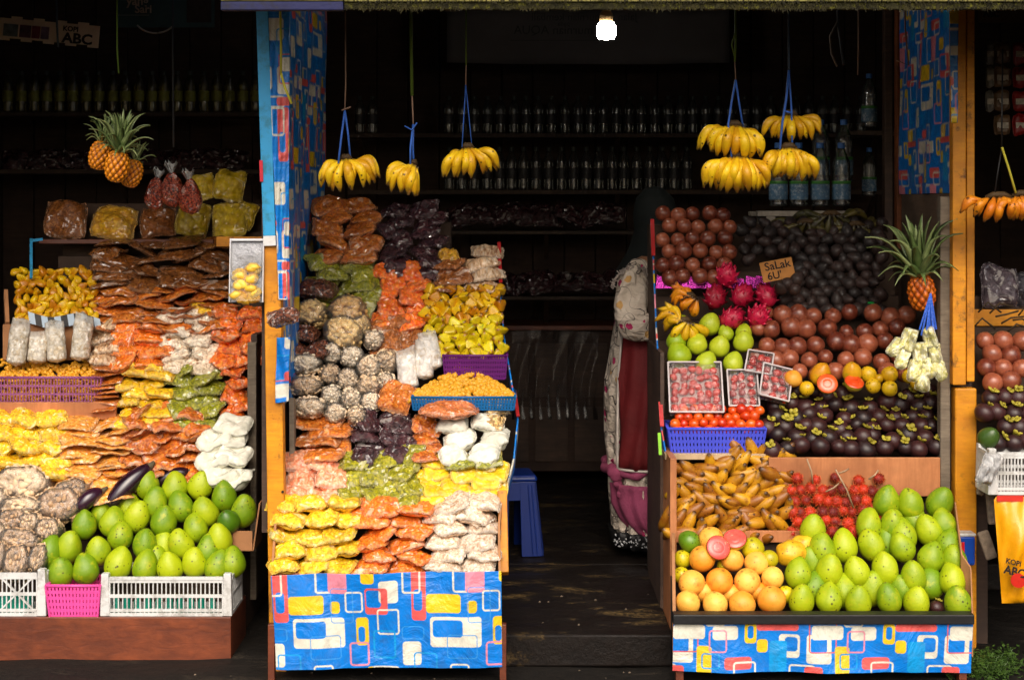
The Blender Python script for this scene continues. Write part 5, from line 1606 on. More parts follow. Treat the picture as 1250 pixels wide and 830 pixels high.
# mangosteens
mt_ms = m_fruit('mangosteen skin', S(30, 12, 13), S(60, 27, 27), S(90, 60, 50), .46, 40, .06, 4, .08, .3, 40, patch=S(44, 22, 18))
mt_ca = m_fruit('mangosteen calyx', S(124, 112, 18), S(170, 158, 48), S(140, 90, 20), .6, 40, .05, 12, 0, .2, 60)
ms_b = [ball_mesh(160 + i, mt_ms, .0365, .0365, .033, (18, 12), None, .02, 'mangosteen_body') for i in range(3)]
def calyx(seed):
    g = random.Random(seed)
    m = MB()
    for q in range(4):
        a = q * math.pi / 2 + g.uniform(-.2, .2)
        l, w = .019 * g.uniform(.85, 1.15), .0105
        ca, sa = math.cos(a), math.sin(a)
        up = g.uniform(.004, .014)
        tl = g.uniform(.25, .8)
        vs2, fs2_ = [], []
        for ii in range(7):
            th = math.pi * (ii + .5) / 7
            for kk in range(8):
                ph = 2 * math.pi * kk / 8
                x0, y0, z0 = .0105 * math.sin(th) * math.cos(ph), .0098 * math.sin(th) * math.sin(ph), .0048 * math.cos(th)
                x1, z1 = x0 * math.cos(tl) - z0 * math.sin(tl) + .0115, x0 * math.sin(tl) + z0 * math.cos(tl) + .005 + up * .3
                vs2.append((x1 * ca - y0 * sa, x1 * sa + y0 * ca, z1))
        fs2_ = [(ii * 8 + kk, (ii + 1) * 8 + kk, (ii + 1) * 8 + (kk + 1) % 8, ii * 8 + (kk + 1) % 8) for ii in range(6) for kk in range(8)] + [tuple(range(8)), tuple(48 + kk for kk in range(8))[::-1]]
        m.add(vs2, fs2_)
    m.tube([(0, 0, 0), (.001, 0, .012), (.003, .001, .016)], .0032, 6)
    return m.mesh('calyx', mt_ca, True)
cal = [calyx(i) for i in range(5)]
def mangosteen(label, group, px, py, Y, tilt=(8, 34), roll=14, sc=1.0):
    t_ = empty('mangosteen', P(px, py, Y), (R(rnd.uniform(*tilt)), R(rnd.gauss(0, roll)), R(rnd.uniform(0, 90))))
    t_.scale = (sc,) * 3
    place('body', rnd.choice(ms_b), parent=t_)
    place('calyx', rnd.choice(cal), (0, 0, .0305), (0, 0, rnd.uniform(0, 6)), rnd.uniform(.85, 1.2), t_)
    tag(t_, label, 'mangosteen', group)
    return t_
ms_o = []
for i in range(6):
    py = 547 - i * 13.2
    for j in range(11):
        px = 942 + j * 19.8 + (9 if i % 2 else 0) + rnd.uniform(-4.5, 4.5)
        if px > 1147 or px < 936 or (i == 5 and (px < 960 or rnd.random() < .25)):
            continue
        y = py + rnd.uniform(-4, 4)
        ms_o.append((mangosteen('mangosteen', 'mangosteens on the fruit stall', px, y, .50 + (547 - y) / 66 * .17, (-10, 34), 22, rnd.uniform(.88, 1.14)), i, px))
for i in range(6):
    r_ = sorted([q for q in ms_o if q[1] == i], key=lambda q: q[2])
    for j, q in enumerate(r_):
        q[0]['label'] = 'dark purple mangosteen above the orange plywood' + whereabouts(i, 6, j, len(r_))
mangosteen('lone mangosteen sitting between the front mangoes', None, 1143, 741, .10, (10, 20), 5, .75)

# passion fruits
mt_pas = m_fruit('passion fruit skin', S(96, 40, 24), S(160, 88, 60), S(206, 150, 120), .36, 110, .06, 9, .35, .3, 50, patch=S(126, 46, 34))
ps = [ball_mesh(170 + i, mt_pas, .0365, .0365, .0365, (18, 13), None, .025, 'passion_fruit') for i in range(3)]
scatter('passion_fruit', 'red brown passion fruit behind the yellow fruits', 'passion fruit', 'passion fruits in the main bed', ps, PROF_R, 912, 1112, 374, 466, 21.5, 18, 4.2, -0.02, (180, 180, 180), (.82, 1.16), lambda x, y: x > 925 - (y - 376) * .15)
scatter('passion_fruit', 'dim passion fruit above the crimson dragon fruits', 'passion fruit', 'passion fruits at the top left', ps, PROF_R, 798, 908, 254, 346, 19, 15.5, 2, -0.02, (180, 180, 180), (.85, 1.02), lambda x, y: x < 880 + (y - 254) * .5)
# salak (snake fruit)
mt_sal = m_fruit('snake fruit skin', S(22, 11, 8), S(44, 22, 14), S(16, 8, 6), .7, 120, .25, 6, .2, .6, 160)
drop = lambda t_, p_: (1 - 0.6 * np.clip(t_ - 0.4, 0, 1), 1 + .35 * np.clip(t_ - .5, 0, 1))
sl = [ball_mesh(180 + i, mt_sal, .029, .029, .034, (14, 10), drop, .03, 'snake_fruit') for i in range(2)]
scatter('snake_fruit', 'dark scaly snake fruit heaped behind the dragon fruits', 'snake fruit', 'snake fruits on the fruit stall', sl, PROF_R, 900, 1085, 268, 384, 16, 11, 2.5, 0.0, (180, 180, 180), (.85, 1.1), lambda x, y: (x > 945 or y < 322) and not (925 < x < 972 and 308 < y < 348), ordinal=False)

# green guavas, dragon fruits, small bananas
ga = [ball_mesh(190 + i, m_fruit('guava skin green', S(140, 168, 14), S(190, 200, 40), S(90, 96, 20), .45, 75, .05, 3, .1, .2, 80, stem=S(84, 70, 26)), .047, .047, .05, (24, 16), egg, .03, 'guava', 1.6, .97) for i in range(3)]
gv_o = []
for (px, py, s_) in ((831, 396, .82), (866, 396, .95), (848, 405, .8), (907, 417, .95), (886, 407, .75), (825, 416, .9), (851, 420, .92), (878, 423, .98), (828, 434, 1.1), (862, 443, .95), (895, 443, .95), (908, 406, .75)):
    gv_o.append((put('guava', 'green guava', 'guava', 'green guavas on the fruit stall', rnd.choice(ga), px, py, .68 + (445 - py) / 50 * .13, 30, .97 * s_), px, py))
row_labels(gv_o, 'green guava above the strawberry punnets', 9)
mt_dra = m_fruit('dragon fruit skin', S(150, 8, 40), S(204, 22, 70), None, .45, blotch=5, coat=.2, bmp=.2, bscale=40)
def dragon(seed):
    g = np.random.default_rng(seed)
    m = MB()
    r, rz = .042, .05
    m.lathe([(max(.0006, r * math.sin(a)), -rz * math.cos(a)) for a in np.linspace(.02, math.pi - .02, 13)], 18)
    n = 26
    for i in range(n):
        z = 1 - 2 * (i + .5) / n
        ph = i * 2.39996
        rr = math.sqrt(1 - z * z)
        p_ = Vector((rr * math.cos(ph) * r, rr * math.sin(ph) * r, z * rz))
        out = Vector((rr * math.cos(ph), rr * math.sin(ph), z * .8)).normalized()
        upv = Vector((0, 0, 1)) - out * out.z
        upv = upv.normalized() if upv.length > .05 else Vector((1, 0, 0))
        sd = out.cross(upv)
        w, l = .013, .024
        tip = p_ + upv * l + out * (.010 + .004 * g.random())
        a, b_ = p_ - sd * w - out * .003, p_ + sd * w - out * .003
        c = p_ + upv * l * .5 + out * .007
        m.add([a, b_, c + sd * w * .6, tip, c - sd * w * .6, p_ - out * .006 + upv * .01], [(0, 1, 2, 3, 4), (0, 4, 5), (4, 3, 5), (3, 2, 5), (2, 1, 5)])
    return m.mesh('dragon_fruit', mt_dra, True)
dr = [dragon(i) for i in range(3)]
dr_o = []
for (px, py) in ((887, 337), (873, 363), (906, 361), (936, 361), (893, 389), (925, 387)):
    dr_o.append((put('dragon_fruit', 'dragon fruit', 'dragon fruit', 'dragon fruits on the fruit stall', rnd.choice(dr), px, py, .80 + (390 - py) / 60 * .12, 60, 1.02), px, py))
row_labels(dr_o, 'crimson dragon fruit beside the snake fruits', 10)
foil = MB()
fr_ = random.Random(9)
for i in range(14):
    a = 800 + i * 10
    foil.add([P(a, 352, .93), P(a + 10, 352, .93), P(a + 10 + fr_.uniform(-3, 3), 340 + fr_.uniform(-4, 3), .95 + fr_.uniform(-.02, .02)), P(a + fr_.uniform(-3, 3), 340 + fr_.uniform(-4, 3), .95)], [(0, 1, 2, 3)])
o = foil.build('foil_strip', m_plain('pink foil', S(220, 70, 190), .2, .3, 20, .5, metal=.8))
o.modifiers.new('solid', 'SOLIDIFY').thickness = .002
tag(o, 'shiny pink foil strip behind the dragon fruits', 'foil')

mt_ban_y = m_fruit('yellow banana skin', S(206, 150, 6), S(236, 196, 20), S(60, 36, 10), .5, 46, .11, 5, .1, .1, 60, stem=S(60, 40, 16), patch=S(206, 150, 10))
mt_ban_o = m_fruit('orange banana skin', S(206, 112, 8), S(228, 146, 18), S(80, 44, 10), .5, 34, .12, 5, .1, .1, 60, stem=S(60, 40, 16))
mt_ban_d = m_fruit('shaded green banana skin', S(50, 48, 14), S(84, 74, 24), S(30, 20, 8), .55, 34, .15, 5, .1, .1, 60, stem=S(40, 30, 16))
bn = [banana_mesh(i, mt_ban_y, .122, .0178, c, 'banana') for i, c in enumerate((.034, .042, .028))]
bo = [banana_mesh(i, mt_ban_o, .10, .0165, c, 'banana') for i, c in enumerate((.025, .034, .028))]
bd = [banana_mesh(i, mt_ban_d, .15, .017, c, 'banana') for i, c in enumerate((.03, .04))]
mt_stalk = m_plain('banana stalk', S(70, 50, 20), .7, .3)
def hand(label, px, py, Y, meshes, n, a0, a1, layers=2, sc=1.0, width=.05, tilt=(-6, 16), group=None, yaw=0, drop_=0.012):
    t_ = empty('banana_bunch', P(px, py, Y), (0, 0, R(yaw)))
    MB().tube([(-width * .8, .01, -.004), (-width * .3, .006, .007), (width * .3, .006, .007), (width * .8, .01, -.004)], [.008, .013, .013, .008], 8).build('stalk', mt_stalk, t_, True)
    for l in range(layers):
        for i in range(n - l * 2):
            q = i / max(1, n - l * 2 - 1)
            a = a0 + (a1 - a0) * q + rnd.uniform(-4, 4)
            x = (-1 + 2 * q) * width
            zoff = -drop_ * (abs(q - .5) * 2) ** 2
            s_ = sc * rnd.uniform(.9, 1.08) * (1 if l == 0 else .95)
            Mx = Matrix.Rotation(R(a), 3, 'Y') @ Matrix.Rotation(R(rnd.uniform(*tilt) - 14 * l), 3, 'X') @ Matrix.Rotation(R(-a * 1.1 + rnd.uniform(-18, 18)), 3, 'Z')
            place('banana', rnd.choice(meshes), (x, .02 * l - .004, zoff), Mx.to_euler(), s_, t_)
    tag(t_, label, 'banana bunch', group)
    return t_
hand('yellow banana bunch hanging nearest the printed tarpaulin', 422, 194, .12, bn, 7, 40, -62, 3, .98, .024)
hand('narrow banana bunch with tips pointing left, second hanging bunch', 504, 200, .12, bn, 5, 50, 0, 3, .98, .014)
hand('small banana bunch with one pale spotted fruit, third hanging bunch', 571, 180, .12, bn, 7, 34, -52, 3, .92, .024)
hand('upper banana bunch of the left pair near the water bottles', 897, 153, .10, bn, 8, 50, -30, 3, 1.02, .032)
hand('lower large banana bunch of the left pair near the water bottles', 902, 191, .08, bn, 10, 40, -30, 3, 1.06, .042)
hand('upper dark-edged banana bunch of the right pair', 965, 140, .16, bn, 7, 50, -52, 3, .86, .03)
hand('lower banana bunch of the right pair in front of the water bottles', 963, 180, .12, bn, 9, 32, -30, 3, .98, .036)
hand('orange banana bunch hanging beyond the orange post', 1220, 240, .2, bo, 7, 60, -50, 3, .95, .06)
hand('second orange banana bunch at the right picture edge', 1250, 238, .2, bo, 6, 40, -60, 3, .95, .05)
hand('upper small banana hand lying beside the dragon fruits', 842, 362, .76, bo, 9, 165, 10, 2, .95, .03, (30, 70))
hand('lower small banana hand lying above the green guavas', 836, 392, .72, bn, 9, 150, -40, 2, .95, .03, (30, 70))
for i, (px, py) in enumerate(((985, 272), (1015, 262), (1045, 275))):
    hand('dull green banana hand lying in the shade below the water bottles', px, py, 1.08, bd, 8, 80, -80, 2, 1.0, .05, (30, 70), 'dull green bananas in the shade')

# strings of the hanging bunches
mt_grs = m_plain('green string', S(96, 120, 40), .8)
mt_bls = m_plain('blue string', S(52, 100, 190), .6)
mt_yls = m_plain('yellow string', S(196, 186, 60), .8)
mt_pls = m_plain('pale string', S(150, 120, 100), .8)
def string(label, parts):
    t_ = empty('string', P(*parts[0][0][0]))
    inv = Matrix.Translation(t_.location).inverted()
    for pts, r, m_, nm in parts:
        o = MB().tube([P(*q) for q in pts], r, 6).build(nm, m_, None, True)
        o.parent = t_
        o.matrix_parent_inverse = inv
    tag(t_, label, 'string')
string('brown and blue string of the bunch nearest the tarpaulin', [([(421.5, -10, .1), (422, 100, .11), (421, 135, .12)], .0026, mt_pls, 'cord'), ([(421, 135, .12), (417, 165, .11), (413, 200, .10)], .0042, mt_bls, 'loop'), ([(421, 135, .12), (425, 165, .13), (428, 196, .14)], .004, mt_bls, 'loop'), ([(417, 135, .115), (428, 131, .11)], .003, mt_pls, 'knot')])
string('thick green string of the narrow second bunch', [([(501, -10, .1), (502, 60, .1), (503, 117, .12)], .0062, mt_grs, 'cord'), ([(503, 117, .12), (504.5, 152, .12)], .003, mt_pls, 'cord'), ([(504.5, 152, .12), (501, 180, .11), (501, 201, .11)], .004, mt_bls, 'loop'), ([(504.5, 152, .12), (504, 180, .13), (505, 199, .13)], .004, mt_bls, 'loop'), ([(494, 154, .115), (503, 159, .112), (509, 150, .11)], .003, mt_bls, 'knot')])
string('thin olive and grey string of the third bunch', [([(569, -10, .1), (569, 80, .11)], .003, mt_grs, 'cord'), ([(569, 80, .11), (568.5, 104, .12)], .0024, mt_pls, 'cord'), ([(568.5, 104, .12), (564, 180, .11)], .002, mt_bls, 'loop'), ([(568.5, 104, .12), (576, 178, .13)], .002, mt_bls, 'loop')])
string('green string with blue loop above the left banana pair', [([(898, -10, .1), (898, 50, .1), (897, 76, .1)], .004, mt_grs, 'cord'), ([(898, 40, .098), (893, 55, .096), (897, 70, .098)], .003, mt_grs, 'loop'), ([(897, 76, .1), (898, 98, .1)], .002, mt_pls, 'cord'), ([(898, 98, .1), (893, 125, .09), (889, 152, .085), (893, 192, .075)], .0038, mt_bls, 'loop'), ([(898, 98, .1), (902, 125, .11), (907, 156, .12)], .0038, mt_bls, 'loop')])
string('dark blue string looped through the right banana pair', [([(963, -10, .14), (963, 62, .14), (963, 86, .14)], .004, m_plain('grey blue string', S(60, 76, 96), .8), 'cord'), ([(963, 86, .14), (960, 120, .12), (955, 150, .11), (952, 182, .10)], .0045, mt_bls, 'loop'), ([(963, 86, .14), (966, 130, .14), (967, 180, .12)], .0035, mt_bls, 'loop'), ([(958, 136, .105), (966, 138, .105)], .004, mt_bls, 'knot')])
string('yellow strip of string hanging from the roof by the tarpaulin', [([(342, 4, -.03), (343, 60, -.03), (343, 92, -.03)], .005, mt_yls, 'cord'), ([(343, 90, -.03), (348, 108, -.03), (356, 127, -.03)], .005, mt_yls, 'tail')])
string('thin green string of the hanging pineapples', [([(143, -10, .3), (143, 60, .3), (145, 90, .3)], .0035, mt_grs, 'cord')])
string('blue cord hanging from the roof in front of the coffee banner', [([(68, -10, 1.0), (70, 40, 1.0), (71, 58, 1.0)], .005, m_plain('dim blue cord', S(66, 80, 92), .8), 'cord')])
string('dark cord hanging right of the pineapples', [([(211, -10, 1.0), (211, 60, 1.0), (212, 180, 1.05)], .005, m_plain('dim grey cord', S(66, 70, 76), .8), 'cord')])
string('yellow and dark string of the orange bunch at the right edge', [([(1224, 60, .22), (1223, 140, .2), (1223, 180, .2)], .003, mt_black, 'cord'), ([(1223, 180, .2), (1218, 210, .2), (1214, 238, .2)], .003, mt_black, 'loop'), ([(1223, 180, .195), (1232, 208, .195), (1240, 236, .195)], .0045, mt_yls, 'loop')])
string('grey looped cord hanging above the water bottles', [([(1022, -10, .6), (1023, 30, .6), (1027, 60, .6), (1030, 80, .6)], .005, m_plain('slate cord', S(60, 66, 74), .8), 'cord'), ([(1024, 24, .6), (1013, 45, .6), (1015, 66, .6), (1022, 82, .6)], .004, m_plain('grey cord', S(120, 110, 104), .8), 'loop')])
string('bent wire hanging from the roof beside the right tarpaulin', [([(1104, -10, .5), (1105, 35, .5), (1109, 80, .5), (1094, 74, .5)], .003, m_plain('wire', S(150, 110, 90), .5), 'wire')])
string('thin pale cord hanging in the dark left of the right door post', [([(1048, -10, .8), (1048, 60, .8), (1047, 92, .8)], .003, mt_pls, 'cord')])

# pineapples
mt_pin = m_fruit('pineapple skin', S(206, 92, 8), S(240, 148, 20), S(110, 50, 8), .5, 90, .04, 6, .1, .5, 80, patch=S(196, 84, 6), stem=S(96, 38, 6))
mt_lf = m_fruit('pineapple leaf', S(86, 108, 56), S(146, 160, 104), None, .4, blotch=8, coat=.1, bmp=.1)
def pine_body(seed):
    nu, nv = 72, 56
    V, gr_ = [], []
    for i in range(nv + 1):
        t_ = i / nv
        th = math.pi * (0.03 + .94 * t_)
        for k in range(nu):
            ph = 2 * math.pi * k / nu
            a, b_ = math.sin(ph * 5 + t_ * 15), math.sin(ph * 5 - t_ * 15)
            bmp_ = (1 - abs(a)) ** 2 * -.10 + (1 - abs(b_)) ** 2 * -.10
            eye = .10 * max(0, abs(a * b_)) ** 3
            r = .052 * (math.sin(th) ** .62) * (1 + bmp_ + eye)
            V.append((r * math.cos(ph), r * math.sin(ph), -.072 * math.cos(th)))
            gr_.append(max(0, 1 - abs(a * b_) * 2.2))
    f = [(i * nu + k, i * nu + (k + 1) % nu, (i + 1) * nu + (k + 1) % nu, (i + 1) * nu + k) for i in range(nv) for k in range(nu)]
    f += [tuple(range(nu))[::-1], tuple(nv * nu + k for k in range(nu))]
    m = MB().add(V, f).mesh('pineapple_body', mt_pin, True)
    at = m.attributes.new('stem', 'FLOAT', 'POINT')
    at.data.foreach_set('value', np.array(gr_, np.float32))
    return m
def blade(ln, w, bendk):
    V, f = [], []
    for i in range(9):
        t_ = i / 8
        ang = bendk * t_ * t_
        x = ln * (1 - math.cos(ang)) / max(.15, bendk) * 1.2
        z = ln * t_ * (1 - .28 * bendk * t_ * t_)
        ww = w * (1 - t_) ** .75 * (.75 + .5 * min(1, t_ * 4))
        V += [(x, -ww, z + ww * .25), (x + ww * .5, 0, z), (x, ww, z + ww * .25), (x + ww * .5 + .0012, 0, z - .002)]
    for i in range(8):
        a, b_ = i * 4, i * 4 + 4
        f += [(a, a + 1, b_ + 1, b_), (a + 1, a + 2, b_ + 2, b_ + 1), (a + 3, a, b_, b_ + 3), (a + 2, a + 3, b_ + 3, b_ + 2)]
    return MB().add(V, f).mesh('leaf', mt_lf, True)
blades = [blade(.15, .0125, .2), blade(.16, .0145, .5), blade(.13, .014, .95)]
pb = pine_body(1)
def pineapple(label, px, py, Y, rot=(0, 0, 0), sc=1.0, n=34, lsc=1.0):
    t_ = empty('pineapple', P(px, py, Y), tuple(R(a) for a in rot))
    t_.scale = (sc,) * 3
    place('body', pb, parent=t_)
    for i in range(n):
        q = i / n
        ph = i * 2.39996
        lean = 3 + 58 * (1 - q) ** 1.2 + rnd.uniform(-6, 6)
        rr = .016 * (1 - q)
        bl_ = blades[2 if q < .33 else (1 if q < .7 else 0)]
        place('leaf', bl_, (rr * math.cos(ph), rr * math.sin(ph), .066 + .02 * q), (0, R(lean), ph), lsc * (.62 + .5 * math.sin(q * 2.6)) * rnd.uniform(.9, 1.1), t_)
    tag(t_, label, 'pineapple')
pineapple('left hanging pineapple with dim orange skin', 122, 190, .36, (8, 10, 30), .78, 26, .85)
pineapple('bright orange pineapple in the middle of the hanging cluster', 143, 203, .24, (14, 12, 0), .84, 36, 1.15)
pineapple('rear hanging pineapple peeping out at the right of the cluster', 161, 212, .36, (6, 16, 60), .74, 14, .7)
pineapple('pineapple with tall grey green crown beside the grey upright board', 1125, 357, .50, (10, -14, 20), 1.0, 40, 1.45)

# ================================================================== punnets, red fruit, yellow fruit
mt_punn = m_clear('punnet plastic', (.97, .97, .97, 1), .05, .1, 26, .4, .05)
mt_str = m_fruit('strawberry', S(150, 10, 6), S(206, 40, 18), S(226, 150, 90), .35, 160, .05, 6, .4, .2, 90, stem=S(120, 140, 50))
sbm = [ball_mesh(210 + i, mt_str, .0155, .0155, .019, (12, 9), lambda t_, p_: (1 - .45 * np.clip(.55 - t_, 0, 1), 1.0), .04, 'strawberry', 2, .9) for i in range(3)]
mt_bed = m_plain('pinkish punnet liner', S(206, 170, 166), .6, .3, 16)
mt_lip = m_plain('pale punnet lip', S(196, 186, 186), .4, .2, 16)
def punnet(label, px, py, Y, w, h, rot, nx, ny, d=.035, fill=1.0):
    t_ = empty('punnet', P(px, py, Y), tuple(R(a) for a in rot))
    MB().box(-w / 2, w / 2, -h / 2, h / 2, -d, -d + .004).build('liner', mt_bed, t_, False, .002)
    m = MB()
    for s_ in (-1, 1):
        m.box(s_ * w / 2 - .0015, s_ * w / 2 + .0015, -h / 2, h / 2, -d + .005, .004)
        m.box(-w / 2 + .002, w / 2 - .002, s_ * h / 2 - .0015, s_ * h / 2 + .0015, -d + .005, .004)
        for i in range(7):
            x = -w / 2 + w * (i + .5) / 7
            m.box(x - .003, x + .003, s_ * h / 2 - .004, s_ * h / 2 + .004, -d + .006, .001)
    m.build('tray_wall', mt_punn, t_)
    lid = MB()
    n = 12
    for i in range(n + 1):
        for j in range(n + 1):
            u, v = i / n * 2 - 1, j / n * 2 - 1
            e = max(abs(u), abs(v))
            z = .006 + (.008 if e < .85 else 0.0) + .0012 * math.sin(u * 9 + v * 4)
            lid.v.append((u * w / 2 * 1.04, v * h / 2 * 1.04, z))
    for i in range(n):
        for j in range(n):
            a = i * (n + 1) + j
            lid.f.append((a, a + n + 1, a + n + 2, a + 1))
    lid.build('lid', mt_punn, t_, False)
    m = MB()
    for s_ in (-1, 1):
        m.bar((s_ * w / 2 * 1.03, -h / 2 * 1.03, .006), (s_ * w / 2 * 1.03, h / 2 * 1.03, .006), .006)
        m.bar((-w / 2 * 1.03, s_ * h / 2 * 1.03, .0062), (w / 2 * 1.03, s_ * h / 2 * 1.03, .0062), .006)
    m.build('lip', mt_lip, t_)
    for i in range(nx):
        for j in range(ny):
            if rnd.random() > fill:
                continue
            x, y = (-.5 + (i + .5) / nx) * w * .92 + rnd.uniform(-.007, .007), (-.5 + (j + .5) / ny) * h * .92 + rnd.uniform(-.007, .007)
            place('strawberry', rnd.choice(sbm), (x, y, -.014), (R(rnd.uniform(50, 130)), R(rnd.uniform(-40, 40)), R(rnd.uniform(0, 360))), rnd.uniform(.92, 1.12), t_)
    tag(t_, label, 'punnet')
punnet('large clear punnet packed with strawberries above the violet basket', 849, 473, .60, .205, .215, (56, 0, -2), 6, 6)
punnet('small upright strawberry punnet beside the large one', 907, 474, .61, .115, .155, (56, 0, -2), 3, 4, fill=.9)
punnet('tilted strawberry punnet leaning against the mangosteens', 947, 467, .60, .115, .14, (56, 14, 0), 3, 4, fill=.9)
punnet('small strawberry punnet at the back under the guavas', 927, 443, .66, .10, .10, (48, 8, -12), 3, 3)
mt_tom = m_fruit('red small fruit', S(190, 40, 6), S(232, 100, 22), None, .3, blotch=5, coat=.4, bmp=0, stem=S(80, 60, 20))
tm = [ball_mesh(220 + i, mt_tom, .0185, .0185, .0205, (16, 11), None, .02, 'red_fruit') for i in range(2)]
scatter('red_fruit', 'small glossy orange red fruit in the violet basket', 'small fruit', 'red fruits in the violet basket', tm, lambda y: .525 + (528 - y) / 32 * .05, 818, 933, 496, 529, 11.6, 8, 1.5, 0, (180, 180, 180), (.95, 1.15), ordinal=False)
yl = [ball_mesh(230 + i, m_fruit('yellow round fruit', S(196, 150, 10), S(224, 184, 24), S(130, 90, 10), .4, 60, .14, 4, .2, .15, 50, stem=S(90, 80, 20)), .036, .036, .036, (20, 14), rnd_f, .03, 'yellow_fruit') for i in range(2)]
for (px, py, s_) in ((1060, 457, .9), (1086, 457, .98), (1110, 459, .85), (1066, 471, .9), (1086, 474, .9), (1073, 462, .5), (1120, 468, .8), (1040, 470, .7), (985, 474, .8)):
    put('yellow_fruit', 'round yellow fruit in the row above the mangosteens', 'fruit', 'round yellow fruits above the mangosteens', rnd.choice(yl), px, py, .595 + (475 - py) * .002, 60, s_)
pap = [ball_mesh(240 + i, m_fruit('papaya skin', S(206, 140, 14), S(226, 180, 30), None, .4, stem=S(90, 80, 20), patch=S(140, 160, 30)), .043, .043, .05, (22, 16), egg, .03, 'papaya') for i in range(2)]
one('papaya', 'large yellow papaya behind the left cut papaya half', 'papaya', pap[0], 1001, 457, .62, (30, 20, 0), 1.0)
one('papaya', 'green yellow papaya behind the right cut papaya half', 'papaya', pap[1], 1040, 455, .62, (20, -30, 40), .95)
one('papaya', 'orange papaya wedged beside the tilted punnet', 'papaya', og[0], 968, 462, .61, (0, 0, 0), .75)
fs2 = m_fruit('papaya flesh', S(214, 62, 20), S(232, 96, 40), None, .3, blotch=8, coat=.5)
fc2 = m_fruit('papaya seeds', S(180, 40, 14), S(214, 70, 24), S(120, 20, 8), .35, 160, .2, 8, .5)
half_fruit('left cut papaya half showing orange red flesh', 1010, 468, .56, .042, (62, -10, 0), sk, fs2, fs2)
half_fruit('right cut papaya half with a rind edge above the mangosteens', 1043, 466, .565, .040, (36, 8, 0), sk, fs2, fs2)

# hanging clear bag of yellow white fruit with a blue bag on top
hb = empty('hanging_bag', P(1122, 400, .33))
k = M_(1, .33)
hv = [packet_mesh(300 + i, m_pack('wrapped yellow fruit', S(176, 172, 70), S(214, 206, 130), S(236, 236, 220), 40, rim=S(226, 226, 222), rim_amt=.5, glare=.25, bstr=.4), .055, .085, .055, lump=.3) for i in range(3)]
for (dx, dy, ro) in ((-22, -38, 20), (-6, -52, 10), (10, -48, -8), (24, -52, -20), (-30, -24, 40), (0, -30, 0), (18, -30, -10), (4, -62, 5), (-14, -14, 20), (12, -12, -15)):
    place('wrapped_fruit', rnd.choice(hv), (dx * k, -.01, dy * k), (R(80), R(ro), R(rnd.uniform(-20, 20))), rnd.uniform(.9, 1.15), hb)
m = MB()
for i in range(9):
    a = -18 + i * 4.5
    m.bar((14 * k, .0, 42 * k), ((10 + a * .6) * k, -.014 + .006 * (i % 3), (-2 - 7 * (i % 2)) * k), 1.9 * k, .003, up=(0, 1, 0))
m.build('blue_bag_top', m_plain('blue bag film', S(30, 84, 190), .25, .3, 20, .4), hb)
tag(hb, 'hanging clear bag of wrapped yellow fruit with blue top by the pineapple', 'bag')

# big water bottles on pale slats
mt_wlab = m_plain('blue water label', S(84, 120, 150), .45, .3, 26, dirt=S(200, 210, 216))
wb, wc_ = bottle_mesh(mt_pet, .042, .29, 'bottle_body'), cap_mesh(mt_capb, .017, .025)
wl = MB().lathe([(.0425, .03), (.043, .032), (.043, .098), (.0425, .10)], 16).mesh('wrapper', mt_wlab, True)
wg = MB().lathe([(.0426, .1005), (.0432, .101), (.0432, .113), (.0426, .114)], 16).mesh('wrapper', m_plain('green band', S(70, 140, 60), .45), True)
def water(px, py, Y, lab, grp, s_=1.0):
    t_ = empty('water_bottle', P(px, py, Y), (0, 0, rnd.uniform(0, 6)))
    t_.scale = (s_,) * 3
    place('bottle_body', wb, parent=t_)
    place('wrapper', wl, parent=t_)
    place('wrapper', wg, parent=t_)
    place('cap', wc_, (0, 0, .262), parent=t_)
    tag(t_, lab, 'water bottle', grp)
for i, px in enumerate((950, 975, 1001, 1027)):
    water(px, 252, 1.45, 'large clear water bottle with blue label behind the banana pair', 'large water bottles behind the bananas')
for px in (1002, 1030):
    water(px, 222, 1.62, 'water bottle in the rear row behind the large blue labelled bottles', 'rear water bottles')
water(1061, 240, 1.75, 'dim water bottle standing alone at the right of the bottle row', None, .8)
water(1061, 156, 1.9, 'dim water bottle on the upper ledge near the right door post', None, .9)
ws = empty('bottle_shelf', P(990, 262, 1.4))
for i in range(4):
    MB().box(-.24, .24, i * .075, i * .075 + .05, -.008, .012 if i else .016).build('slat', m_wood('pale slat', S(150, 140, 128), S(186, 176, 160), (12, 3, 3)), ws, False, .002)
for x in (-.18, .18):
    MB().box(x - .02, x + .02, -.002, .28, -.045, -.0085).build('batten', m_wood('pale slat two', S(150, 140, 128), S(186, 176, 160), (3, 12, 3)), ws, False, .002)
tag(ws, 'pale slatted shelf under the large water bottles', 'shelf')
sh2 = empty('ledge', P(1065, 160, 1.85))
MB().box(-.12, .12, 0, .2, -.02, 0).build('board', mt_shelf, sh2)
MB().box(-.11, -.09, .1, .2, -.25, -.021).build('bracket', mt_dark, sh2)
tag(sh2, 'small dark ledge carrying a bottle by the right door post', 'shelf')

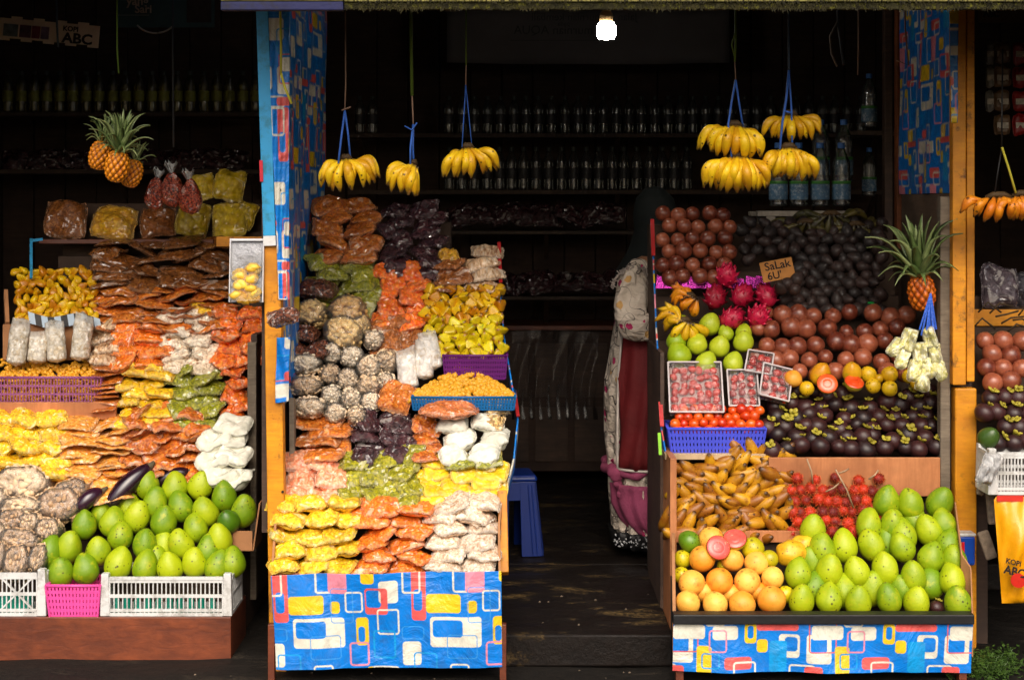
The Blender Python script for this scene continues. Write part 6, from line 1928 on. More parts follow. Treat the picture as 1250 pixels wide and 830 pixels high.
# price card
pc = empty('price_card', P(949, 329, .80), (R(-12), R(-11), 0))
k = M_(1, .80)
MB().box(-20 * k, 20 * k, 0, .003, -13 * k, 12 * k).build('card', m_plain('brown card', S(176, 118, 58), .85, .2, 14), pc, False, .001)
mt_ink = m_plain('black ink', S(28, 18, 14), .8)
text_mesh('lettering', 'SaLak', 14 * k, mt_ink, (1 * k, -.0015, 5 * k), (R(90), 0, 0), pc, .0005, bold=.0006)
text_mesh('lettering', '6U\'', 13 * k, mt_ink, (-5 * k, -.0015, -7 * k), (R(90), 0, 0), pc, .0005, bold=.0006)
tag(pc, 'tilted brown card with handwritten black lettering among the snake fruits', 'sign')
for (px, py) in ((962, 346), (973, 340), (970, 352), (953, 351)):
    put('snake_fruit', 'dark scaly snake fruit heaped behind the dragon fruits', 'snake fruit', 'snake fruits on the fruit stall', sl[0], px, py, .77, 90, .95)

# ================================================================== left stall extras
mt_aub = m_fruit('aubergine skin', S(26, 10, 22), S(50, 22, 40), None, .18, blotch=4, coat=.6, bmp=0)
def aubergine(label, a, b_, Ya, Yb, r):
    p0, p1 = P(*a, Ya), P(*b_, Yb)
    n = 14
    pts = [p0.lerp(p1, i / (n - 1)) + Vector((0, 0, .012 * math.sin(math.pi * i / (n - 1)))) for i in range(n)]
    rr = [r * (.15 + .95 * math.sin(math.pi * (.06 + .86 * (i / (n - 1)) ** .8)) ** .6) for i in range(n)]
    t_ = empty('aubergine', p0)
    o = MB().tube(pts, rr, 14).build('body', mt_aub, None, True)
    o.parent = t_
    o.matrix_parent_inverse = Matrix.Translation(p0).inverted()
    d = (p1 - p0).normalized()
    o = MB().tube([p1 - d * .01, p1 + d * .012, p1 + d * .03], [r * .55, r * .35, r * .18], 8).build('stalk', m_plain('aubergine stalk', S(90, 80, 60), .8), None, True)
    o.parent = t_
    o.matrix_parent_inverse = Matrix.Translation(p0).inverted()
    tag(t_, label, 'aubergine')
aubergine('short dark aubergine left of the mango heap', (96, 622), (124, 600), .53, .58, .030)
aubergine('long shiny aubergine slanting up behind the mango heap', (133, 618), (182, 570), .56, .64, .036)
aubergine('dark aubergine mostly hidden behind the top mangoes', (190, 592), (230, 576), .66, .68, .028)
# three hanging bags of red seeds
for i, (px, py, s_) in enumerate(((190, 238, .95), (211, 233, 1.05), (233, 241, 1.0))):
    t_ = empty('seed_bag', P(px, py, .95 - .02 * i), (0, R((8, -4, -6)[i]), 0))
    t_.scale = (s_ * 1.0,) * 3
    place('bag', ball_mesh(260 + i, pk_seed, .055, .04, .068, (26, 18), lambda a, b_: (1 - .55 * np.clip(a - .35, 0, 1) ** .8, 1 + .1 * a), .08, 'bag', 2.5), parent=t_)
    m = MB()
    for q in range(10):
        a = q * .628
        m.add([(0, 0, .055), (.028 * math.cos(a), .018 * math.sin(a), .115 + .012 * math.sin(q * 2.1)), (.028 * math.cos(a + .5), .018 * math.sin(a + .5), .11)], [(0, 1, 2)])
    o = m.build('gathered_top', m_clear('bag film', (.95, .95, .95, 1), .6, .15, 20, .6, .45), t_)
    tag(t_, 'hanging bag of red seeds with gathered clear top, %s of three' % ('leftmost', 'middle', 'rightmost')[i], 'seed bag')
# stand-up pouch of chips hanging at the post
po = empty('chip_pouch', P(301, 330, .12), (R(-6), 0, 0))
k = M_(1, .12)
MB().box(-21 * k, 21 * k, .012, .014, -39 * k, 39 * k).build('back_film', m_plain('silver film', S(150, 152, 160), .25, .55, 9, .8, metal=.2), po, False, .0005)
m = MB()
for s_ in (-1, 1):
    m.box(s_ * 20.3 * k - .002, s_ * 20.3 * k + .002, -.004, .0115, -38.8 * k, 38.8 * k)
m.box(-20 * k + .002, 20 * k - .002, -.003, .0115, 36 * k, 38.6 * k)
m.build('seam', m_plain('white seam', S(206, 206, 210), .3, .1), po)
chipm = m_fruit('yellow chips', S(232, 170, 30), S(244, 206, 80), None, .5, blotch=8, bmp=.2)
for i in range(24):
    place('chip', ball_mesh(400 + i, chipm, .020, .016, .012, (12, 8), None, .14, 'chip', 3), (rnd.uniform(-12, 12) * k, -.003 - .006 * (i % 3), (-33 + (i // 4) * 7 + rnd.uniform(-3, 3)) * k), (R(rnd.uniform(0, 180)), R(rnd.uniform(-40, 40)), 0), 1.3, po)
MB().box(-19 * k, 19 * k, -.028, -.027, -38 * k, 32 * k).build('front_film', m_clear('pouch film', (.98, .98, .98, 1), .0, .1, 10, .3, .01), po)
tag(po, 'clear stand up pouch of yellow chips leaning at the left post', 'pouch')
# banners at the back left
sg = empty('banner', P(62, 40, 1.5), (0, R(5), 0))
k = M_(1, 1.5)
mt_pap = m_plain('cream paper', S(236, 214, 190), .8, .12, 5)
for i in range(9):
    z = (1.5 if i % 2 else -1.2) * k
    MB().box((-63 + i * 13.6) * k, (-63 + (i + 1) * 13.6) * k - .0006, .0, .004, -13 * k + z, 14 * k + z).build('paper_panel', mt_pap, sg)
text_mesh('lettering', 'KOPI', 8.5 * k, mt_ink, (24 * k, -.002, 6 * k), (R(90), 0, 0), sg, .0006, bold=.001)
text_mesh('lettering', 'ABC', 17 * k, mt_ink, (33 * k, -.002, -5.5 * k), (R(90), 0, 0), sg, .0006, sx=1.12, bold=.0022)
for i, (x0, x1, c) in enumerate(((-58, -40, S(110, 122, 124)), (-38, -24, S(96, 60, 76)), (-23, -13, S(120, 48, 60)), (-12, -2, S(120, 100, 124)))):
    MB().box(x0 * k, x1 * k, -.0025, -.001, -9 * k, 6 * k).build('printed_picture', m_plain('print', c, .8, .5, 40), sg)
tag(sg, 'cream paper banner with bold black coffee lettering at the top left', 'banner')
s2 = empty('banner', P(202, 16, 1.6))
k = M_(1, 1.6)
MB().box(-60 * k, 60 * k, 0, .004, -18 * k, 26 * k).build('cloth', m_plain('teal banner', S(60, 86, 92), .8, .4, 6), s2)
text_mesh('lettering', 'yang', 15 * k, m_plain('pale print', S(176, 160, 150), .8), (-34 * k, -.002, 14 * k), (R(90), 0, 0), s2, .0006, bold=.001)
text_mesh('lettering', 'Sari', 14 * k, m_plain('pale print two', S(176, 160, 150), .8), (-27 * k, -.002, 4 * k), (R(90), 0, 0), s2, .0006, bold=.001)
MB().box(-58 * k, -20 * k, -.002, -.001, -3.5 * k, -2.5 * k).build('rule', m_plain('pale rule', S(120, 128, 128), .8), s2)
MB().tube([(28 * k * math.cos(a) - 12 * k, -.004, 24 * k * math.sin(a) - 1 * k) for a in np.linspace(-2.5, -.7, 12)], 1.1 * k, 6).build('cup_rim', m_plain('cup rim', S(196, 190, 186), .5), s2, True)
MB().box(26 * k, 56 * k, -.002, -.001, -12 * k, 20 * k).build('printed_picture', m_plain('dark print', S(50, 40, 40), .8, .5, 30), s2)
tag(s2, 'dim teal banner with pale script lettering above the pineapples', 'banner')
# dim packets on the shelves deep in the shade
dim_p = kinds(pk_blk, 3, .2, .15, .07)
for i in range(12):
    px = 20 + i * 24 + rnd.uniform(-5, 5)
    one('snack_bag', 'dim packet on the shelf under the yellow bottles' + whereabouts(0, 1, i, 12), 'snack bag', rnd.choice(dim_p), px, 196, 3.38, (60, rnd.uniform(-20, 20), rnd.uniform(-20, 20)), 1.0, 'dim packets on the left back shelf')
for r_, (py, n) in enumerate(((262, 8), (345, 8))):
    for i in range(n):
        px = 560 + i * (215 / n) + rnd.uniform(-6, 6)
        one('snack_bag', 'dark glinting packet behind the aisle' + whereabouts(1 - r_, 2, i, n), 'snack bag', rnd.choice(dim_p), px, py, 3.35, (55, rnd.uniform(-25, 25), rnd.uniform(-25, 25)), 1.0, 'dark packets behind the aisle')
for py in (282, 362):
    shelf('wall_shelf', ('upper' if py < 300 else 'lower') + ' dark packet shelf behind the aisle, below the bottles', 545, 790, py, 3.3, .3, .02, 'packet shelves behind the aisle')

# ================================================================== plastic stool
so = empty('stool', P(624, 672, 1.6), (0, 0, R(8)))
so.scale = (.88, .88, 1.0)
mt_stool = m_plain('blue stool plastic', S(8, 42, 120), .35, .12, 6, .04)
MB().hexa([(-.125, -.125, .335), (.125, -.125, .335), (.125, .125, .335), (-.125, .125, .335)], [(-.115, -.115, .365), (.115, -.115, .365), (.115, .115, .365), (-.115, .115, .365)]).build('seat', mt_stool, so, False, .012)
for i in range(4):
    m = MB()
    a = i * math.pi / 2
    Rm = Matrix.Rotation(a, 3, 'Z')
    top, botm = .115, .15
    for s_ in (-1, 1):
        q = [Rm @ Vector(v) for v in ((s_ * botm, -botm, 0), (s_ * .035, -botm, 0), (s_ * .035, -botm + .012, 0), (s_ * botm, -botm + .012, 0), (s_ * top, -top, .334), (s_ * .028, -top, .334), (s_ * .028, -top + .012, .334), (s_ * top, -top + .012, .334))]
        m.hexa(q[:4], q[4:])
    q = [Rm @ Vector(v) for v in ((-.05, -.1225, .25), (.05, -.1225, .25), (.05, -.112, .25), (-.05, -.112, .25), (-.044, -.1145, .333), (.044, -.1145, .333), (.044, -.1045, .333), (-.044, -.1045, .333))]
    m.hexa(q[:4], q[4:])
    for x in (-.10, -.08, .08, .10):
        p0, p1 = Rm @ Vector((x * 1.15, -.152, .01)), Rm @ Vector((x * .9, -.1165, .32))
        m.tube([p0, p1], .004, 6)
    m.build('leg_panel', mt_stool, so, False, .002)
tag(so, 'blue plastic stool standing in the dark aisle', 'stool')

# ================================================================== the seller
Y0 = 1.6
wo = empty('person', (P(788, 0, Y0).x, Y0, .12))
def skin_body():
    J = [((0, 0, .90), .13), ((0, 0, 1.10), .115), ((.01, 0, 1.28), .13), ((.01, 0, 1.38), .075), ((.03, 0, 1.45), .052), ((.05, 0, 1.52), .08), ((.05, 0, 1.60), .085),
         ((.01, -.10, .84), .09), ((.02, -.10, .46), .058), ((-.01, -.10, .08), .036), ((.13, -.11, .03), .032),
         ((.01, .10, .84), .09), ((.02, .10, .46), .058), ((-.01, .10, .08), .036), ((.13, .11, .03), .032),
         ((-.01, -.19, 1.33), .055), ((-.05, -.22, 1.08), .042), ((.17, -.17, 1.02), .032), ((.23, -.15, 1.02), .030),
         ((.01, .19, 1.33), .055), ((.03, .22, 1.08), .042), ((.25, .15, 1.04), .032), ((.31, .13, 1.05), .030),
         ((.145, 0, 1.545), .014)]
    E = [(0, 1), (1, 2), (2, 3), (3, 4), (4, 5), (5, 6), (0, 7), (7, 8), (8, 9), (9, 10), (0, 11), (11, 12), (12, 13), (13, 14), (2, 15), (15, 16), (16, 17), (17, 18), (2, 19), (19, 20), (20, 21), (21, 22), (5, 23)]
    for h, s_ in ((18, -1), (22, 1)):
        hx, hy, hz = J[h][0]
        for f_ in range(5):
            o_ = (f_ - 1.5) * .017
            l = (.055, .075, .08, .075, .06)[f_]
            if f_ == 0:
                pts = [(hx + .02, hy - s_ * .035, hz + .005), (hx + .05, hy - s_ * .05, hz)]
            else:
                pts = [(hx + .05, hy + s_ * (o_ - .01), hz - .004), (hx + .05 + l * .5, hy + s_ * (o_ - .01), hz - .012), (hx + .05 + l, hy + s_ * (o_ - .012), hz - .035)]
            pr = h
            for q in pts:
                J.append((q, .009))
                E.append((pr, len(J) - 1))
                pr = len(J) - 1
    me = bpy.data.meshes.new('body')
    me.from_pydata([j[0] for j in J], E, [])
    o = bpy.data.objects.new('body', me)
    COL.objects.link(o)
    o.modifiers.new('skin', 'SKIN')
    for i, j in enumerate(J):
        me.skin_vertices[0].data[i].radius = (j[1], j[1])
    me.skin_vertices[0].data[0].use_root = True
    o.modifiers.new('sub', 'SUBSURF').levels = 2
    dg = bpy.context.evaluated_depsgraph_get()
    m2 = bpy.data.meshes.new_from_object(o.evaluated_get(dg))
    bpy.data.objects.remove(o)
    m2.materials.clear()
    m2.materials.append(m_plain('skin', S(150, 104, 76), .55, .1, 6, .05))
    m2.polygons.foreach_set('use_smooth', [True] * len(m2.polygons))
    return m2
place('body', skin_body(), parent=wo)
def m_floral():
    m, t, b = nt('floral cloth')
    co, _ = coords(t, False)
    base = ramp(t, noise(t, co, 8, 3), [(.3, S(200, 184, 166)), (.7, S(222, 208, 192))])
    w = N(t, 'ShaderNodeTexNoise', Scale=9.0, Detail=1.0, Distortion=.6)
    L(t, co, w.inputs['Vector'])
    ln_ = math_(t, 'ABSOLUTE', math_(t, 'SUBTRACT', w.outputs['Fac'], .5))
    stemf = math_(t, 'LESS_THAN', ln_, .008)
    col = mixc(t, stemf, base, S(50, 36, 34))
    v = N(t, 'ShaderNodeTexVoronoi', Scale=17.0)
    ad = N(t, 'ShaderNodeVectorMath', operation='ADD')
    sc = N(t, 'ShaderNodeVectorMath', operation='SCALE')
    nz = N(t, 'ShaderNodeTexNoise', Scale=40.0)
    L(t, co, nz.inputs['Vector'])
    L(t, nz.outputs['Color'], sc.inputs[0])
    sc.inputs['Scale'].default_value = .03
    L(t, co, ad.inputs[0])
    L(t, sc.outputs[0], ad.inputs[1])
    L(t, ad.outputs[0], v.inputs['Vector'])
    sep = t.nodes.new('ShaderNodeSeparateColor')
    L(t, v.outputs['Color'], sep.inputs[0])
    fl_ = math_(t, 'MULTIPLY', math_(t, 'LESS_THAN', v.outputs['Distance'], .27), math_(t, 'GREATER_THAN', sep.outputs[0], .45))
    fcol = ramp(t, sep.outputs[1], [(.55, S(176, 40, 92)), (.75, S(206, 160, 96))], 'CONSTANT')
    col = mixc(t, fl_, col, fcol)
    L(t, col, b.inputs['Base Color'])
    b.inputs['Roughness'].default_value = .8
    L(t, bump(t, noise(t, co, 13, 3, .5, 1.2), .8, .05), b.inputs['Normal'])
    return m
mt_flo = m_floral()
mt_mar = m_plain('maroon cloth', S(104, 18, 22), .75, .25, 5, .5)
mt_pin2 = m_plain('pink shawl', S(150, 66, 98), .85, .3, 8, .5)
mt_hij = m_plain('black green veil', S(13, 20, 19), .85, .2, 6)
mt_pipe = m_plain('white piping', S(206, 196, 186), .7)
def loft(name, rings, a0, a1, mat, n=56, pleat=.0, pk=14, seed=1, close=False, th=.004):
    w = Wob(seed, 7, 2.2)
    V, f = [], []
    for (z, cx, cy_, rx, ry, pl) in rings:
        for k_ in range(n + 1):
            a = R(a0 + (a1 - a0) * k_ / n)
            q = 1 + pleat * pl * math.sin(pk * a + 3 * math.sin(z * 5)) + .03 * float(w((math.cos(a) * 1.5, math.sin(a) * 1.5, z * 5)))
            V.append((cx + rx * q * math.cos(a), cy_ + ry * q * math.sin(a), z))
    for i in range(len(rings) - 1):
        for k_ in range(n):
            f.append((i * (n + 1) + k_, i * (n + 1) + k_ + 1, (i + 1) * (n + 1) + k_ + 1, (i + 1) * (n + 1) + k_))
    o = MB().add(V, f).build(name, mat, wo, True)
    s_ = o.modifiers.new('solid', 'SOLIDIFY')
    s_.thickness = th
    return o
def rings(tab, m=4):
    out = []
    for i in range(len(tab) - 1):
        for q in range(m):
            t_ = q / m
            out.append(tuple(a + (b_ - a) * t_ for a, b_ in zip(tab[i], tab[i + 1])))
    out.append(tab[-1])
    return out
dress = rings([(.05, 0, 0, .14, .20, 1.4), (.30, 0, 0, .17, .235, 1.2), (.55, 0, 0, .185, .245, 1), (.80, -.01, 0, .175, .23, .6), (.98, -.005, 0, .155, .20, .3), (1.15, .01, 0, .14, .19, .1), (1.30, .015, 0, .125, .19, 0), (1.36, .015, 0, .08, .11, 0)])
loft('dress', dress, -180, 180, mt_flo, 90, .05, 15, 3)
apron = rings([(.415, .004, 0, .198, .26, .5), (.62, .004, 0, .198, .26, .5), (.82, 0, 0, .188, .243, .4), (.98, 0, 0, .168, .213, .2), (1.15, .004, 0, .164, .204, 0), (1.30, .004, 0, .155, .212, 0)])
apron = [(z_, a_, b2, c_ * 1.035, d_ * 1.035, e_) for (z_, a_, b2, c_, d_, e_) in apron]
loft('apron', apron, -134, 134, mt_mar, 90, .06, 17, 4)
pts = []
for (z, cx, cy_, rx, ry, pl) in apron:
    a = R(-134)
    pts.append((cx + rx * 1.03 * math.cos(a), cy_ + ry * 1.03 * math.sin(a), z))
MB().tube(pts, .006, 6).build('piping', mt_pipe, wo, True)
z, cx, cy_, rx, ry, pl = apron[0]
MB().tube([(cx + rx * 1.02 * math.cos(R(a)), cy_ + ry * 1.02 * math.sin(R(a)), z) for a in range(-134, 20, 6)], .006, 6).build('piping', mt_pipe, wo, True)
# sleeve: shoulder, elbow, wrist
def sleeve(pts, rr, seed):
    n = 26
    path, rad = [], []
    for i in range(len(pts) - 1):
        for q in range(6):
            t_ = q / 6
            path.append(Vector(pts[i]).lerp(Vector(pts[i + 1]), t_))
            rad.append(rr[i] + (rr[i + 1] - rr[i]) * t_)
    path.append(Vector(pts[-1]))
    rad.append(rr[-1])
    for _ in range(3):
        path = [path[0]] + [(path[i - 1] + path[i] * 2 + path[i + 1]) / 4 for i in range(1, len(path) - 1)] + [path[-1]]
    m = MB().tube(path, rad, n)
    w = Wob(seed, 8, 22)
    w2 = Wob(seed + 1, 6, 9)
    m.v = [tuple(Vector(v) * 1.0 + Vector((.006 * float(w2(v)), -.014 * float(w(v)) - .014 * float(w2(v)), .009 * float(w(v))))) for v in m.v]
    return m.build('sleeve', mt_flo, wo, True)
sleeve([(-.035, -.17, 1.325), (-.07, -.235, 1.26), (-.10, -.265, 1.14), (-.085, -.275, 1.065), (.02, -.265, 1.04), (.10, -.25, 1.05), (.19, -.215, 1.06)], [.05, .074, .074, .07, .06, .054, .045], 5)
sleeve([(.03, .18, 1.36), (.04, .23, 1.24), (.05, .235, 1.10), (.14, .19, 1.04), (.24, .15, 1.04)], [.07, .085, .08, .07, .045], 9)
lc = MB()
for i in range(160):
    q = rnd.uniform(-2.9, .2)
    c = Vector((-.085 + .085 * math.cos(q + 3.0), -.24 - .06 * rnd.random(), 1.235 + .085 * abs(math.sin(q))))
    lc.tube([c, c + Vector((rnd.uniform(-.014, .014), rnd.uniform(-.014, 0), rnd.uniform(-.014, .014)))], .003, 4)
stuff(lc.build('lace_frill', m_plain('grey lace', S(160, 148, 140), .9), wo))
# shawl round the hips with knot and drape
m = MB()
bp = []
for i in range(60):
    a = R(-180 + 360 * i / 59)
    bp.append((-.002 + .185 * math.cos(a), .252 * math.sin(a), .40 + .012 * math.sin(a * 7)))
m.tube(bp, [.020 + .006 * math.sin(i * 1.7) for i in range(60)], 10)
m.build('shawl_band', mt_pin2, wo, True)
drape = rings([(.10, .06, 0, .14, .225, 1), (.17, .03, 0, .175, .255, 1), (.25, .01, 0, .198, .266, 1), (.345, .004, 0, .205, .272, .6)])
V0 = []
loft('shawl_drape', drape, -150, 60, mt_pin2, 60, .035, 17, 6)
for (dx, dz, s_) in ((-.145, .39, .95), (-.168, .40, .6), (-.140, .345, .7), (-.130, .30, .6)):
    place('shawl_knot', ball_mesh(rnd.randrange(999), mt_pin2, .032, .03, .036, (16, 12), None, .14, 'shawl_knot', 3), (dx, -.185, dz), (0, R(rnd.uniform(-40, 40)), 0), s_, wo)
hem = rings([(.045, 0, 0, .150, .212, 1.4), (.12, 0, 0, .165, .228, 1.3)], 3)
loft('dark_hem', hem, -180, 180, mt_black, 80, .05, 15, 3)
sq = MB()
for i in range(110):
    a = R(rnd.uniform(-150, -20))
    z = rnd.uniform(.06, .115)
    c = Vector((.168 * math.cos(a) * 1.06, .235 * math.sin(a) * 1.06, z))
    sq.tube([c, c + Vector((0, -.004, 0))], .0045, 5)
stuff(sq.build('sequins', m_plain('silver sequins', S(220, 222, 226), .2, .1, metal=.8), wo))
veil = rings([(1.20, .02, 0, .165, .235, .6), (1.30, .02, 0, .155, .225, .4), (1.40, .03, 0, .11, .15, .2), (1.48, .045, 0, .10, .105, 0), (1.56, .05, 0, .108, .102, 0), (1.63, .045, 0, .09, .085, 0), (1.675, .04, 0, .045, .045, 0), (1.685, .04, 0, .006, .006, 0)])
loft('veil', veil, 26, 334, mt_hij, 60, .03, 11, 8)
low = rings([(1.20, .022, 0, .166, .236, .6), (1.30, .022, 0, .156, .226, .4), (1.40, .032, 0, .111, .151, .2), (1.46, .047, 0, .101, .106, 0)])
loft('veil_front', low, -28, 28, mt_hij, 24, .02, 11, 8)
z, cx, cy_, rx, ry, pl = veil[1]
MB().tube([(.02 + .168 * math.cos(R(a)), .238 * math.sin(R(a)), 1.20 + .05 * max(0, math.sin(R(a + 60)))) for a in range(-120, -20, 6)], .006, 6).build('piping', mt_pipe, wo, True)
for s_ in (-1, 1):
    place('eye', ball_mesh(5, m_plain('eye dark', S(30, 20, 16), .2), .009, .012, .009, (10, 8)), (.128, s_ * .032, 1.565), parent=wo)
place('mouth', ball_mesh(6, m_plain('lips', S(150, 70, 66), .5), .008, .022, .007, (10, 8)), (.125, 0, 1.505), parent=wo)
tag(wo, 'person in maroon apron, floral dress and pink hip shawl behind the fruit stall', 'person')

# ================================================================== beyond the right post
scatter('passion_fruit', 'passion fruit beyond the orange post', 'passion fruit', 'passion fruits beyond the post', ps, PROF_F, 1192, 1262, 408, 474, 22, 18, 2, -.02, (180, 180, 180), (.95, 1.12))
for i in range(4):
    for j in range(4):
        px, py = 1200 + j * 18 + (8 if i % 2 else 0) + rnd.uniform(-2, 2), 540 - i * 18 + rnd.uniform(-2, 2)
        if j == 0 and i < 2:
            continue
        mangosteen('mangosteen beyond the orange post under the passion fruits', 'mangosteens beyond the post', px, py, .31 + (540 - py) / 70 * .12, (5, 50), 20, rnd.uniform(.95, 1.1))
put('avocado', 'dark green avocado beside the mangosteens beyond the post', 'avocado', None, ball_mesh(270, m_fruit('avocado skin', S(36, 58, 16), S(58, 84, 26), None, .35), .045, .045, .05, (20, 14), egg, .03, 'avocado'), 1207, 534, .30, 70, .95)
wl_ = MB()
for i in range(9):
    a, y = 1195 + i * 7, 395 + rnd.uniform(-14, 14)
    wl_.tube([P(a - 8, y, .60), P(a + 4, y - 8 + rnd.uniform(-8, 8), .59), P(a + 20, y + rnd.uniform(-14, 10), .61)], .004, 5)
tag(wl_.build('dry_stems', m_plain('dry stem', S(62, 48, 28), .8), None, True), 'tangle of dark dry stems behind the passion fruits beyond the post', 'stems')
one('bag', 'dark translucent plastic bag on the shelf beyond the orange post', 'bag', kinds(m_pack('dark film', S(46, 36, 44), S(70, 58, 66), S(90, 78, 84), 18, rim=S(150, 140, 150), rim_amt=.3, glare=.2), 1, .15, .18, .07)[0], 1220, 350, .75, (74, 6, 0))
one('bag', 'second dark plastic bag at the right picture edge', 'bag', kinds(m_pack('dark film two', S(40, 38, 44), S(60, 58, 66), S(80, 78, 84), 18, rim=S(150, 140, 150), rim_amt=.3), 1, .12, .14, .07)[0], 1250, 352, .78, (74, -8, 0))
# sachet strips
sp_m = [m_plain('red sachet', S(150, 24, 24), .3, .5, 30, .2), m_plain('brown sachet', S(110, 84, 60), .3, .5, 30, .2), m_plain('silver sachet', S(130, 126, 120), .3, .4, 30, .3)]
for c_, (px, n, mi) in enumerate(((1208, 2, 2), (1223, 3, 1), (1246, 3, 0), (1263, 3, 0))):
    t_ = empty('sachet_strip', P(px, 52, .9))
    k = M_(1, .9)
    for i in range(n + 1):
        o = place('sachet', packet_mesh(500 + c_ * 7 + i, sp_m[mi], (10 if c_ == 0 else 20) * k, 26 * k, .02, lump=.2, square=5, n=(18, 14)), (0, 0, -14 * k - i * 29 * k), (R(88), 0, 0), 1, t_)
        MB().box((-4 if c_ == 0 else -7) * k, (4 if c_ == 0 else 7) * k, -.014, -.0125, (-18 - i * 29) * k, (-11 - i * 29) * k).build('printed_mark', m_plain('sachet mark', S(196, 186, 170), .5, .4, 60), t_)
    tag(t_, ('narrow silver', 'brown and cream', 'red', 'second red')[c_] + ' sachet strip hanging at the upper right edge', 'sachet strip')
s3 = empty('banner', P(1240, 18, 1.2))
k = M_(1, 1.2)
MB().box(-46 * k, 46 * k, 0, .004, -10 * k, 12 * k).build('paper_panel', m_plain('brown paper', S(110, 84, 62), .8, .2), s3)
text_mesh('lettering', 'ABC', 10 * k, mt_ink, (-30 * k, -.002, 0), (R(90), 0, 0), s3, .0006, bold=.002)
tag(s3, 'dim brown paper banner with lettering at the top right corner', 'banner')
# orange sack with coffee lettering
sk_ = empty('sack', P(1248, 738, .14))
k = M_(1, .14)
nu, nv = 30, 30
wv2 = Wob(31, 8, 5)
V, f = [], []
for side in (0, 1):
    for j in range(nv + 1):
        for i in range(nu + 1):
            u, v = i / nu, j / nv
            x = (-35 + 12 * (1 - v) ** 1.5 * 0 + (-0 + 10 * (1 - v)) * (1 - u) + 84 * u) * k
            bul = .05 * math.sin(math.pi * u) ** .5 * math.sin(math.pi * (.12 + .8 * v)) + .012 * float(wv2((u * 2.4, v * 2, side)))
            V.append((x, (-bul if side == 0 else bul) if 0 < i < nu and 0 < j < nv else 0, (2 + 130 * v) * k))
n1 = (nu + 1) * (nv + 1)
for j in range(nv):
    for i in range(nu):
        a = j * (nu + 1) + i
        f.append((a, a + 1, a + nu + 2, a + nu + 1))
        a += n1
        f.append((a, a + nu + 1, a + nu + 2, a + 1))
MB().add(V, f).build('sack_body', m_plain('orange sack film', S(236, 160, 10), .35, .12, 6, .25, coat=.3), sk_, True)
text_mesh('lettering', 'KOPI', 9 * k, mt_ink, (-17 * k, -.058, 56 * k), (R(84), R(10), R(-24)), sk_, .0006, sx=.9, bold=.0008)
text_mesh('lettering', 'ABC', 14 * k, mt_ink, (-16 * k, -.062, 45 * k), (R(84), R(10), R(-24)), sk_, .0006, sx=.9, bold=.0014)
MB().lathe([(.001, -.001), (9 * k, 0), (9 * k, .002), (.001, .003)], 16).build('red_mark', m_plain('red print', S(206, 40, 24), .5), sk_, False, loc=(-12 * k, -.066, 35 * k), rot=(R(95), 0, R(-18)))
MB().box(-32 * k, 0, -.012, -.008, 127 * k, 134 * k).build('red_strip', m_plain('red strip', S(206, 50, 34), .5), sk_)
tag(sk_, 'bright orange sack with dark lettering hanging under the white crate', 'sack')
pr_ = MB()
for (a, b_, w) in (((1204, 545), (1212, 640), .036), ((1196, 604), (1202, 562), .03), ((1199, 648), (1211, 682), .045)):
    pr_ = MB().bar(P(*a, .30), P(*b_, .29), w, .02, up=(0, 1, 0))
    o = pr_.build('folded_paper', m_plain('newsprint', S(134, 118, 100), .85, .4, 40, .4), None, False, .008)
    tag(o, {545: 'long rolled newspaper stuck beside the white crate', 604: 'short folded paper wedged at the orange post', 648: 'crumpled paper roll hanging below the newspaper'}[a[1]], 'paper')
cr = kinds(m_pack('grey plastic bag', S(150, 150, 152), S(190, 190, 190), S(210, 210, 210), 20, rim_amt=.5, coat=.25), 1, .12, .16, .05, lump=.4)[0]
one('bag', 'crumpled pale plastic bag hanging on the corner of the crate', 'bag', cr, 1207, 572, .12, (80, 24, 0), (.6, .8, .8))
bt = empty('tin', P(1181, 690, .36))
MB().box(-.03, .03, 0, .06, 0, .11).build('tin_body', m_plain('blue tin', S(20, 70, 170), .3, .2), bt, False, .006)
MB().box(-.032, -.012, -.004, .0, .02, .09).build('red_panel', m_plain('red tin panel', S(200, 30, 40), .3), bt)
MB().box(-.032, .032, -.002, .062, .111, .122).build('lid', mt_white, bt, False, .003)
tag(bt, 'blue and red tin standing behind the front mangoes at the post', 'tin')
one('plastic_scrap', 'small green plastic scrap on the passion fruits', 'scrap', packet_mesh(77, m_plain('green plastic', S(20, 140, 60), .3), .03, .04, .02, n=(12, 10)), 1064, 373, .84, (60, 0, 0))
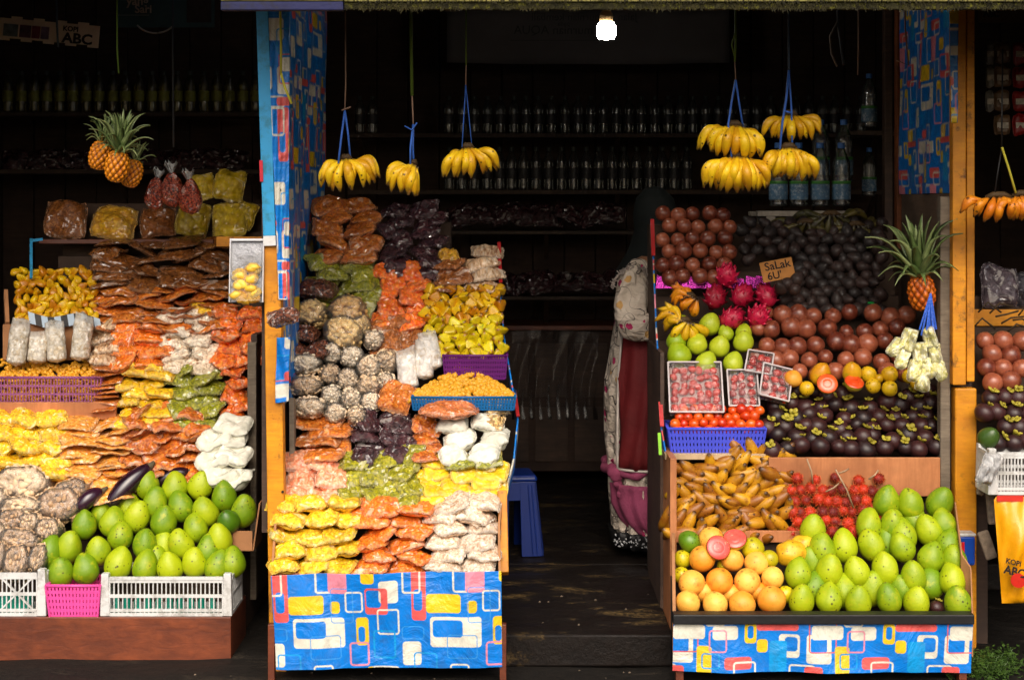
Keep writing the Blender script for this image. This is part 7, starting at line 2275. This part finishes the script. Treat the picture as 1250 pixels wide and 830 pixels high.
# weeds by the post foot
wd = MB()
wr_ = random.Random(3)
for i in range(300):
    c = P(wr_.gauss(1210, 20), 822 + wr_.uniform(-14, 4), wr_.uniform(.02, .34))
    c.z = .0
    hgt = wr_.uniform(.01, .055)
    a = wr_.uniform(0, 6.28)
    tip = c + Vector((math.cos(a) * .03, math.sin(a) * .03, hgt))
    wd.tube([c, tip], .0012, 3)
    for q in range(5):
        b2 = wr_.uniform(0, 6.28)
        l = wr_.uniform(.008, .017)
        p_ = c.lerp(tip, .4 + .15 * q)
        d = Vector((math.cos(b2), math.sin(b2), wr_.uniform(-.2, .6))) * l
        s_ = Vector((-math.sin(b2), math.cos(b2), 0)) * l * .45
        wd.add([p_, p_ + d * .5 + s_, p_ + d, p_ + d * .5 - s_], [(0, 1, 2, 3)])
o = wd.build('weeds', m_fruit('weed leaf', S(40, 66, 16), S(76, 108, 34), None, .6, blotch=10, bmp=0))
stuff(o)
tag(o, 'low green weeds growing on the ground by the orange post', 'weeds')
gr = MB()
for i in range(160):
    c = Vector((wr_.uniform(-1.8, 1.9), wr_.uniform(-.4, .9), 0))
    r = wr_.uniform(.002, .007)
    gr.lathe([(r * .5, 0), (r, r * .4), (r * .6, r)], 5, (c.x, c.y, .12 if (-.07 < c.x < .59 and c.y > .22) else 0))
o = gr.build('pebbles', m_plain('pebble', S(110, 96, 80), .9, .5))
stuff(o)
tag(o, 'scattered small pebbles and crumbs on the dark ground', 'pebbles')

# ------------------------------------------------------------------ look-alikes that can be told apart by their place get a label of their own
same = {}
for o in SC.objects:
    if o.parent is None and o.get('label') and o.get('group'):
        same.setdefault((o['label'], o['group']), []).append(o)
for (lab_, grp_), obs in same.items():
    if 2 <= len(obs) <= 40:
        pos = []
        for o in obs:
            s_ = sc_(o.location.y)
            pos.append((o, 625 + o.location.x * s_, HZ - (o.location.z - CAM_Z) * s_))
        words_ = lab_.split()
        if len(words_) <= 11:
            row_labels(pos, lab_, 10)

# ------------------------------------------------------------------ pieces that belong to a part hang under that part
SUBPART = {'wrapper': ('bottle_body',), 'cap': ('bottle_body',), 'lettering': ('cloth', 'card', 'sack_body'), 'rule': ('cloth',), 'cup_rim': ('cloth',), 'printed_picture': ('cloth',),
           'red_mark': ('sack_body',), 'red_strip': ('sack_body',), 'piping': ('apron',), 'lace_frill': ('sleeve',), 'sequins': ('dark_hem',), 'shawl_knot': ('shawl_band',), 'red_panel': ('tin_body',), 'lip': ('tray_wall',)}
kids = {}
for o in SC.objects:
    if o.parent is not None and o.parent.parent is None:
        kids.setdefault(o.parent.name, []).append(o)
for root_, ch in kids.items():
    for o in ch:
        want = SUBPART.get(o.name.split('.')[0])
        if not want:
            continue
        for p_ in ch:
            if p_.name.split('.')[0] in want and p_.location.length < 1e-9 and p_.rotation_euler.to_matrix() == Matrix.Identity(3):
                o.parent = p_
                break
